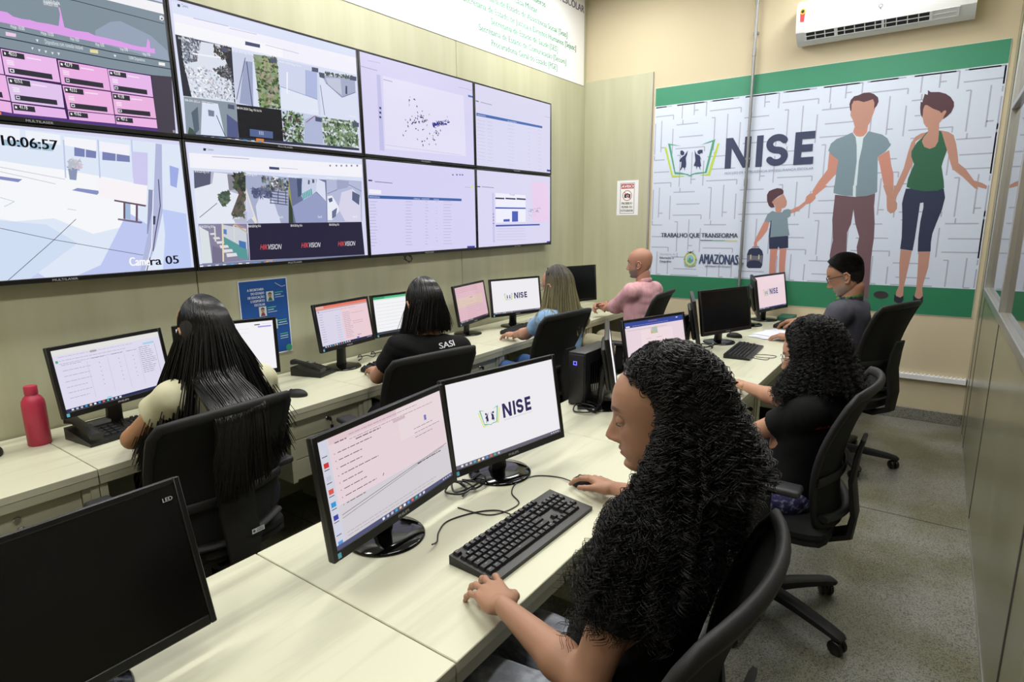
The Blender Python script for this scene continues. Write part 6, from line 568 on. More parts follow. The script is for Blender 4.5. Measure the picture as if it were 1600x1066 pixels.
# ------------------------------------------------------------------ monitors
def logo(a, cx_, cz_, k, dark='38305e'):
    q = lambda x, z: ((x-1.52)*k+cx_, (z-2.14)*k+cz_)
    for c, pts in FIG[-8:]:
        a.poly([q(x, z) for x, z in pts], {'b8d050': 'e6ec3c', '4f9f80': '38b48c', '33385e': dark}[c])
    class Q:  # scaled drawing
        rect = staticmethod(lambda x0, y0, x1, y1, c: a.rect(*q(x0, y0), *q(x1, y1), c)); poly = staticmethod(lambda p, c: a.poly([q(*t) for t in p], c))
        line = staticmethod(lambda p, w, c: a.line([q(*t) for t in p], w*k, c)); circ = staticmethod(lambda x, y, r, c, n=10: a.circ(*q(x, y), r*k, c, n))
    nise(Q, 1.403, 2.113, 2.027, .258, dark); a.text('NÚCLEO DE INTELIGÊNCIA EM SEGURANÇA ESCOLAR', q(1.409, 1.98), q(2.12, 1.98), .017*k, 'b4b0c4')
def taskbar(a, W, H, col='3a4470', icons=10, x0=.02):
    a.rect(-W/2, -H/2, W/2, -H/2+.012, col); cs = ['e8f0ff', 'c8ccd8', 'c8ccd8', '48b0e0', 'f0d090', 'ffffff', '58a0e8', 'e87050', '50c0a0', 'c0c8e0', 'e0e0f0']
    for i in range(icons): x = -W/2+x0+i*.017; a.rect(x, -H/2+.0028, x+.0085, -H/2+.0095, cs[i % len(cs)])
    for i in range(4): x = W/2-.05+i*.011; a.rect(x, -H/2+.004, x+.006, -H/2+.008, 'c8d0e0')
def lines(a, x0, x1, y, n, dy, col, r, th=.0016, words=True):
    for i in range(n):
        x = x0; e_ = x1-r.random()*(x1-x0)*.35
        while x < e_:
            w_ = .006+r.random()*.016; a.line([(x, y-i*dy), (min(x+w_, e_), y-i*dy)], th, col); x += w_+.003
            a.n -= .7
def sc_mail(a, W, H):
    r = random.Random(5); a.rect(-W/2, -H/2, W/2, H/2, 'ecd9e0'); a.rect(-W/2, -H/2, W/2, -H/2+.10, 'd9d4da'); a.rect(-W/2+.032, H/2-.018, W/2, H/2, 'e6ccd4'); a.rect(-W/2, -H/2, -W/2+.03, H/2, 'd6d8e6')
    a.rect(W/2-.2, H/2-.09, W/2, H/2, 'efdfe4')
    lines(a, -.14, .2, H/2-.012, 2, .012, 'b4949c', r); lines(a, -.12, .0, H/2-.03, 1, .01, '8c747c', r, .003); a.rect(.02, H/2-.034, .07, H/2-.026, 'd6bcc6')
    for i in range(8): a.circ(-W/2+.045, .09-i*.018, .0016, 'a0808c', 6); lines(a, -W/2+.055, -W/2+.055+(.12, .09, .10, .13, .08, .11, .14, .07)[i], .09-i*.018, 1, .01, '7c5c68', r, .002)
    lines(a, -W/2+.05, -W/2+.11, .115, 1, .01, '8c6c78', r, .003)
    a.line([(-W/2+.034, -.058), (W/2-.005, -.028)], .0012, '4c4048'); a.line([(-W/2+.034, -.066), (W/2-.02, -.032)], .001, '5c5058'); lines(a, .09, W/2-.01, -.04, 1, .01, '4c4048', r, .0024)
    a.rect(W/2-.09, H/2-.065, W/2-.08, H/2-.05, '7c7cc4'); lines(a, W/2-.14, W/2-.02, H/2-.075, 3, .012, '8c8088', r); lines(a, -W/2+.04, W/2-.02, -.105, 2, .008, 'a8a0a8', r, .0012)
    for i, c in enumerate(('d8dce8', 'd03c3c', 'c8ccd8', 'e05c54', '3c9cdc', '4448a8', 'd4d8f0', '5c9ce0')):
        z = H/2-.022-i*.032; a.rect(-W/2+.007, z-.012, -W/2+.022, z, c); a.line([(-W/2+.006, z-.017), (-W/2+.022, z-.017)], .002, '54546c')
    a.line([(-.05, -.02), (-.046, -.014)], .002, '202028')
    taskbar(a, W, H, '56587c', 11, .16)
def sc_logo(a, W, H, k=.185, cx_=0, bg='f6f4f8'):
    a.rect(-W/2, -H/2, W/2, H/2, bg); logo(a, cx_, .0, k*W/.48); taskbar(a, W, H, '6c6878')
def sc_sheet(a, W, H):
    r = random.Random(8); a.rect(-W/2, -H/2, W/2, H/2, 'e6e2f6'); a.rect(-W/2, H/2-.022, W/2, H/2, 'ebeae6'); a.rect(-W/2+.008, H/2-.052, -W/2+.017, H/2-.042, '48b070'); a.rect(-.08, H/2-.034, -.055, H/2-.026, 'b0aca4')
    lines(a, -W/2+.02, .12, H/2-.03, 1, .01, 'b0a8bc', r, .0014); lines(a, -W/2+.02, .1, H/2-.045, 2, .012, 'a098b0', r, .0014); a.rect(W/2-.08, H/2-.045, W/2-.03, H/2-.037, 'a8d8f0')
    for i in range(7): lines(a, -W/2+.025, -W/2+.13, .06-i*.022, 1, .01, 'a098b4', r, .0016)
    for x in (-.08, .0, .06): 
        lines(a, x, x+.05, .065, 1, .01, '8c84a0', r, .0018)
        for i in range(6): a.circ(x+.025, .042-i*.018, .0018, '8880a0', 6)
    for x in (-.1, -.02, .05, .11): a.line([(x, .06), (x, -.09)], .0012, 'c8c0dc')
    lines(a, .115, .185, .07, 14, .0085, '847c98', r, .0018); a.line([(.19, .075), (.19, -.06)], .0016, 'b0a8c4'); a.rect(-.06, -H/2+.014, -.04, -H/2+.02, '9cdcf0')
    taskbar(a, W, H, '2c3458', 12)
def sc_white(a, W, H): 
    r = random.Random(9); a.rect(-W/2, -H/2, W/2, H/2, 'fbfbff'); a.rect(W/2-.07, H/2-.03, W/2-.008, H/2-.023, 'b0a0f0'); a.rect(W/2-.085, H/2-.018, W/2-.06, H/2-.013, '50505c'); lines(a, -.02, .12, .09, 2, .02, 'dcd8e8', r); a.rect(W/2-.05, H/2-.015, W/2, H/2-.012, 'e8e8f4')
def sc_sys(a, W, H):
    r = random.Random(10); a.rect(-W/2, -H/2, W/2, H/2, 'e2dcf0'); a.rect(-.02, -H/2, W/2, H/2-.03, 'f2d4dc'); a.rect(-W/2+.06, H/2-.014, W/2, H/2, 'ee7c68'); a.rect(-W/2, H/2-.014, -W/2+.06, H/2, 'f0b0a4'); a.rect(-W/2, H/2-.024, W/2, H/2-.014, 'd8a098')
    lines(a, -W/2+.02, W/2-.03, H/2-.034, 1, .01, '9c8494', r); lines(a, -W/2+.015, -W/2+.05, .07, 12, .014, '9088b0', r, .0018); lines(a, -.07, -.03, .05, 12, .014, 'a098b4', r); lines(a, -.01, .06, .06, 15, .0105, '8c80a0', r, .0018); lines(a, .06, .19, .05, 1, .01, 'b87c88', r, .0016); lines(a, .06, .17, .0, 2, .012, 'b87c88', r, .0016)
    a.rect(.07, -.105, .09, -.096, '6c70c8'); lines(a, .08, .13, -.085, 1, .01, '7c6c94', r, .003); a.rect(-W/2+.012, .083, -W/2+.018, .09, '3c3c8c'); taskbar(a, W, H, '22284c', 12)
def sc_green(a, W, H):
    r = random.Random(11); a.rect(-W/2, -H/2, W/2, H/2, 'fcfcfe'); a.rect(-W/2, H/2-.014, W/2, H/2, '58c48c'); a.rect(-W/2, H/2-.014, -W/2+.09, H/2-.002, '30a468'); a.rect(-W/2, H/2-.022, W/2, H/2-.014, 'd4f0e0'); lines(a, -W/2+.02, W/2-.02, .07, 8, .022, 'd0d4e0', r); taskbar(a, W, H, '404858', 6, .19)
def sc_form(a, W, H):
    r = random.Random(12); a.rect(-W/2, -H/2, W/2, H/2, 'e4bcc8'); a.rect(-W/2, -.02, W/2-.05, .05, 'e4c8bc'); lines(a, -W/2+.02, W/2-.06, H/2-.015, 3, .012, 'a87c8c', r); lines(a, -.03, .03, .04, 1, .01, '986c50', r, .004); lines(a, -.03, .03, .01, 1, .01, 'a87c70', r)
    for i in range(7): lines(a, -.1, .12, -.015-i*.015, 1, .01, 'b08494', r)
    taskbar(a, W, H, '4c3c54', 11)
def sc_doc(a, W, H):
    r = random.Random(13); a.rect(-W/2, -H/2, W/2, H/2, 'efdbe4'); a.rect(-W/2, H/2-.03, W/2, H/2, '3c4c9c'); a.rect(-W/2+.01, H/2-.028, -W/2+.04, H/2-.02, 'e8ecf8'); lines(a, -W/2+.06, W/2-.1, H/2-.022, 1, .01, 'a8b0dc', r, .002); lines(a, -.05, .05, H/2-.008, 1, .01, 'c07ca8', r, .0024); a.rect(W/2-.06, H/2-.012, W/2-.045, H/2-.007, 'e8ecf8')
    lines(a, -W/2+.02, W/2-.02, H/2-.045, 1, .01, 'b090a4', r); a.rect(-.12, -H/2+.013, .14, H/2-.055, 'f6e2e8'); a.poly([(-.04, .055), (-.035, .09), (-.03, .055)], 'd0a848'); a.rect(-.03, .058, .015, .09, 'b8c4b4'); a.line([(-.03, .056), (.018, .056)], .003, 'c8b058'); lines(a, -.08, -.04, .03, 1, .01, 'b08c9c', r, .002); lines(a, .0, .05, .03, 1, .01, 'b08c9c', r, .002); lines(a, -.08, .07, .01, 6, .014, 'b08c9c', r); taskbar(a, W, H, '4c4c78', 10)
def sc_nise_pink(a, W, H):
    a.rect(-W/2, -H/2, W/2, H/2, 'f4dae2'); logo(a, .0, .0, .185, '44488c'); taskbar(a, W, H, '3c3c78')
M_badge = M_print
def monitor(p, label, draw=None, W=.509, H=.305, brand=True, led=False, pivot=.06, group='desk monitors', rbase=.108, stretch=None):
    x, y, z, yaw, tilt = p
    bx, by = x-pivot*math.cos(yaw), y-pivot*math.sin(yaw)
    e = empty('monitor', (bx, by, .75), yaw, label, 'monitor', group); h = z-.75
    # local: faces +X, screen right (seen from front) = +Y
    P = T(pivot, 0, h) @ Matrix.Rotation(-tilt, 4, 'Y')
    sw, b0, b1 = .0165 if not led else .012, .024 if not led else .02, .016 if not led else .012
    c = MB(); c.M = P
    c.box(-.022, -.004, -W/2, W/2, -H/2, H/2, bev=.005)
    for q in ((-W/2, -W/2+sw, -H/2, H/2), (W/2-sw, W/2, -H/2, H/2), (-W/2+sw, W/2-sw, -H/2, -H/2+b0), (-W/2+sw, W/2-sw, H/2-b1, H/2)): c.box(-.010, .0, q[0], q[1], q[2], q[3], bev=.0018, seg=1)
    c.box(-.045, -.02, -W*.30, W*.30, -H*.33, H*.30, bev=.012)
    for i in range(9): c.box(-.0462, -.0448, -.09, .09, .02+i*.008, .023+i*.008)
    c.build('casing', M_black, e)
    a = Art(1.2e-5)
    sW, sH = W-2*sw+.001, H-b0-b1+.001; cz = (b0-b1)/2
    if draw:
        sx = sW/.477; sy_ = sH/.266
        draw(a, sW, sH)
        a.build('screen', M_scr, P @ frame_m((-.0036, 0, cz), (0, 1, 0), (0, 0, 1), (1, 0, 0)), e)
    else:
        s_ = MB(); s_.M = P; s_.box(-.006, -.0035, -sW/2, sW/2, cz-sH/2, cz+sH/2); s_.build('screen', M_off, e, smooth=0)
    if brand:
        a = Art(); a.text('PHILIPS', (-.022, -H/2+.008), (.022, -H/2+.008), .0075, 'a8a8ac', bold=True)
        if draw: Art().rect(-W/2+.013, -H/2+.006, -W/2+.024, -H/2+.019, '6cc0e0').build('energy_label', M_badge, P @ frame_m((.0003, 0, 0), (0, 1, 0), (0, 0, 1), (1, 0, 0)), e)
        a.build('badge', M_badge, P @ frame_m((.0002, 0, 0), (0, 1, 0), (0, 0, 1), (1, 0, 0)), e)
    if led:
        a = Art(); a.text('LED', (W/2-.040, H/2-.0405), (W/2-.022, H/2-.0405), .008, 'b8b8bc', bold=True); a.build('badge', M_badge, P @ frame_m((.0002, 0, 0), (0, 1, 0), (0, 0, 1), (1, 0, 0)), e)
    n = MB(); n.sweep([(.0, 0, .012), (.002, 0, .04), (.012, 0, h-.05), (.03, 0, h-.0)], [.07, .062, .055, .055], [.03, .026, .026, .02], up=(1, 0, 0)); n.build('neck', M_black, e)
    MB().lathe([(rbase, 0), (rbase, .004), (rbase-.004, .008), (rbase*.6, .014), (.0, .018)], 44, (.012, 0, .0006), cap=False).build('base', M_glossb, e, smooth=60)
    return e
monitor((1.908, 1.15, .976, .114, .143), 'black monitor showing a pinkish e-mail page, nearest lit screen on the middle desk', sc_mail)
monitor((1.919, 1.649, .982, -.195, .168), 'black monitor with the NISE logo on white, right of the pink e-mail screen in front', lambda a, W, H: sc_logo(a, W, H))
monitor((1.868, .390, .962, .0, .29), 'large switched-off monitor marked LED in the bottom left foreground', None, W=.51, H=.305, brand=False, led=True, rbase=.12)
monitor((.269, 1.126, 1.007, .196, .159), 'black monitor with a spreadsheet beside the red bottle', sc_sheet, .47, .285)
monitor((.325, 1.588, 1.012, -.358, .02), 'black monitor with a blank white page, half hidden by the long-haired woman', sc_white, .45, .28)
monitor((.23, 2.36, 1.02, .11, .158), 'black monitor with a red-topped web table, left of the woman in the SASI shirt', sc_sys, .44, .275)
monitor((.17, 2.86, 1.01, -.09, .12), 'black monitor with a green-topped white page behind the woman in the SASI shirt', sc_green, .44, .275)
monitor((.19, 3.587, .994, .207, .17), 'black monitor with a pink form, left of the NISE screen on the wall desk', sc_form, .50, .30)
monitor((.289, 4.028, 1.0, -.335, .13), 'black monitor with the NISE logo beside the blonde woman at the wall desk', sc_logo, .50, .30)
monitor((.34, 4.86, 1.022, -.36, .07), 'switched-off black monitor in the far corner in front of the man in pink', None, .56, .33)
monitor((1.81, 3.219, .925, -.334, .2), 'black monitor showing a document with a blue title bar, behind the foreground curly hair', sc_doc)
monitor((1.889, 4.249, .981, -.392, .155), 'switched-off black monitor on the middle desk with a keyboard in front', None)
monitor((1.929, 5.393, .99, -.273, .163), 'black monitor with the NISE logo on pink at the far end of the middle desk', sc_nise_pink)
monitor((1.86, 2.56, .965, .46, .15), 'edge-on black monitor beside the mini computer with a blue light', sc_white)
monitor((1.84, 3.78, .98, .36, .15), 'edge-on black monitor left of the switched-off one on the middle desk', None)
monitor((1.88, 5.10, .985, .30, .15), 'edge-on black monitor left of the far pink NISE screen', None)

# ------------------------------------------------------------------ keyboards, mice
ROWS = [[1]+[None]+[1]*4+[.5]+[1]*4+[.5]+[1]*4+['g', 1, 1, 1], [1]*13+[2]+['g', 1, 1, 1, 'g', 1, 1, 1, 1], [1.5]+[1]*12+[1.5]+['g', 1, 1, 1, 'g', 1, 1, 1, 1],
        [1.75]+[1]*11+[2.25]+['G', 'g', 1, 1, 1, None], [2.25]+[1]*10+[2.75]+['g', None, 1, None, 'g', 1, 1, 1, 1], [1.25]*3+[6.25]+[1.25]*4+['g', 1, 1, 1, 'g', 2, 1, None]]
LEG = ["", "1234567890-=", "QWERTYUIOP[]", "ASDFGHJKLÇ~", "ZXCVBNM,.;", ""]
def keyboard(x, y, rz, label, detail=False, L=.45, Wd=.155, group='keyboards', z=.75):
    e = empty('keyboard', (x, y, z), rz, label, 'keyboard', group)
    b = MB(); b.add([(-L/2, -Wd/2, .001), (L/2, -Wd/2, .001), (L/2, Wd/2, .001), (-L/2, Wd/2, .001), (-L/2, -Wd/2, .012), (L/2, -Wd/2, .012), (L/2, Wd/2, .026), (-L/2, Wd/2, .026)], [(3, 2, 1, 0), (4, 5, 6, 7), (0, 1, 5, 4), (1, 2, 6, 5), (2, 3, 7, 6), (3, 0, 4, 7)])
    b.build('case', M_black, e, smooth=0)
    u = (L-.016)/22.9; keys = []; ry = [Wd/2-.013, Wd/2-.038, Wd/2-.0585, Wd/2-.079, Wd/2-.0995, Wd/2-.120]
    u_y = .0195
    for r_, row in enumerate(ROWS):
        cx_ = -L/2+.008
        for k in row:
            if k == 'g': cx_ += .25*u; continue
            if k == 'G': cx_ += 3.0*u+.25*u; continue
            if k is None: cx_ += u; continue
            if k == .5: cx_ += .5*u; continue
            keys.append((r_, cx_+k*u/2, ry[r_], k*u)); cx_ += k*u
    def keymesh(m, kx, ky, kw):
        zz = .012+.014*((ky+Wd/2)/Wd); w1, w2, d1, d2 = kw/2-.0008, kw/2-.0035, u_y/2-.0008, u_y/2-.0032; h = .0075
        m.add([(kx-w1, ky-d1, zz-.001), (kx+w1, ky-d1, zz-.001), (kx+w1, ky+d1, zz+.001), (kx-w1, ky+d1, zz+.001), (kx-w2, ky-d2, zz+h), (kx+w2, ky-d2, zz+h), (kx+w2, ky+d2, zz+h+.001), (kx-w2, ky+d2, zz+h+.001)], [(4, 5, 6, 7), (0, 1, 5, 4), (1, 2, 6, 5), (2, 3, 7, 6), (3, 0, 4, 7)])
        return zz+h
    mk = mat('key_plastic', '17171a', .5)
    if detail:
        for r_, kx, ky, kw in keys[:104]:
            m = MB(); keymesh(m, kx, ky, kw); m.build('key', mk, e, smooth=0)
        a = Art(1e-6)
        for r_ in range(6):
            ks = [q for q in keys if q[0] == r_]; s_ = LEG[r_]; off = 1
            for j, q in enumerate(ks):
                zz = .012+.014*((q[2]+Wd/2)/Wd)+.0085
                if off <= j < off+len(s_): 
                    vs, fs = text_mesh(s_[j-off]); n0 = len(a.v); a.v += [(q[1]-.004+vx*.0032, q[2]+.001+vy*.0036, zz) for vx, vy in vs]; a.f += [tuple(i+n0 for i in f) for f in fs]; a.c += [hx('c8c8cc')]*len(fs)
                elif q[3] > 1.2*u or r_ == 0 or j > 13: 
                    n0 = len(a.v); a.v += [(q[1]-.0045, q[2]+.0012, zz), (q[1]+.0035, q[2]+.0012, zz), (q[1]+.0035, q[2]+.0024, zz), (q[1]-.0045, q[2]+.0024, zz)]; a.f.append((n0, n0+1, n0+2, n0+3)); a.c.append(hx('b0b0b4'))
        a.build('key_legends', M_printm, Matrix.Identity(4), e)
        a = Art(1e-5); a.rect(.085, .052, .094, .0535, '5c58a8'); a.build('indicator_label', M_print, T(0, 0, .024), e)
    else:
        m = MB()
        for r_, kx, ky, kw in keys: keymesh(m, kx, ky, kw)
        m.build('keys', mk, e, smooth=0)
    return e
# local +Y of a keyboard points to its monitor
keyboard(2.180, 1.368, PI/2-.03, 'full-size black keyboard under the hand of the curly-haired woman in front', True, L=.462, Wd=.152)
keyboard(.42, 3.92, PI/2+.12, 'black keyboard on the wall desk left of the blonde woman')
keyboard(.40, 2.62, PI/2+.05, 'black keyboard half hidden by the arm of the woman in the SASI shirt', L=.42)
keyboard(2.075, 4.03, PI/2+.05, 'black keyboard in front of the switched-off monitor on the middle desk')
keyboard(2.13, 5.25, PI/2-.1, 'black keyboard by the hand of the man with glasses', L=.42)
keyboard(.33, 1.31, PI/2-.25, 'black keyboard in front of the long-haired woman', L=.42)
def mouse(x, y, rz, label, cable=None, z=.75, group='computer mice'):
    e = empty('computer_mouse', (x, y, z), rz, label, 'mouse', group)
    b = MB(); b.sph((0, 0, .008), (.031, .056, .029), 24); bb_ = MB(); bb_.v = [(vx, vy, max(vz, .0015)) for vx, vy, vz in b.v]; bb_.f = b.f; bb_.mi = b.mi; bb_.build('shell', M_blackm, e, smooth=70)
    MB().lathe([(.008, -.003), (.008, .003)], 16, (0, .028, .029), rotm(ry=PI/2)).build('wheel', M_dgrey, e)
    MB().tube([(0, -.01, .0372), (0, .02, .0357), (0, .05, .0225)], .0007, 6).build('button_gap', M_grey, e)
    if cable:
        inv = (T(x, y, z) @ Matrix.Rotation(rz, 4, 'Z')).inverted(); pts = [Vector((0, .054, .008))]+[inv @ Vector(p) for p in cable]
        MB().tube(smooth_path(pts, 8), .0021, 6).build('cable', M_black, e)
    return e
def smooth_path(pts, k=6):
    pts = [Vector(p) for p in pts]; out = []
    for i in range(len(pts)-1):
        p0, p1, p2, p3 = pts[max(i-1, 0)], pts[i], pts[i+1], pts[min(i+2, len(pts)-1)]
        for j in range(k):
            t = j/k; out.append(.5*((2*p1)+(p2-p0)*t+(2*p0-5*p1+4*p2-p3)*t*t+(3*p1-p0-3*p2+p3)*t**3))
    out.append(pts[-1]); return out
mouse(2.175, 1.735, PI/2+.25, 'black mouse under the right hand of the curly-haired woman in front', [(2.06, 1.735, .753), (1.99, 1.70, .7525), (1.97, 1.62, .7525), (2.0, 1.55, .7525), (2.06, 1.50, .7525), (2.03, 1.40, .7525), (1.92, 1.38, .7525)])
mouse(.475, 1.83, PI/2+.5, 'black mouse on the pale desk right of the long-haired woman')
mouse(.405, 2.36, PI/2+.2, 'black mouse under the hand of the woman in the SASI shirt', [(.36, 2.5, .753), (.3, 2.6, .7525), (.27, 2.75, .7525)])
mouse(.185, .705, PI/2-.4, 'black mouse at the left edge of the picture', [(.11, .74, .7525), (.1, .68, .7525), (.06, .62, .7525)])
mouse(1.885, 4.50, PI/2, 'black mouse beside the base of the switched-off monitor on the middle desk')
# cables on the desks
def cable(pts, r, label, name='cable', k=8):
    o = MB().tube(smooth_path(pts, k), r, 7).build(name, M_black); return tag(o, label, 'cable')
rc = random.Random(4)
b = []
for i in range(26): th = i*.9; b.append((1.86+.035*math.cos(th)+rc.uniform(-.012, .012), 1.44+i*.004+.04*math.sin(th), .757+.006*(i % 4)))
cable(b, .0033, 'tangled black cables on the desk behind the two front monitors')
cable([(2.10, 1.42, .762), (2.03, 1.43, .754), (1.98, 1.38, .753), (1.95, 1.30, .753), (1.97, 1.24, .753), (2.0, 1.2, .753), (2.02, 1.16, .770)], .0022, 'thin black cable curving from the front keyboard to the monitor base')
b = []
for i in range(30): th = i*.8; b.append((1.80+.05*math.cos(th)+rc.uniform(-.01, .01), 2.40+.05*math.sin(th)+.002*i, .757+.005*(i % 5)))
cable(b, .0035, 'coiled black cables beside the mini computer')
cable([(2.17, 3.93, .753), (2.26, 3.95, .7525), (2.27, 4.02, .7525), (2.2, 4.02, .7525), (2.14, 3.98, .7525), (2.16, 3.9, .7525), (2.24, 3.88, .7525), (2.25, 3.93, .7525)], .0018, 'thin looped keyboard cable on the middle desk near the window side')
b = []
for i in range(24): th = i*.85; b.append((1.83+.04*math.cos(th), 4.02+.05*math.sin(th)+.002*i, .757+.005*(i % 4)))
cable(b, .0033, 'tangled black cables behind the switched-off monitor')
b = []
for i in range(26): th = i*.8; b.append((.115+.035*math.cos(th), 2.50+i*.014+.03*math.sin(th), .757+.005*(i % 4)))
cable(b, .003, 'tangled black cables behind the monitors of the woman in the SASI shirt')
# mini computers
def mini_pc(x, y, label, lit):
    e = empty('mini_computer', (x, y, .75), 0, label, 'computer')
    MB().box(-.045, .045, 0, .30, .003, .255, bev=.004).box(-.04, .04, -.006, .0, .01, .245, bev=.003).build('case', mat('computer_case', '1a1a1d', .45), e)
    m = MB()
    for i in range(8): m.box(.045, .0465, .05+i*.022, .062+i*.022, .06, .2)
    m.build('vent_slots', M_glossb, e, smooth=0)
    if lit:
        m = MB(); s_ = .009
        for q in ((-s_, s_, -s_, -s_+.003), (-s_, s_, s_-.003, s_), (-s_, -s_+.003, -s_, s_), (s_-.003, s_, -s_, s_)): m.box(q[0]-.005, q[1]-.005, -.0075, -.006, .205+q[2], .205+q[3])
        m.build('power_light', mat('blue_light', '5a5cff', .5, emis=2.2), e, smooth=0)
mini_pc(1.722, 2.462, 'black mini computer with a square blue power light on the middle desk', True)
mini_pc(1.74, 3.50, 'black mini computer standing behind the document monitor', False)
# red bottle
bt = empty('water_bottle', (.178, .855, .75), 0, 'matt red steel water bottle beside the spreadsheet monitor', 'bottle')
M_red = mat('red_bottle', 'bc3450', .45)
MB().lathe([(.0, 0), (.036, 0), (.039, .004), (.039, .165), (.037, .18), (.029, .195), (.0215, .202), (.0205, .206)], 40, cap=False).build('body', M_red, bt, smooth=50)
MB().lathe([(.0215, .206), (.0225, .209), (.0225, .236), (.0205, .24), (0, .24)], 40, cap=False).build('cap', M_red, bt, smooth=50)
# telephones
def phone(x, y, rz, label):
    e = empty('desk_telephone', (x, y, .75), rz, label, 'telephone', 'desk telephones')
    b = MB(); b.add([(-.08, -.1, .001), (.08, -.1, .001), (.08, .1, .001), (-.08, .1, .001), (-.08, -.1, .014), (.08, -.1, .014), (.08, .1, .05), (-.08, .1, .05)], [(3, 2, 1, 0), (4, 5, 6, 7), (0, 1, 5, 4), (1, 2, 6, 5), (2, 3, 7, 6), (3, 0, 4, 7)]); b.build('body', M_black, e, smooth=0)
    h = MB(); h.sweep([(-.052, -.1, .04), (-.052, -.06, .056), (-.052, .06, .076), (-.052, .1, .075)], [.05, .036, .036, .05], [.03, .018, .018, .03]); h.build('handset', M_black, e)
    k = MB()
    for i in range(4):
        for j in range(3): yy = -.07+i*.024; zz = .014+.036*(yy+.1)/.2; k.box(-.01+j*.026, .008+j*.026, yy, yy+.015, zz, zz+.006)
    k.build('keypad', M_dgrey, e, smooth=0)
    MB().box(-.005, .07, .04, .08, .04, .051).build('display', M_grey, e, smooth=0)
phone(.17, 2.16, PI/2+.3, 'black desk telephone left of the woman in the SASI shirt')
phone(.30, 1.02, PI/2+.1, 'black desk telephone below the spreadsheet monitor')
tag(MB().box(.20, .27, 1.19, 1.25, .7502, .757, bev=.002).build('sticky_notes', mat('yellow_paper', 'e0c84c', .7)), 'yellow sticky note pad under the spreadsheet monitor', 'notepad')
# purple name sign
cu = bpy.data.curves.new('n', 'FONT'); cu.body = 'Andrea'; cu.size = .075; cu.extrude = .004; cu.bevel_depth = .0008; cu.shear = .3; cu.offset = .0008
o = bpy.data.objects.new('n', cu); COL.objects.link(o); dg = bpy.context.evaluated_depsgraph_get(); me = bpy.data.meshes.new_from_object(o.evaluated_get(dg)); bpy.data.objects.remove(o)
o = bpy.data.objects.new('name_sign', me); COL.objects.link(o); me.materials.clear(); me.materials.append(mat('lilac_acrylic', '8c80c0', .3)); o.matrix_world = frame_m((.47, 3.93, .79), (-.15, .988, 0), (0, 0, 1), (.988, .15, 0)); tag(o, 'lilac cut-out name sign reading Andrea beside the keyboard on the wall desk', 'sign')
MB().box(-.01, .215, -.012, -.003, -.012, .012, bev=.002).build('stand', mat('lilac_acrylic'), o)
# papers on the middle desk
pp = MB()
for i in range(9):
    R = Matrix.Rotation(rc.uniform(-.35, .35), 4, 'Z'); pp.M = T(2.13+rc.uniform(-.04, .04), 4.72+rc.uniform(-.06, .06), .7505+i*.0012) @ R
    pp.box(-.105, .105, -.148, .148, 0, .0006)
pp.M = Matrix.Identity(4); tag(pp.build('paper_stack', mat('paper', 'dfe3ee', .7), smooth=0), 'loose stack of white papers on the middle desk near the man with glasses', 'papers')
tag(MB().box(1.98, 2.10, 5.42, 5.62, .7502, .785, bev=.006).build('green_folder', mat('green_card', '2c6450', .6)), 'dark green folder on the far end of the middle desk', 'folder')
tag(MB().sph((2.30, 1.98, .762), (.018, .022, .013), 10).build('paper_scrap', mat('paper', 'dfe3ee', .7)), 'small crumpled white paper on the desk by the face of the woman in front', 'paper')

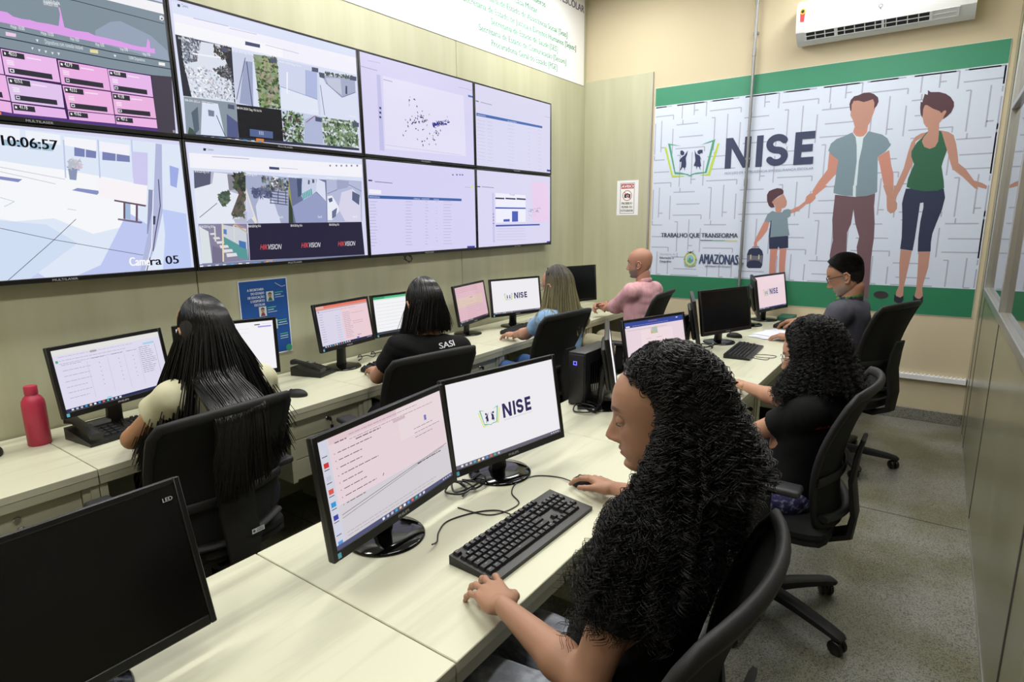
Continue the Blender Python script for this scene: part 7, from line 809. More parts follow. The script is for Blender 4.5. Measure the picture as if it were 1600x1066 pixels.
# ------------------------------------------------------------------ chairs
def make_chair(loc, rz, label, sticker=False, backh=1.05, swivel=0.2, arm=True):
    e = empty('office_chair', (loc[0], loc[1], 0), rz, label, 'chair', 'black office chairs')
    k = backh/1.05
    def HW(t):  # half width of the back over height 0..1
        return .165+.07*math.sin(min(t, .75)/.75*PI/2)+.004*t
    def BP(s_, t):   # point of the back surface, s -1..1, t 0..1
        z = (.50+.55*t)*k+0; w_ = HW(t); corner = 0
        y = -.245+.03*math.sin(t*PI)-.085*t*t+.055*s_*s_
        z -= .018*s_*s_*t
        return Vector((s_*w_, y, z))
    # frame loop
    loop = []
    for i in range(9): loop.append(BP(-.9+1.8*i/8, 0.0))
    loop.append(BP(1, .05))
    for i in range(1, 13): loop.append(BP(1, .05+.89*i/12))
    for i in range(11): loop.append(BP(.93-1.86*i/10, 1.0))
    for i in range(13): loop.append(BP(-1, .94-.89*i/12))
    MB().tube(loop, .0125, 10, closed=True, sx=1.5, up=(0, 1, 0)).build('back_frame', M_blackm, e, smooth=80)
    m = MB(); N, Mv = 14, 18; vs = [BP(-1+2*i/N, j/Mv) for j in range(Mv+1) for i in range(N+1)]
    vs2 = [v+Vector((0, -.006, 0)) for v in vs]; n1 = len(vs); fs = []
    for j in range(Mv):
        for i in range(N): q = j*(N+1)+i; fs += [(q, q+1, q+N+2, q+N+1), (q+n1, q+N+1+n1, q+N+2+n1, q+1+n1)]
    m.add(vs+vs2, fs); m.build('backrest', M_mesh, e, smooth=80)
    sp = MB()
    sp.sweep([(0, -.02, .395), (0, -.20, .39), (0, -.285, .43), (0, -.295, .52*k), (0, -.275, .66*k), (0, -.285, .76*k), (0, -.30, .83*k)], [.09, .09, .10, .12, .13, .12, .10], [.035, .035, .035, .025, .022, .02, .015], up=(0, .3, 1))
    sp.tube([Vector((x*.19, -.262+.05*x*x, .535*k+.02*abs(x))) for x in [i/6-1 for i in range(13)]], .013, 8, sx=1.5)
    sp.build('back_bracket', M_blackm, e, smooth=60)
    MB().tube([Vector((x*.225, -.245+.055*x*x, .70*k)) for x in [i/6-1 for i in range(13)]], .018, 8, sx=.4).build('lumbar_support', M_blackm, e, smooth=60)
    s_ = MB(); b = bmesh.new(); bmesh.ops.create_cube(b, size=1); bmesh.ops.subdivide_edges(b, edges=b.edges[:], cuts=6, use_grid_fill=True)
    for v in b.verts:
        x, y, z = v.co*2; r_ = math.hypot(x, y); f_ = 1-.10*(abs(x)**4*abs(y)**4)
        edge = max(abs(x), abs(y)); zz = z*.032-(.018*edge**6 if z > 0 else 0)-(.012*max(0, y)**3 if 1 else 0)+(.006*x*x)
        v.co = Vector((x*.235*f_, y*.235*f_, zz))
    s_.bm(b); s_.M = Matrix.Identity(4); s_.v = [(x, y, z+.468) for x, y, z in s_.v]; s_.build('seat', mat('seat_fabric', '0c0c0e', .85, bump=((500, 500, 500), .4, .002)), e, smooth=60)
    MB().box(-.11, .11, -.13, .13, .375, .437, bev=.015).box(-.19, .19, -.17, .18, .425, .44, bev=.004).build('seat_mechanism', M_blackm, e)
    MB().lathe([(.028, .09), (.028, .24), (.017, .24), (.017, .39)], 20).build('gas_column', M_blackm, e)
    if arm:
        for sx in (-1, 1):
            ar = MB(); ar.sweep([(sx*.17, -.02, .43), (sx*.265, -.02, .435), (sx*.285, -.02, .47), (sx*.285, -.025, .655)], [.06, .06, .06, .055], [.018, .02, .022, .02], up=(0, 0, 1) if 0 else (sx*.6, 0, .8)); a_ = ar.build('armrest', M_blackm, e, smooth=50)
            pd = MB().box(sx*.285-.04, sx*.285+.04, -.15, .11, .655, .683, bev=.011, seg=3).build('arm_pad', M_dgrey, a_)
    bs = MB(); bs.lathe([(.042, .06), (.045, .075), (.036, .12), (.028, .125)], 20); bs.build('base_hub', M_blackm, e)
    for i in range(5):
        th = swivel+i*2*PI/5; R = Matrix.Rotation(th, 4, 'Z')
        lg = MB(); lg.M = R; lg.sweep([(.03, 0, .098), (.15, 0, .092), (.28, 0, .078), (.33, 0, .070), (.345, 0, .066)], [.06, .056, .052, .05, .035], [.05, .042, .034, .026, .014]); l_ = lg.build('base_leg', M_blackm, e, smooth=50)
        ct = MB(); ct.M = R @ T(.312, 0, 0) @ Matrix.Rotation(i*1.3, 4, 'Z')
        for sy_ in (-1, 1): ct.lathe([(.0, -.009), (.024, -.009), (.028, -.005), (.028, .005), (.024, .009), (0, .009)], 20, (.012, sy_*.015, .0285), rotm(rx=PI/2), cap=False)
        ct.box(-.012, .028, -.006, .006, .022, .058, bev=.004); ct.tube([(0, 0, .05), (0, 0, .07)], .007, 8); ct.build('caster', M_black, l_, smooth=50)
    if sticker:
        a = Art(2e-5); a.rect(-.024, -.009, .024, .009, 'd8dadc'); a.circ(-.016, 0, .005, '50545c', 12)
        for i in range(9): a.rect(-.006+i*.003, -.006, -.0045+i*.003, .002, '303438')
        a.rect(-.006, .004, .018, .006, '50545c'); a.build('asset_sticker', M_print, frame_m((.045, -.312, .565*k), (1, 0, 0), (0, 0, 1), (0, -1, 0)) , e)
    return e
H90 = PI/2
CH = {'p1': make_chair((.85, 1.12), H90+.02, 'black mesh chair with a white asset sticker, behind the long-haired woman', True, backh=1.0),
      'p2': make_chair((.91, 2.15), H90-.2, 'black mesh chair behind the woman in the SASI shirt', backh=1.01),
      'p3': make_chair((.95, 3.27), H90-.12, 'black mesh chair behind the blonde woman in light blue'),
      'p4': make_chair((1.06, 4.50), H90+.1, 'black mesh chair behind the man in the pink shirt'),
      'p5': make_chair((2.62, 4.44), H90-.38, 'black high-backed chair behind the man with glasses', backh=1.09),
      'p6': make_chair((2.58, 2.54), H90+.0, 'black mesh chair of the curly-haired woman with glasses, near the partition', backh=1.03, swivel=-2.0),
      'p7': make_chair((2.54, 1.06), H90-.0, 'black mesh chair in the right foreground behind the woman nearest the camera')}

# ------------------------------------------------------------------ people: smooth implicit surfaces
class SDF:
    def __init__(s, vox): s.h = vox; s.p = []
    def cone(s, a, b, ra, rb, k=.02, flat=None): s.p.append(('c', np.array(a, float), np.array(b, float), ra, rb, k, flat)); return s
    def ell(s, c, r, R=None, k=.03): s.p.append(('e', np.array(c, float), np.array(r, float), np.array(R if R is not None else np.eye(3), float), k)); return s
    def chain(s, pts, rs, k=.015):
        for i in range(len(pts)-1): s.cone(pts[i], pts[i+1], rs[i], rs[i+1], k)
        return s
    def bounds(s):
        lo = np.full(3, 1e9); hi = -lo
        for p in s.p:
            if p[0] == 'c': a = np.minimum(p[1]-p[3], p[2]-p[4]); b = np.maximum(p[1]+p[3], p[2]+p[4])
            else: m = max(p[2]); a = p[1]-m; b = p[1]+m
            lo = np.minimum(lo, a); hi = np.maximum(hi, b)
        return lo-3*s.h-.02, hi+3*s.h+.02
    def mesh(s, disp=None, cuts=()):
        lo, hi = s.bounds(); n = np.ceil((hi-lo)/s.h).astype(int)+1
        F = np.full(n, .5, np.float32); ax = [lo[i]+s.h*np.arange(n[i]) for i in range(3)]
        for p in s.p:
            k = p[5] if p[0] == 'c' else p[4]
            if p[0] == 'c': a = np.minimum(p[1]-p[3], p[2]-p[4]); b = np.maximum(p[1]+p[3], p[2]+p[4])
            else: m = max(p[2]); a = p[1]-m; b = p[1]+m
            m_ = k+3*s.h+.012; i0 = np.maximum(((a-m_-lo)/s.h).astype(int), 0); i1 = np.minimum(((b+m_-lo)/s.h).astype(int)+2, n)
            X, Y, Z = np.meshgrid(ax[0][i0[0]:i1[0]], ax[1][i0[1]:i1[1]], ax[2][i0[2]:i1[2]], indexing='ij')
            if p[0] == 'c':
                A, B, ra, rb = p[1], p[2], p[3], p[4]; d = B-A; L2 = d@d+1e-12
                PX_, PY_, PZ_ = X-A[0], Y-A[1], Z-A[2]; t = (PX_*d[0]+PY_*d[1]+PZ_*d[2])/L2; tc = np.clip(t, 0, 1)
                D = np.sqrt((PX_-tc*d[0])**2+(PY_-tc*d[1])**2+(PZ_-tc*d[2])**2)-(ra+(rb-ra)*tc)
                if p[6]:
                    L = math.sqrt(L2)
                    if 'b' in p[6]: D = np.maximum(D, (t-1)*L)
                    if 'a' in p[6]: D = np.maximum(D, -t*L)
            else:
                R = p[3]; q = [(X-p[1][0])*R[0, j]+(Y-p[1][1])*R[1, j]+(Z-p[1][2])*R[2, j] for j in range(3)]; r = p[2]
                k0 = np.sqrt((q[0]/r[0])**2+(q[1]/r[1])**2+(q[2]/r[2])**2); k1 = np.sqrt((q[0]/r[0]**2)**2+(q[1]/r[1]**2)**2+(q[2]/r[2]**2)**2)
                D = k0*(k0-1)/(k1+1e-9)
            sl = F[i0[0]:i1[0], i0[1]:i1[1], i0[2]:i1[2]]
            if k > 0:
                hh = np.maximum(k-np.abs(sl-D), 0)/k; sl[...] = np.minimum(sl, D)-hh*hh*k*.25
            else: sl[...] = np.minimum(sl, D)
        if disp or cuts:
            X, Y, Z = np.meshgrid(*ax, indexing='ij', sparse=True)
            if disp: F += disp(X, Y, Z).astype(np.float32)
            for (pt, nrm, cen, rad) in cuts:   # keep the side where dot(p-pt, nrm) < 0, only near cen
                pl = (X-pt[0])*nrm[0]+(Y-pt[1])*nrm[1]+(Z-pt[2])*nrm[2]; near = ((X-cen[0])**2+(Y-cen[1])**2+(Z-cen[2])**2) < rad*rad
                F = np.where(near, np.maximum(F, pl), F)
        return nets(F, lo, s.h)
def nets(F, lo, h):
    n = F.shape; I = F < 0
    c = np.zeros((n[0]-1, n[1]-1, n[2]-1), np.int8)
    for i in (0, 1):
        for j in (0, 1):
            for k in (0, 1): c += I[i:n[0]-1+i, j:n[1]-1+j, k:n[2]-1+k]
    act = (c > 0) & (c < 8); ci = np.argwhere(act); idx = np.full(c.shape, -1, np.int32); idx[act] = np.arange(len(ci))
    acc = np.zeros((len(ci), 3)); cnt = np.zeros(len(ci))
    cor = [(i, j, k) for i in (0, 1) for j in (0, 1) for k in (0, 1)]
    val = {q: F[ci[:, 0]+q[0], ci[:, 1]+q[1], ci[:, 2]+q[2]] for q in cor}
    for a in cor:
        for ax in range(3):
            if a[ax]: continue
            b = list(a); b[ax] = 1; b = tuple(b); va, vb = val[a], val[b]; m = (va < 0) != (vb < 0)
            t = np.where(m, va/(va-vb+1e-12), 0); pos = np.array(a, float)[None, :].repeat(len(ci), 0); pos[:, ax] += t
            acc[m] += pos[m]; cnt[m] += 1
    V = lo+h*(ci+acc/cnt[:, None]); Q = []
    for ax in range(3):
        a1, a2 = (ax+1) % 3, (ax+2) % 3
        s0 = [slice(None)]*3; s1 = [slice(None)]*3; s0[ax] = slice(0, n[ax]-1); s1[ax] = slice(1, n[ax]); 
        A = I[tuple(s0)]; B = I[tuple(s1)]; e = np.argwhere(A != B); e = e[(e[:, a1] > 0) & (e[:, a2] > 0) & (e[:, a1] < n[a1]-1) & (e[:, a2] < n[a2]-1)]
        def g(d1, d2): q = e.copy(); q[:, a1] -= d1; q[:, a2] -= d2; return idx[q[:, 0], q[:, 1], q[:, 2]]
        q = np.stack([g(0, 0), g(1, 0), g(1, 1), g(0, 1)], 1); ins = A[e[:, 0], e[:, 1], e[:, 2]]
        q[~ins] = q[~ins][:, ::-1]; Q.append(q)
    return V, np.concatenate(Q)
def mesh_np(name, parts, m, parent, cols=None, smooth_it=0):
    """parts: list of (V, faces) joined in one mesh; cols: list of per-vertex rgba arrays"""
    V = np.concatenate([v for v, f in parts]); n = 0; lp = []; cnt = []
    for v, f in parts:
        if isinstance(f, list):
            for q in f: lp.append(np.array(q)+n); cnt.append(np.array([len(q)]))
        else: f = np.asarray(f); lp.append((f+n).ravel()); cnt.append(np.full(len(f), f.shape[1]))
        n += len(v)
    lp = np.concatenate(lp).astype(np.int32); cnt = np.concatenate(cnt).astype(np.int32); st = np.concatenate([[0], np.cumsum(cnt)[:-1]]).astype(np.int32)
    me = bpy.data.meshes.new(name); me.vertices.add(len(V)); me.vertices.foreach_set('co', V.astype(np.float32).ravel()); me.loops.add(len(lp)); me.loops.foreach_set('vertex_index', lp)
    me.polygons.add(len(cnt)); me.polygons.foreach_set('loop_start', st); me.update(calc_edges=True)
    if smooth_it:
        b = bmesh.new(); b.from_mesh(me)
        for _ in range(smooth_it): bmesh.ops.smooth_vert(b, verts=b.verts[:], factor=.5, use_axis_x=True, use_axis_y=True, use_axis_z=True)
        b.to_mesh(me); b.free()
    me.polygons.foreach_set('use_smooth', [True]*len(me.polygons))
    if cols is not None:
        ca = me.color_attributes.new('Col', 'FLOAT_COLOR', 'POINT'); ca.data.foreach_set('color', np.concatenate(cols).astype(np.float32).ravel())
    me.materials.append(m); o = bpy.data.objects.new(name, me); COL.objects.link(o)
    if parent: o.parent = parent
    return o
def V3(*a): return np.array(a, float)
def nrm(v): return v/(np.linalg.norm(v)+1e-12)
def basis(fwd, up=(0, 0, 1)):
    """columns: right, forward, up"""
    f = nrm(np.array(fwd, float)); r = nrm(np.cross(f, np.array(up, float))); u = np.cross(r, f); return np.stack([r, f, u], 1)
def interp(z, tab, j): return np.interp(z, [t[0] for t in tab], [t[j] for t in tab])
HT = [(-.118, .058, -.000, .020), (-.114, .074, -.012, .033), (-.104, .082, -.026, .043), (-.090, .0795, -.040, .052), (-.075, .084, -.055, .060), (-.06, .0855, -.068, .065), (-.045, .085, -.078, .068), (-.03, .085, -.086, .070),
      (-.012, .085, -.093, .073), (.005, .090, -.097, .0755), (.02, .095, -.100, .077), (.04, .0935, -.102, .078), (.06, .087, -.099, .0755), (.08, .074, -.090, .068), (.097, .053, -.072, .055), (.109, .030, -.050, .038), (.116, .006, -.028, .020), (.118, -.01, -.012, .001)]
def head_mesh(c, R, skin, lip, beard=None, male=False, s=1.0, brow='1a1210', scalp=None):
    nz, na = 110, 144; zs = np.linspace(-.118, .118, nz); th = np.linspace(0, 2*PI, na, endpoint=False)
    Z, A = np.meshgrid(zs, th, indexing='ij')
    def sm(j):
        a_ = interp(zs, HT, j); b_ = a_.copy(); kk = np.hanning(13); kk /= kk.sum(); pd = np.concatenate([2*a_[0]-a_[6:0:-1], a_, 2*a_[-1]-a_[-2:-8:-1]]); b_ = np.convolve(pd, kk, 'valid'); wt = np.clip((.112-np.abs(zs))/.012, 0, 1); return (a_*(1-wt)+b_*wt)[:, None]+0*Z
    F, B, W = sm(1), sm(2), sm(3)
    cyy = (F+B)/2*.3; ex = 2.25; cs, sn = np.cos(A), np.sin(A)
    X = W*np.sign(sn)*np.abs(sn)**(2/ex); Yf = np.sign(cs)*np.abs(cs)**(2/ex); Y = np.where(cs > 0, cyy+Yf*(F-cyy), cyy+Yf*(cyy-B))
    if male: jw = np.clip((-Z-.04)/.07, 0, 1); X *= 1+.14*jw
    front = np.clip(cs, 0, 1)**.5
    N = np.interp(Z, [-.060, -.055, -.049, -.042, -.036, -.02, -.005, .008, .016], [0, .007, .025, .031, .029, .020, .010, .003, 0]); sw = np.interp(Z, [-.055, -.045, -.035, -.01, .01], [.0125, .0135, .0105, .0085, .009])
    dY = N*np.exp(-(np.abs(X)/sw)**2.4)
    dY += .010*np.exp(-((np.abs(X)-.0155)/.0062)**2-((Z+.047)/.0075)**2)            # wings
    g = lambda x, z, x0, z0, sx, sz: np.exp(-((np.abs(x)-x0)/sx)**2-((z-z0)/sz)**2)
    dY -= .0115*g(X, Z, .031, .000, .0165, .0125)                                      # sockets
    dY += .0045*g(X, Z, .028, .0195, .022, .0065)                                      # brow
    dY += .0075*np.exp(-(X/.021)**2-((Z+.0675)/.0048)**2)+.0075*np.exp(-(X/.018)**2-((Z+.0795)/.0052)**2)-.0035*np.exp(-(X/.024)**2-((Z+.0735)/.002)**2)
    dY -= .003*np.exp(-(X/.025)**2-((Z+.0905)/.005)**2); dY += .005*np.exp(-(X/.02)**2-((Z+.105)/.010)**2)
    dY += .004*g(X, Z, .042, -.028, .018, .018)
    Y = Y+dY*front; V = np.stack([X, Y, Z], -1).reshape(-1, 3)*s
    q = []
    ii = np.arange((nz-1)*na).reshape(nz-1, na); nx = (ii % na+1) % na+(ii//na)*na
    q = np.stack([ii, nx, nx+na, ii+na], -1).reshape(-1, 4).tolist()
    nV = len(V); V = np.concatenate([V, [[0, .02*s, -.121*s]], [[0, -.012*s, .1185*s]]]); q += [(j+1) % na and (nV, (j+1) % na, j) or (nV, 0, j) for j in range(na)]; q += [(nV+1, (nz-1)*na+j, (nz-1)*na+(j+1) % na) for j in range(na)]
    col = np.tile(np.array(hx(skin)), (len(V), 1)); P = V/s
    lipm = np.exp(-(P[:, 0]/.023)**4-((P[:, 2]+.0735)/.0105)**4)*(P[:, 1] > .07); col += lipm[:, None]*(np.array(hx(lip))-col)*.85
    ck = np.exp(-((np.abs(P[:, 0])-.043)/.02)**2-((P[:, 2]+.035)/.02)**2)*(P[:, 1] > .04)*.22; col += ck[:, None]*(np.array(hx(lip))-col)
    eb = np.exp(-((np.abs(P[:, 0])-.034)/.019)**4-((P[:, 2]-.0215-(.004*np.cos((np.abs(P[:, 0])-.036)*60)))/.0045)**4)*(P[:, 1] > .05); col += eb[:, None]*(np.array(hx(brow))-col)*.85
    if scalp:
        zt = np.interp(P[:, 1], [-.03, -.01, .02, .045, .085], [-.055, -.02, .03, .062, .078]); m = np.clip((P[:, 2]-zt)/.010, 0, 1); col += m[:, None]*(np.array(hx(scalp))-col)*.93
    if beard:
        bc, amt = beard; m = np.clip((-P[:, 2]-.038)/.02, 0, 1)*np.clip((P[:, 1]+.01)/.03, 0, 1); m *= 1-np.exp(-(P[:, 0]/.026)**4-((P[:, 2]+.0735)/.008)**4); m *= 1-np.exp(-((np.abs(P[:, 0])-.03)/.018)**2-((P[:, 2]+.045)/.014)**2)
        sb = np.exp(-((P[:, 1]-.012)/.013)**2-((P[:, 2]+.02)/.03)**2)*(np.abs(P[:, 0]) > .05); m = np.clip(m+sb, 0, 1); col += (m*amt)[:, None]*(np.array(hx(bc))-col)
    return (V@R.T+c, q), col
def ear_parts(c, R, s=1.0):
    out = []
    for sx in (-1, 1):
        E = SDF(.0022); o = V3(sx*.0775, -.006, -.012); t = [V3(0, .012, -.026), V3(sx*.006, .002, -.03), V3(sx*.010, -.014, -.014), V3(sx*.015, -.020, .008), V3(sx*.014, -.010, .026), V3(sx*.010, .004, .026), V3(sx*.004, .010, .012)]
        E.chain([o+p for p in t], [.006, .006, .0045, .0042, .0042, .004, .0035], .004); E.ell(o+V3(sx*.004, -.004, .002), (.005, .014, .024), None, .006); E.chain([o+V3(sx*.006, .006, -.012), o+V3(sx*.010, -.006, -.004), o+V3(sx*.011, -.008, .012)], [.004, .0035, .003], .004)
        v, f = E.mesh(); out.append(((v*s)@R.T+c, f))
    return out
def hand_mesh(wrist, fdir, back, thumb_side, curl=.35, spread=.10, s=1.0, vox=.0026, curls=None, thumb_in=.3):
    """fdir: towards the fingers, back: out of the back of the hand, thumb_side: +1 when the thumb lies on fdir x back side"""
    f = nrm(np.array(fdir, float)); b = np.array(back, float); b = nrm(b-f*(b@f)); x = np.cross(f, b)*thumb_side   # x towards the thumb
    R = np.stack([x, f, b], 1); S = SDF(vox/s); k = .006
    base = [V3(.030, .088, .002), V3(.010, .093, .004), V3(-.011, .089, .003), V3(-.030, .079, -.001)]
    rad = [.0088, .0092, .0088, .0078]; ln = [(.045, .029, .023), (.050, .033, .025), (.046, .031, .024), (.036, .024, .021)]
    for i, p in enumerate(base): S.cone(V3([.018, .006, -.006, -.017][i], .012, -.002), p, .0135, rad[i]+.0018, .012)
    S.ell((.0, .05, -.004), (.036, .046, .0135), None, .012); S.cone((.0, -.032, -.001), (0, .008, -.002), .0135, .0215, .01); S.ell((.0235, .035, -.010), (.015, .03, .0125), None, .012); S.ell((-.026, .04, -.009), (.011, .032, .0105), None, .01)
    for i, p in enumerate(base):
        cu = (curls[i] if curls else curl); a = (1.5-i)*spread; d = V3(math.sin(a), math.cos(a), 0); ang = 0; q = p
        for j, L in enumerate(ln[i]):
            ang += cu*(.75, 1.05, .75)[j]; dd = V3(d[0]*math.cos(ang), d[1]*math.cos(ang), -math.sin(ang)); e = q+dd*L; r0 = rad[i]-(.0004, .0009, .0014)[j]; r1 = rad[i]-(.0009, .0014, .0022)[j]
            S.cone(q, e, r0, r1, .0035)
            if vox < .0032: S.ell(q+V3(0, 0, .0015), (r0*1.02,)*3, None, .004)
            q = e
    t0 = V3(.022, .018, -.008); t1 = V3(.047, .045, -.014-.012*thumb_in); t2 = t1+nrm(V3(.35-.6*thumb_in, .8, -.25-.3*thumb_in))*.033; t3 = t2+nrm(V3(.1-.7*thumb_in, .85, -.2-.3*thumb_in))*.025
    S.cone(t0, t1, .0155, .0112, .012); S.cone(t1, t2, .0108, .0094, .004); S.cone(t2, t3, .0095, .0078, .004)
    v, fc = S.mesh(); return (v*s)@R.T+np.array(wrist, float), fc, R
def wrinkle(amp, fr, seed=0, wz=1.0):
    r = random.Random(seed); ks = [(r.uniform(-1, 1), r.uniform(-1, 1), r.uniform(-1.2, 1.2)*wz, r.uniform(0, 6)) for _ in range(6)]
    def f(X, Y, Z):
        o = 0; wx = .02*np.sin(Y*14+Z*9); wy = .02*np.sin(Z*17+X*8)
        for a, b, c, p in ks: l = math.sqrt(a*a+b*b+c*c); o = o+np.sin(((X+wx)*a+(Y+wy)*b+Z*c)/l*fr+p)
        o = o/6; return amp*(np.abs(o)*-2+.5)
    return f
def skin_mat(name, rough=.5):
    m = attr_mat(name, rough, bump=((260, 260, 260), .12, .0008)); b = m.node_tree.nodes['Principled BSDF']
    b.inputs['Subsurface Weight'].default_value = .08; b.inputs['Subsurface Radius'].default_value = (.02, .008, .004); b.inputs['Subsurface Scale'].default_value = .3; return m
def cloth(name, col, rough=.85, noise=None): return mat(name, col, rough, noise=noise, bump=((420, 420, 420), .35, .0015), spec=.25)
def tube_np(paths, r, n=4, taper=.35):
    """paths: (S, K, 3) strands -> verts, quads"""
    S, K, _ = paths.shape; t = np.gradient(paths, axis=1); t /= np.linalg.norm(t, axis=2, keepdims=True)+1e-9
    ref = np.where(np.abs(t[..., 2:3]) < .9, np.array([0, 0, 1.]), np.array([1., 0, 0])); u = np.cross(t, ref); u /= np.linalg.norm(u, axis=2, keepdims=True)+1e-9; w_ = np.cross(t, u)
    k = np.arange(K)/(K-1); rad = r*np.clip(1-(k**3)*(1-taper), .1, 1); rr = rad[None, :, None] if np.ndim(r) == 0 else rad[:, :, None]
    ring = [paths+rr*(u*math.cos(2*PI*j/n)+w_*math.sin(2*PI*j/n)) for j in range(n)]
    V = np.stack(ring, 2).reshape(-1, 3); base = (np.arange(S)[:, None]*K+np.arange(K-1)[None, :])*n; Q = []
    for j in range(n): a = base+j; b = base+(j+1) % n; Q.append(np.stack([a, b, b+n, a+n], -1).reshape(-1, 4))
    return V, np.concatenate(Q)
def hair_paths(rng, N, K, hc, HR, s, style):
    """strand guide paths in world space. style: dict(len, lo, puff, flare, gap (face opening, rad), back(fn) collision, part)"""
    puff = style.get('puff', 1.08); gap = style.get('gap', 1.15); out = np.zeros((N, K, 3)); root = np.zeros(N)
    ax_ = np.array([.081, .100, .120])*puff
    for i in range(N):
        lay = rng.random()**style.get('laypow', .6); az = rng.uniform(-PI, PI)     # 0 = straight back
        faz = PI-abs(az)                                     # angle from the face
        sgn = 1 if az >= 0 else -1
        endaz = sgn*min(abs(az), PI-gap+rng.normal()*.05)
        sc = .88+.12*lay; R_ = ax_*sc
        tilt = style.get('hairline', .55) if faz < gap else 0
        th0 = rng.uniform(.0, .25)+ (0 if faz > gap else rng.uniform(0, tilt)); L_ = style['len']*(.78+.3*rng.random()) ; arc = 1.65
        thq = style.get('theq', 1.5)+rng.normal()*.04; npk = int(K*style.get('kfrac', .4)); px = []
        for k_ in range(npk):
            t = k_/(npk-1); th = th0+(thq-th0)*t; a = sgn*abs(az)*(1-min(1, t*1.6))+endaz*min(1, t*1.6)
            px.append(V3(R_[0]*math.sin(th)*math.sin(a), -R_[1]*math.sin(th)*math.cos(a)-.008, R_[2]*math.cos(th)))
        p = px[-1]; d = V3(math.sin(endaz), -math.cos(endaz), 0); fl = style.get('flare', .1)*(.3+lay); rem = K-npk; step = L_/rem
        ww = rng.normal()*.02
        for k_ in range(rem):
            t = (k_+1)/rem; q = p+V3(0, 0, -L_*t)+d*(fl*(t**style.get('fp', 1.2)))*1.0+V3(ww*t, ww*.5*t, 0)
            px.append(q)
        P = np.array(px)*s; up = style.get('gravity', True)
        # hanging part follows world vertical
        W = (P[:npk])@HR.T+hc; hang = (P[npk:]-P[npk-1]); Hz = basis((HR[:, 1][0], HR[:, 1][1], 0)); W2 = hang@Hz.T+W[-1]+Hz[:, 1][None, :]*(style.get('fwd', 0)*(.25 if az > 0 else 1)*(rng.random()**.7*1.15 if faz < 2.0 else (.4*rng.random() if faz < 2.5 else 0))*(((np.arange(rem)+1)/rem)**1.3)[:, None])
        out[i] = np.concatenate([W, W2])
    return out
def push_out(P, ells):
    for c, r, R in ells:
        q = (P-c)@R; r = np.array(r); m = np.sqrt(((q/r)**2).sum(-1)); f = np.where(m < 1, 1/np.maximum(m, .05), 1)[..., None]
        P = np.where(m[..., None] < 1, (q*f)@R.T+c, P)
    return P
def curlify(P, rng, rad, pitch, ramp=.25):
    S, K, _ = P.shape; t = np.gradient(P, axis=1); seg = np.linalg.norm(t, axis=2); L = np.cumsum(seg, 1); t /= seg[..., None]+1e-9
    ref = np.array([.37, .22, .9]); u = np.cross(t, ref); u /= np.linalg.norm(u, axis=2, keepdims=True)+1e-9; w_ = np.cross(t, u)
    ph = rng.uniform(0, 2*PI, (S, 1)); pr = pitch*rng.uniform(.75, 1.35, (S, 1)); rr = rad*rng.uniform(.5, 1.35, (S, 1))*np.clip(np.linspace(0, 1, K)/ramp, 0, 1)[None, :]; hand = np.where(rng.random((S, 1)) < .5, -1, 1)
    a = hand*2*PI*L/pr+ph; return P+rr[..., None]*(u*np.cos(a)[..., None]+w_*np.sin(a)[..., None])
def hair_mat(name, dark='0b0908', rough=.35, attr=False):
    m = attr_mat(name, rough, spec=.5) if attr else mat(name, dark, rough, spec=.45)
    return m
def resample(P, K2):
    S, K, _ = P.shape; x = np.linspace(0, K-1, K2); i = np.minimum(x.astype(int), K-2); f = (x-i)[None, :, None]
    # smooth (Catmull-Rom)
    g = lambda j: P[:, np.clip(j, 0, K-1)]
    p0, p1, p2, p3 = g(i-1), g(i), g(i+1), g(i+2); return .5*(2*p1+(p2-p0)*f+(2*p0-5*p1+4*p2-p3)*f**2+(3*p1-p0-3*p2+p3)*f**3)
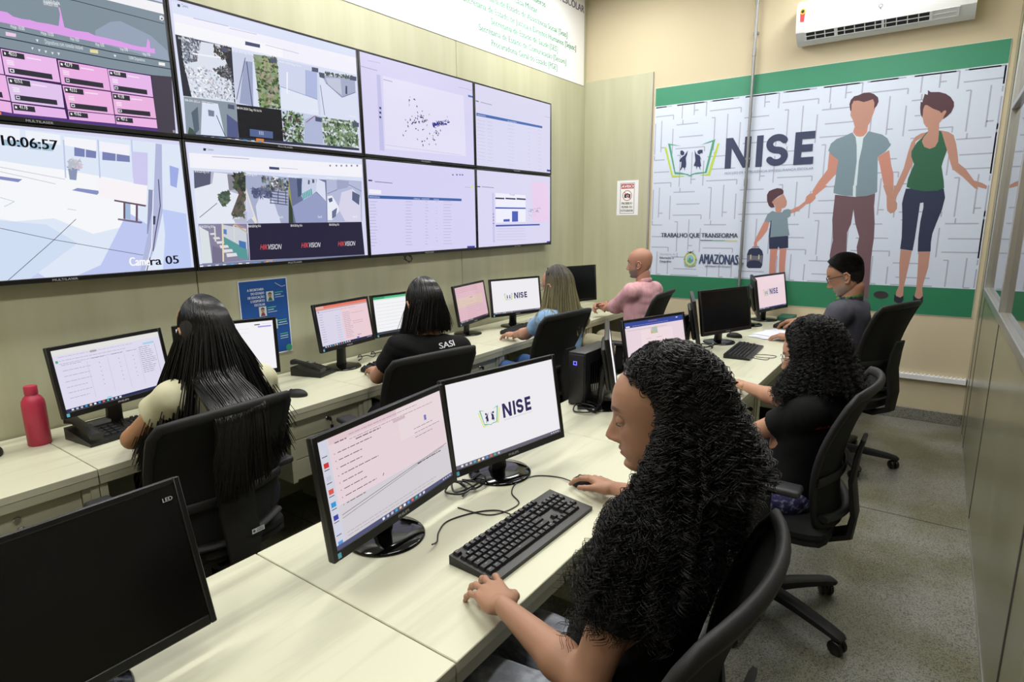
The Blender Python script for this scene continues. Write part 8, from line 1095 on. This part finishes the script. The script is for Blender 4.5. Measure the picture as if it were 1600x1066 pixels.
def person(name_label, H, hyaw, hpitch, pel, byaw, hands, skin='a5735c', lip='8c4a44', shirt=None, shirt_col='111114', sleeve='short', pants_col='70747c', male=False, s=1.0, vox=.006, hvox=.0034,
           neckfwd=.03, elbows=(None, None), beard=None, eyes='closed', lean=None, shoulder=None, hand_args=({}, {}), shirtname='shirt', shoes='1c1c20', knees=None, broll=0, group=None, hroll=0, scalp=None):
    """H head centre (world); yaw: direction of facing as (x, y); pel pelvis centre; hands: (left, right) dicts of wrist, fdir, back"""
    H = np.array(H, float); pel = np.array(pel, float); bf = nrm(V3(byaw[0], byaw[1], 0)); br = np.cross(bf, V3(0, 0, 1))   # right of the person
    hf = nrm(V3(hyaw[0], hyaw[1], 0)); hf3 = nrm(V3(hf[0]*math.cos(hpitch), hf[1]*math.cos(hpitch), -math.sin(hpitch))); hup = V3(0, 0, 1)+br*hroll; HRm = basis(hf3, hup)
    neck_top = H-HRm[:, 2]*.085*s-HRm[:, 1]*.02*s; N = H-V3(0, 0, .165*s)-hf*.035*s-bf*neckfwd; up = nrm(N-pel)
    B = basis(bf, up); B = np.stack([B[:, 0], nrm(np.cross(up, B[:, 0])), up], 1); B[:, 1] *= 1 if B[:, 1]@bf > 0 else -1
    sw = (.185 if male else .160)*s if shoulder is None else shoulder; L = np.linalg.norm(N-pel); P = lambda x, y, t: pel+B@V3(x*s, y*s, 0)+up*(L*t)
    root = empty('person', (pel[0], pel[1], 0), 0, name_label, 'person', group)
    root_inv = np.array([pel[0], pel[1], 0])
    cw = 1.1 if male else 1.0
    tor = [((0, .0, .0), (.165*cw, .120, .11)), ((0, .005, .20), (.145*cw, .108, .12)), ((0, .01, .42), (.140*cw, .102, .14)), ((0, .012, .66), (.152*cw, .108, .15)), ((0, .0, .84), (.150*cw, .088, .085))]
    sh = [P(-sw/s, .0, .895), P(sw/s, .0, .895)]
    arms = []
    for i in (0, 1):
        sd = -1 if i == 0 else 1; wr = np.array(hands[i]['wrist'], float); a, b = .285*s, .250*s; d = wr-sh[i]; D = np.linalg.norm(d)
        if D > (a+b)*.985: wr = sh[i]+d/D*(a+b)*.985; D = (a+b)*.985; d = wr-sh[i]
        x = (a*a-b*b+D*D)/(2*D); hh = math.sqrt(max(a*a-x*x, 0)); hint = elbows[i] if elbows[i] is not None else V3(0, 0, -1)*.8+br*sd*.35-bf*.3; u = nrm(d); hint = np.array(hint, float); hint = nrm(hint-u*(hint@u)); el = sh[i]+u*x+hint*hh; arms.append((sh[i], el, wr))
    if knees is None: knees = [pel+bf*.42*s-br*.11*s+V3(0, 0, .02), pel+bf*.42*s+br*.11*s+V3(0, 0, .02)]
    legs = []
    for i in (0, 1):
        sd = -1 if i == 0 else 1; hip = pel+br*sd*.085*s; kn = np.array(knees[i], float); an = np.array([kn[0]-bf[0]*.05, kn[1]-bf[1]*.05, .085]); legs.append((hip, kn, an))
    # body: one continuous surface
    S = SDF(vox)
    for (x, y, t), r in tor: S.ell(P(x, y, t), np.array(r)*s*.96, B, .05)
    for i in (0, 1):
        S.cone(P(0, -.005, .93), sh[i], .048*s, .046*s, .04); a, e, w_ = arms[i]; k = 1.14 if male else 1.0
        S.cone(a, e, .047*s*k, .036*s*k, .02); mid = e+(w_-e)*.3; S.cone(e, mid, .037*s*k, .0385*s*k, .015); S.cone(mid, w_, .0385*s*k, .0208*s*k, .015)
        h, kn, an = legs[i]; S.cone(h, kn, .080*s, .052*s, .03); S.cone(kn, an, .050*s, .034*s, .02); S.cone(an, an+bf*.13+V3(0, 0, -.045), .036, .026, .02)
    S.cone(N+V3(0, 0, -.02), neck_top, .056*s*(1.08 if male else .95), .050*s*(1.12 if male else .95), .03)
    v, f = S.mesh(); sk = np.array(hx(skin)); parts = [(v, f)]; cols = [np.tile(sk, (len(v), 1))]
    hm, hc_ = head_mesh(H, HRm, skin, lip, beard, male, s, scalp=scalp); parts.append(hm); cols.append(hc_)
    for q in ear_parts(H, HRm, s): parts.append(q); cols.append(np.tile(np.array(hx(skin)), (len(q[0]), 1)))
    for i in (0, 1):
        hd = hands[i]; w_ = arms[i][2]; fd = hd.get('fdir'); fd = np.array(fd, float) if fd is not None else w_-arms[i][1]
        ts = (-1 if i == 0 else 1)*-1
        v, fc, _ = hand_mesh(w_, fd, hd.get('back', (0, 0, 1)), ts if not hd.get('flip') else -ts, s=s*(1.06 if male else .98), vox=hvox, **{k: q for k, q in hd.items() if k in ('curl', 'spread', 'curls', 'thumb_in')}); parts.append((v, fc)); cols.append(np.tile(sk, (len(v), 1)))
        # forearm bridge into the wrist
    off = lambda o: o
    body = mesh_np('body', [(a-root_inv, b) for a, b in parts], skin_mat('skin'), root, cols)
    # eyes
    lm = mat('eyelid_'+skin, skin, .5)
    for sx in (-1, 1):
        eb = MB(); lid = MB(); ir = MB(); la = MB(); c = H+HRm@(V3(sx*.031, .0735, .000)*s); eb.sph(tuple(c-root_inv), .0118*s, 16)
        Rl = Matrix([list(r) for r in HRm]).to_4x4(); b_ = bmesh.new(); bmesh.ops.create_uvsphere(b_, u_segments=20, v_segments=14, radius=.0134*s)
        cut = {'closed': -.0045, 'open': .0045, 'down': -.0015}[eyes]*s
        for vtx in [q for q in b_.verts if q.co.z < cut-.0035*s]: b_.verts.remove(vtx)
        for vtx in b_.verts: vtx.co = Rl.to_3x3() @ vtx.co+Vector(tuple(c-root_inv))
        lid.bm(b_)
        eb.build('eye', mat('eye_white', 'd8d4d0', .25), root); lid.build('eyelid', lm, root, smooth=80)
        c = H+HRm@(V3(sx*.031, .0800, -.001)*s)-root_inv; ir.sph(tuple(c), (.0062*s, .0062*s, .0062*s), 12); ir.build('iris', mat('iris', '1a0f0a', .15), root)
        pts = [H+HRm@(V3(sx*(.031+.0125*math.sin(a)), .0735+.0128*math.cos(a)+.001, {'closed': -.0075, 'open': .0015, 'down': -.0045}[eyes]-.002*math.sin(a)**2)*s)-root_inv for a in np.linspace(-1.15, 1.25, 9)]; la.tube(pts, .0011, 5)
        la.build('eyelash', mat('lash', '080606', .6), root)
    # shirt
    k_ = .012 if male else .009
    T_ = SDF(vox)
    for (x, y, t), r in tor[0 if male else 1:]: T_.ell(P(x, y, t), (np.array(r)+(.016, .016, .02))*s, B, .05)
    T_.ell(P(0, .0, .03), (np.array(tor[0][1])+(.014, .014, .01))*s, B, .05)
    cuts = []
    for i in (0, 1):
        a, e, w_ = arms[i]; T_.cone(P(0, -.008, .92), a, .056*s, .060*s, .04)
        if sleeve == 'short': en = a+(e-a)*.56; T_.cone(a, en, .062*s*(1.1 if male else 1), .060*s*(1.12 if male else 1), .03, 'b')
        elif sleeve == 'cap': en = a+(e-a)*.36; T_.cone(a, en, .060*s, .072*s, .03, 'b')
        elif sleeve == 'elbow': en = a+(e-a)*.86; T_.cone(a, en, .060*s, .056*s, .03, 'b')
        else:
            T_.cone(a, e, .066*s, .060*s, .03); en = e+(w_-e)*.25; T_.cone(e, en, .060*s, .058*s, .02, 'b'); T_.cone(en-(w_-e)*.10, en, .061*s, .062*s, .004, 'ab')
        if sleeve in ('short', 'elbow', 'cap'):
            ax2 = nrm(e-a); cuts.append((en, ax2, en+ax2*.03, .085))
    cuts.append((N+V3(0, 0, .018)-bf*.01, nrm(V3(0, 0, 1)+bf*.45), N+V3(0, 0, .045), .085*s))
    v, f = T_.mesh(wrinkle(.0032, 48, hash(shirtname) % 97 if 0 else int(H[1]*100) % 97), cuts)
    mesh_np('shirt', [(v-root_inv, f)], shirt, root, smooth_it=1)
    # trousers
    Q = SDF(max(vox, .007)); Q.ell(pel+V3(0, 0, -.005), (.183*s*cw, .140*s, .115*s), B, .05)
    for h, kn, an in legs: Q.cone(h, kn, .096*s, .068*s, .04); Q.cone(kn, an+V3(0, 0, .02), .066*s, .052*s, .03, 'b')
    v, f = Q.mesh(wrinkle(.004, 55, 3)); mesh_np('trousers', [(v-root_inv, f)], pants_col, root)
    Q = SDF(.006)
    for h, kn, an in legs: Q.cone(an+V3(0, 0, .0), an+V3(0, 0, -.04)-bf*.01, .042, .040, .02); Q.cone(an+V3(0, 0, -.045), an+bf*.15+V3(0, 0, -.05), .040, .033, .02)
    v, f = Q.mesh(None, [((0, 0, .002), (0, 0, -1), tuple((legs[0][2]+legs[1][2])/2), 2.0)]); mesh_np('shoes', [(v-root_inv, f)], mat('shoe_leather', '1b1a1c', .4), root)
    return dict(root=root, off=root_inv, H=H, HR=HRm, N=N, B=B, P=P, sh=sh, arms=arms, s=s, bf=bf, br=br, up=up, cw=cw, tor=tor)
def torso_ells(p, g=.022):
    return [(p['P'](x, y, t), (np.array(r)+g)*p['s'], p['B']) for (x, y, t), r in p['tor'][2:]]+[(p['sh'][i], (.075*p['s'],)*3, p['B']) for i in (0, 1)]
def add_mesh_hair(p, name, V, Q, m, cols=None): return mesh_np(name, [(V-p['off'], Q)], m, p['root'], [cols] if cols is not None else None)
def cap_base(p, m, puff=1.02, drop=0, width=.09, back=.09, name='hair', face=.03, vox=.005, extra=None):
    """solid under-layer of the hair"""
    S = SDF(vox); s = p['s']; c = p['H']; R = p['HR']
    S.ell(c+R@(V3(0, -.012, .012)*s), np.array([.079, .094, .108])*s*puff, R, 0)
    if drop: S.cone(c+R@(V3(0, -.035, .0)*s), c+R@(V3(0, -.045, 0)*s)+V3(0, 0, -drop), width*s, width*.9*s, .03)
    if extra: extra(S)
    v, f = S.mesh(None, [(c+R@(V3(0, face, .045)*s), nrm(R@V3(0, 1, -.75)), c, .5)])
    return (v, f)
def glasses(p, m, lens_w=.026, lens_h=.019, z=.0, r=.0013):
    s = p['s']; c = p['H']; R = p['HR']; g = MB(); q = lambda x, y, zz: tuple(c+R@(V3(x, y, zz)*s)-p['off'])
    for sx in (-1, 1):
        pts = []
        for i in range(20):
            a = 2*PI*i/20; cx_ = math.copysign(abs(math.cos(a))**.7, math.cos(a)); sz = math.copysign(abs(math.sin(a))**.7, math.sin(a)); pts.append(q(sx*.033+lens_w*cx_, .102-.008*((sx*.033+lens_w*cx_)/.06)**2, z+lens_h*sz))
        g.tube(pts, r*s, 6, closed=True); g.tube([q(sx*(.033+lens_w), .095, z+.008), q(sx*.074, .075, z+.009), q(sx*.081, .01, z+.006), q(sx*.082, -.012, z-.006)], r*s*1.3, 6)
    g.tube([q(-.008, .102, z+.004), q(0, .106, z+.007), q(.008, .102, z+.004)], r*s, 6)
    o = g.build('glasses', m, None); o.location = tuple(p['off']); return o

rng = np.random.default_rng(11)
UPV = (0, 0, 1)
def hd(w, f=None, back=(0, 0, 1), **k): d = dict(wrist=w, back=back, **k); d['fdir'] = f; return d
# --- foreground woman with long curly hair
p7 = person('person with long black curly hair and black t-shirt, nearest the camera', (2.617, 1.195, 1.235), (-.93, -.36), .14, (2.555, 1.13, .56), (-1, .04),
            (hd((2.358, 1.015, .812), (-.85, .50, -.15), (-.1, -.05, 1), curls=(.20, .22, .26, .34), spread=.14, thumb_in=.15), hd((2.300, 1.668, .803), (-.86, .42, -.08), (.05, .25, 1), curls=(.30, .30, .38, .46), spread=.12, thumb_in=.0)),
            skin='a67c63', lip='94564c', shirt=cloth('black_cotton', '0c0c0d'), pants_col=cloth('grey_denim', '7c8088', .8, noise=('a4a8b0', (30, 30, 90), .4, .7)), s=.98, vox=.0045, hvox=.0024, eyes='closed', neckfwd=.02,
            elbows=((-.02, -.12, -.30), (.0, .25, -.3)), knees=[(2.16, 1.02, .56), (2.16, 1.24, .56)])
HM = hair_mat('black_hair', '090706', .42)
def curly(p, name, N, K, st, rad, pitch, r, base_kw, extra_ells=(), xmax=None):
    C_ = 6; G = hair_paths(rng, N//C_, 16, p['H']-p['HR'][:, 1]*.012, p['HR'], p['s'], st); G = resample(G, K); G = push_out(G, torso_ells(p, .02)+list(extra_ells))
    if xmax is not None: lim = xmax[0]; G[..., 0] = np.where(G[..., 2] < xmax[1], np.minimum(G[..., 0], lim-rng.random((len(G), 1))*.05), G[..., 0])
    ph0 = rng.uniform(0, 2*PI, (len(G), 1)); G = curlify(G, rng, rad, pitch); t_ = np.linspace(0, 1, K)[None, :, None]
    G = np.concatenate([G+rng.normal(size=(len(G), 1, 3))*.0032*(.6+1.1*t_)+np.sin(t_*rng.uniform(8, 24, (len(G), 1, 1))+rng.uniform(0, 6, (len(G), 1, 3)))*.0018 for _ in range(C_)])
    V, Q = tube_np(G, r, 3, .5); o = add_mesh_hair(p, name, V, Q, HM); V, Q = cap_base(p, None, **base_kw); add_mesh_hair(p, 'scalp_hair', V, Q, mat('scalp_hair', '080606', .8)); return o
curly(p7, 'curly_hair', 4500, 150, dict(len=.34, puff=1.18, gap=1.52, flare=.115, hairline=.5, laypow=.45, theq=1.5, kfrac=.46, fp=.9, fwd=.13), .0085, .025, .0009, dict(puff=1.08, drop=.26, width=.10, face=.01), xmax=(2.765, 1.13))
# --- woman with long straight black hair
p1 = person('person with long straight black hair and cream blouse, back to the camera', (.832, 1.226, 1.22), (-1, .05), .25, (.90, 1.22, .56), (-1, .05),
            (hd((.47, 1.13, .80), (-.9, .25, -.1), curl=.4), hd((.50, 1.42, .80), (-.9, -.3, -.1), curl=.4)), skin='b5855f', shirt=cloth('cream_blouse', 'd5d2b2', noise=('c2bf9e', (8, 8, 8), .4, .7)), sleeve='cap', pants_col=cloth('dark_denim', '22252e'),
            elbows=((.02, -.3, -.2), (.25, .3, -.2)), s=.99, vox=.006, eyes='down')
def straight(p, name, N, K, st, r, m, base_kw, cols=None, clump=.5, ells=(), back_only=False, post=None):
    G = hair_paths(rng, N, K, p['H']-p['HR'][:, 1]*.012, p['HR'], p['s'], st); G = resample(G, K*2); G = push_out(G, (torso_ells(p, .024)[:-2] if back_only else torso_ells(p, .024))+list(ells)); G = post(G) if post else G; V, Q = tube_np(G, r, 3, .5); C = None
    if cols is not None:
        S, KK = G.shape[:2]; t = np.repeat(np.linspace(0, 1, KK)[None, :], S, 0); a, b, c = [np.array(hx(x)) for x in cols]; w_ = rng.random((S, 1)); mixt = np.clip((t-.25)*1.9*(.45+w_), 0, 1)[..., None]; base = a+(c-a)*(w_**3)[..., None]*.8
        C = (base+(b-base)*mixt); C[..., 3] = 1; C = np.repeat(C.reshape(-1, 4), 3, 0)
    add_mesh_hair(p, name, V, Q, m, C); V, Q = cap_base(p, None, **base_kw); add_mesh_hair(p, 'scalp_hair', V, Q, mat('scalp_hair_b' if cols is None else 'scalp_hair_blonde', '080606' if cols is None else '30281f', .7))
def p1_mass(S):
    c, R = p1['H'], p1['HR']; b = c+R@V3(0, -.05, .0)
    for k in range(12):
        t = k/11; S.ell(b+V3(.035*t**1.5+.0, 0, -.40*t), (.030+.012*(1-t), .078+.10*t, .06), None, .03)
    for sx in (-1, 1): S.ell(c+R@V3(sx*.060, -.030, -.04), (.024, .042, .075), R, .03)
def p1_drape(G):
    z = G[..., 2]; end = G[:, -1, 1]; mid = (np.abs(end-1.13) < .10)[:, None]; k = np.clip((1.10-z)/.12, 0, 1); k = k*k*(3-2*k); over = np.where(z > .90, 1.172, 1.172)
    xo = G[..., 0]*(1-k)+np.maximum(G[..., 0], over+rng.random((len(G), 1))*.02)*k; xi = np.where(z < 1.06, np.minimum(G[..., 0], 1.055+.03*rng.random((len(G), 1))), G[..., 0])
    G[..., 0] = np.where(mid, xo, xi); return G
straight(p1, 'long_hair', 5600, 14, dict(len=.50, puff=1.08, gap=1.12, flare=.13, hairline=.4, theq=1.55, kfrac=.42, fp=1.0), .0024, hair_mat('straight_black_hair', '0b0a0b', .28), dict(puff=1.05, drop=.0, face=.03, extra=p1_mass), back_only=True, post=p1_drape)
# --- woman in the black SASI shirt, bobbed hair
p2 = person('person with black bobbed hair and black SASI t-shirt seen from behind at the wall desk', (.98, 2.24, 1.205), (-.94, .34), .25, (1.0, 2.17, .56), (-.93, .36),
            (hd((.575, 2.275, .80), (-.9, .5, -.1), (.1, 0, 1), curl=.35, thumb_in=.1), hd((.56, 2.62, .80), (-.95, .1, -.1), curl=.4)), skin='b5856a', shirt=cloth('black_cotton', '0c0c0d'), pants_col=cloth('black_trousers', '15151a'),
            elbows=((.0, -.25, -.25), (.1, .3, -.2)), s=1.0, vox=.006, eyes='down')
straight(p2, 'bobbed_hair', 2200, 14, dict(len=.155, puff=1.10, gap=1.15, flare=.012, hairline=.4, theq=1.5, kfrac=.6), .0020, hair_mat('straight_black_hair', '0b0a0b', .25), dict(puff=1.04, drop=.10, width=.080))
# --- blonde woman
p3 = person('person with grey-blonde long hair, glasses and light blue blouse at the wall desk', (1.03, 3.42, 1.185), (-1, .10), .15, (1.06, 3.38, .56), (-.97, .2),
            (hd((.62, 3.52, .80), (-.9, .3, -.1), curl=.4), hd((.62, 3.75, .80), (-.95, .0, -.1), curl=.4)), skin='b98a72', shirt=cloth('light_blue_blouse', '8fb3d6', noise=('7c9fc6', (9, 9, 9), .4, .7)), pants_col=cloth('blue_denim', '3c5c8c'),
            elbows=((-.15, -.1, -.3), (.1, .3, -.2)), s=1.0, vox=.0065, eyes='down')
straight(p3, 'long_hair', 2200, 14, dict(len=.31, puff=1.12, gap=1.25, flare=.05, hairline=.35, theq=1.5, kfrac=.5), .0021, hair_mat('streaked_hair', rough=.4, attr=True), dict(puff=1.03, drop=.2, width=.075), cols=('2a231f', '98916a', '6c6458'))
tag(glasses(p3, M_dgrey), 'thin dark-framed glasses worn by the blonde woman in light blue', 'glasses')
# --- man in pink
p4 = person('person with shaved head, grey beard and pink shirt, hands clasped on the far wall desk', (1.085, 4.62, 1.255), (-.96, -.20), .08, (1.12, 4.60, .56), (-.99, .1),
            (hd((.715, 4.775, .83), (-.62, .60, .22), (-.3, -.65, .7), curls=(.75, .8, .85, .9), thumb_in=.3), hd((.705, 4.865, .832), (-.70, -.50, .22), (-.3, .65, .7), curls=(.75, .8, .85, .9), thumb_in=.3)), skin='b0826c', lip='8a5c52', beard=('5f5c5a', .85), male=True,
            shirt=cloth('pink_shirt', 'd9a9ae', noise=('cf9ca4', (60, 60, 8), .4, .6)), sleeve='long', pants_col=cloth('khaki_trousers', 'a09a80'), elbows=((.0, -.18, -.3), (.0, .2, -.3)), s=1.0, vox=.0065, eyes='open', neckfwd=.0)
Cb = MB()
def collar(p, m, r=.056, h=.03):
    c = MB(); pts = []; s = p['s']
    for i in range(17):
        a = -2.5+5.0*i/16; pts.append(p['N']+p['B']@V3(r*s*math.sin(a), -r*s*math.cos(a)*1.05-.002, 0)+V3(0, 0, .022+.012*math.cos(a))-p['off'])
    c.tube(pts, .017, 10, sx=.32, up=(0, 0, 1)); return c.build('collar', m, p['root'], smooth=70)
collar(p4, cloth('pink_shirt', 'd9a9ae'))
# --- man with glasses and grey shirt
p5 = person('person with short black hair, glasses, grey shirt and green lanyard at the far middle desk', (2.555, 4.50, 1.232), (-.99, -.05), .38, (2.60, 4.48, .56), (-.97, .15),
            (hd((2.28, 4.50, .80), (-.9, .3, -.1), curl=.4), hd((2.24, 4.98, .845), (-.85, .35, -.25), curl=.45)), skin='a87c62', lip='8c5a4c', beard=('8a8680', .65), male=True,
            shirt=cloth('grey_shirt', '4a4b55', noise=('54505a', (9, 9, 9), .4, .7)), sleeve='short', pants_col=cloth('black_trousers', '15151a'), elbows=((.05, -.25, -.25), (.1, .25, -.3)), scalp='15110f', s=1.08, vox=.0065, eyes='down', neckfwd=-.0)
collar(p5, cloth('grey_shirt', '4a4b55'), .06)
st = dict(len=.006, puff=1.055, gap=1.35, flare=.0, hairline=.25, theq=1.5, kfrac=.8)
def short_hair(p, m):
    s = p['s']; c = p['H']; R = p['HR']; N = 9000; d = rng.normal(size=(N*4, 3)); d /= np.linalg.norm(d, axis=1, keepdims=True)
    keep = (d[:, 2] > -.38-.35*(d[:, 1] < -.3)) & ~((d[:, 1] > .30+.9*(d[:, 2]-.48)) & (d[:, 2] < .93)) & ~((d[:, 1] > -.15) & (d[:, 2] < .12)); d = d[keep][:N]
    tab = HT; z = np.clip(d[:, 2]*.122, -.117, .117); F = interp(z, tab, 1); B_ = interp(z, tab, 2); W = interp(z, tab, 3); cyy = (F+B_)*.15; hr = np.hypot(d[:, 0], d[:, 1])+1e-9
    x = W*d[:, 0]/hr; y = np.where(d[:, 1] > 0, cyy+(F-cyy)*d[:, 1]/hr, cyy+(cyy-B_)*d[:, 1]/hr); P0 = np.stack([x, y, z], 1)
    L = (.006+.016*np.clip(d[:, 2], 0, 1))[:, None]; fl = np.stack([np.zeros(len(d)), np.full(len(d), .35), np.full(len(d), -.1)], 1); n_ = d+fl*.6; n_ /= np.linalg.norm(n_, axis=1, keepdims=True)
    G = np.stack([P0-.002*d, P0+n_*L*.5, P0+n_*L*.8+fl*L*.25, P0+n_*L+fl*L*.5], 1)*s; G = G@R.T+c; V, Q = tube_np(G, .0019, 3, .5); add_mesh_hair(p, 'short_hair', V, Q, m)
short_hair(p5, hair_mat('short_black_hair', '131110', .5))
tag(glasses(p5, mat('glasses_frame', '3a2c28', .3), .026, .018, r=.0018), 'rectangular dark glasses worn by the man in the grey shirt', 'glasses')
ln = MB(); ln_pts = [p5['N']+p5['B']@V3(.085*math.sin(a), -.075*math.cos(a)+(.04 if abs(a) > 1.6 else 0), 0)+V3(0, 0, .035+.02*math.cos(a)-(.0 if abs(a) < 1.7 else (abs(a)-1.7)*.16)) for a in np.linspace(-2.6, 2.6, 24)]
ln.tube([q for q in ln_pts], .008, 6, sx=.15, up=(0, 0, 1)); tag(ln.build('lanyard', mat('lanyard', '5c8c3c', .6, noise=('1c2c4c', (30, 30, 30), .45, .55))), 'green and dark blue lanyard around the neck of the man in grey', 'lanyard')
# --- curly-haired woman with glasses
p6 = person('person with bushy black curly hair, glasses and black BUSCA ATIVA t-shirt at the middle desk', (2.665, 2.60, 1.085), (-1, .0), .25, (2.62, 2.56, .55), (-1, .1),
            (hd((2.30, 2.66, .80), (-.8, .5, -.1), curl=.4), hd((2.23, 3.08, .80), (-.45, .85, -.1), curl=.45)), skin='b5876c', shirt=cloth('black_cotton', '0c0c0d'), pants_col=cloth('purple_floral', '4c4878', .8, noise=('a8b0d8', (45, 45, 45), .5, .62)),
            elbows=((-.05, -.12, -.4), (.0, .2, -.35)), s=.96, vox=.0055, hvox=.003, eyes='down')
curly(p6, 'curly_hair', 3000, 80, dict(len=.15, puff=1.30, gap=1.1, flare=.05, hairline=.5, laypow=.45, theq=1.6, kfrac=.55, fwd=.03), .008, .024, .0011, dict(puff=1.12, drop=.10, width=.10, face=.03))
tag(glasses(p6, M_chrome), 'thin silver glasses worn by the curly-haired woman at the middle desk', 'glasses')
# --- lettering on the shirts (follows the cloth just outside the back)
def back_text(p, t, x0, z0, h, w_, col, name, depth=.0):
    a = Art(); a.text(t, (0, 0), (w_, 0), h, col, bold=True)
    s = p['s']; V = []
    dg_ = bpy.context.evaluated_depsgraph_get(); sh_o = [c for c in p['root'].children if c.name.startswith('shirt')][0]
    bpy.context.view_layer.update(); me = sh_o.data
    from mathutils.bvhtree import BVHTree
    bv = BVHTree.FromPolygons([v.co for v in me.vertices], [pl.vertices[:] for pl in me.polygons])
    for (u, v, _) in a.v:
        q = p['N']+p['br']*(x0+u)+V3(0, 0, z0+v)-p['off']-p['bf']*.5; hit = bv.ray_cast(Vector(q), Vector(p['bf'])); l = hit[0] if hit[0] is not None else Vector(q+p['bf']*.4); V.append(tuple(np.array(l)-p['bf']*.002))
    me2 = bpy.data.meshes.new(name); me2.from_pydata(V, [], a.f); ca = me2.color_attributes.new('Col', 'FLOAT_COLOR', 'CORNER'); ca.data.foreach_set('color', [c for f, cc in zip(a.f, a.c) for c in list(cc)*len(f)]); me2.materials.append(M_printm)
    o = bpy.data.objects.new(name, me2); COL.objects.link(o); o.parent = p['root']; return o
back_text(p2, 'SASI', .0, -.035, .026, .095, 'e4e6ea', 'shirt_print')
back_text(p6, 'BUSCA ATIVA', -.185, -.075, .013, .10, 'c03c40', 'shirt_print')
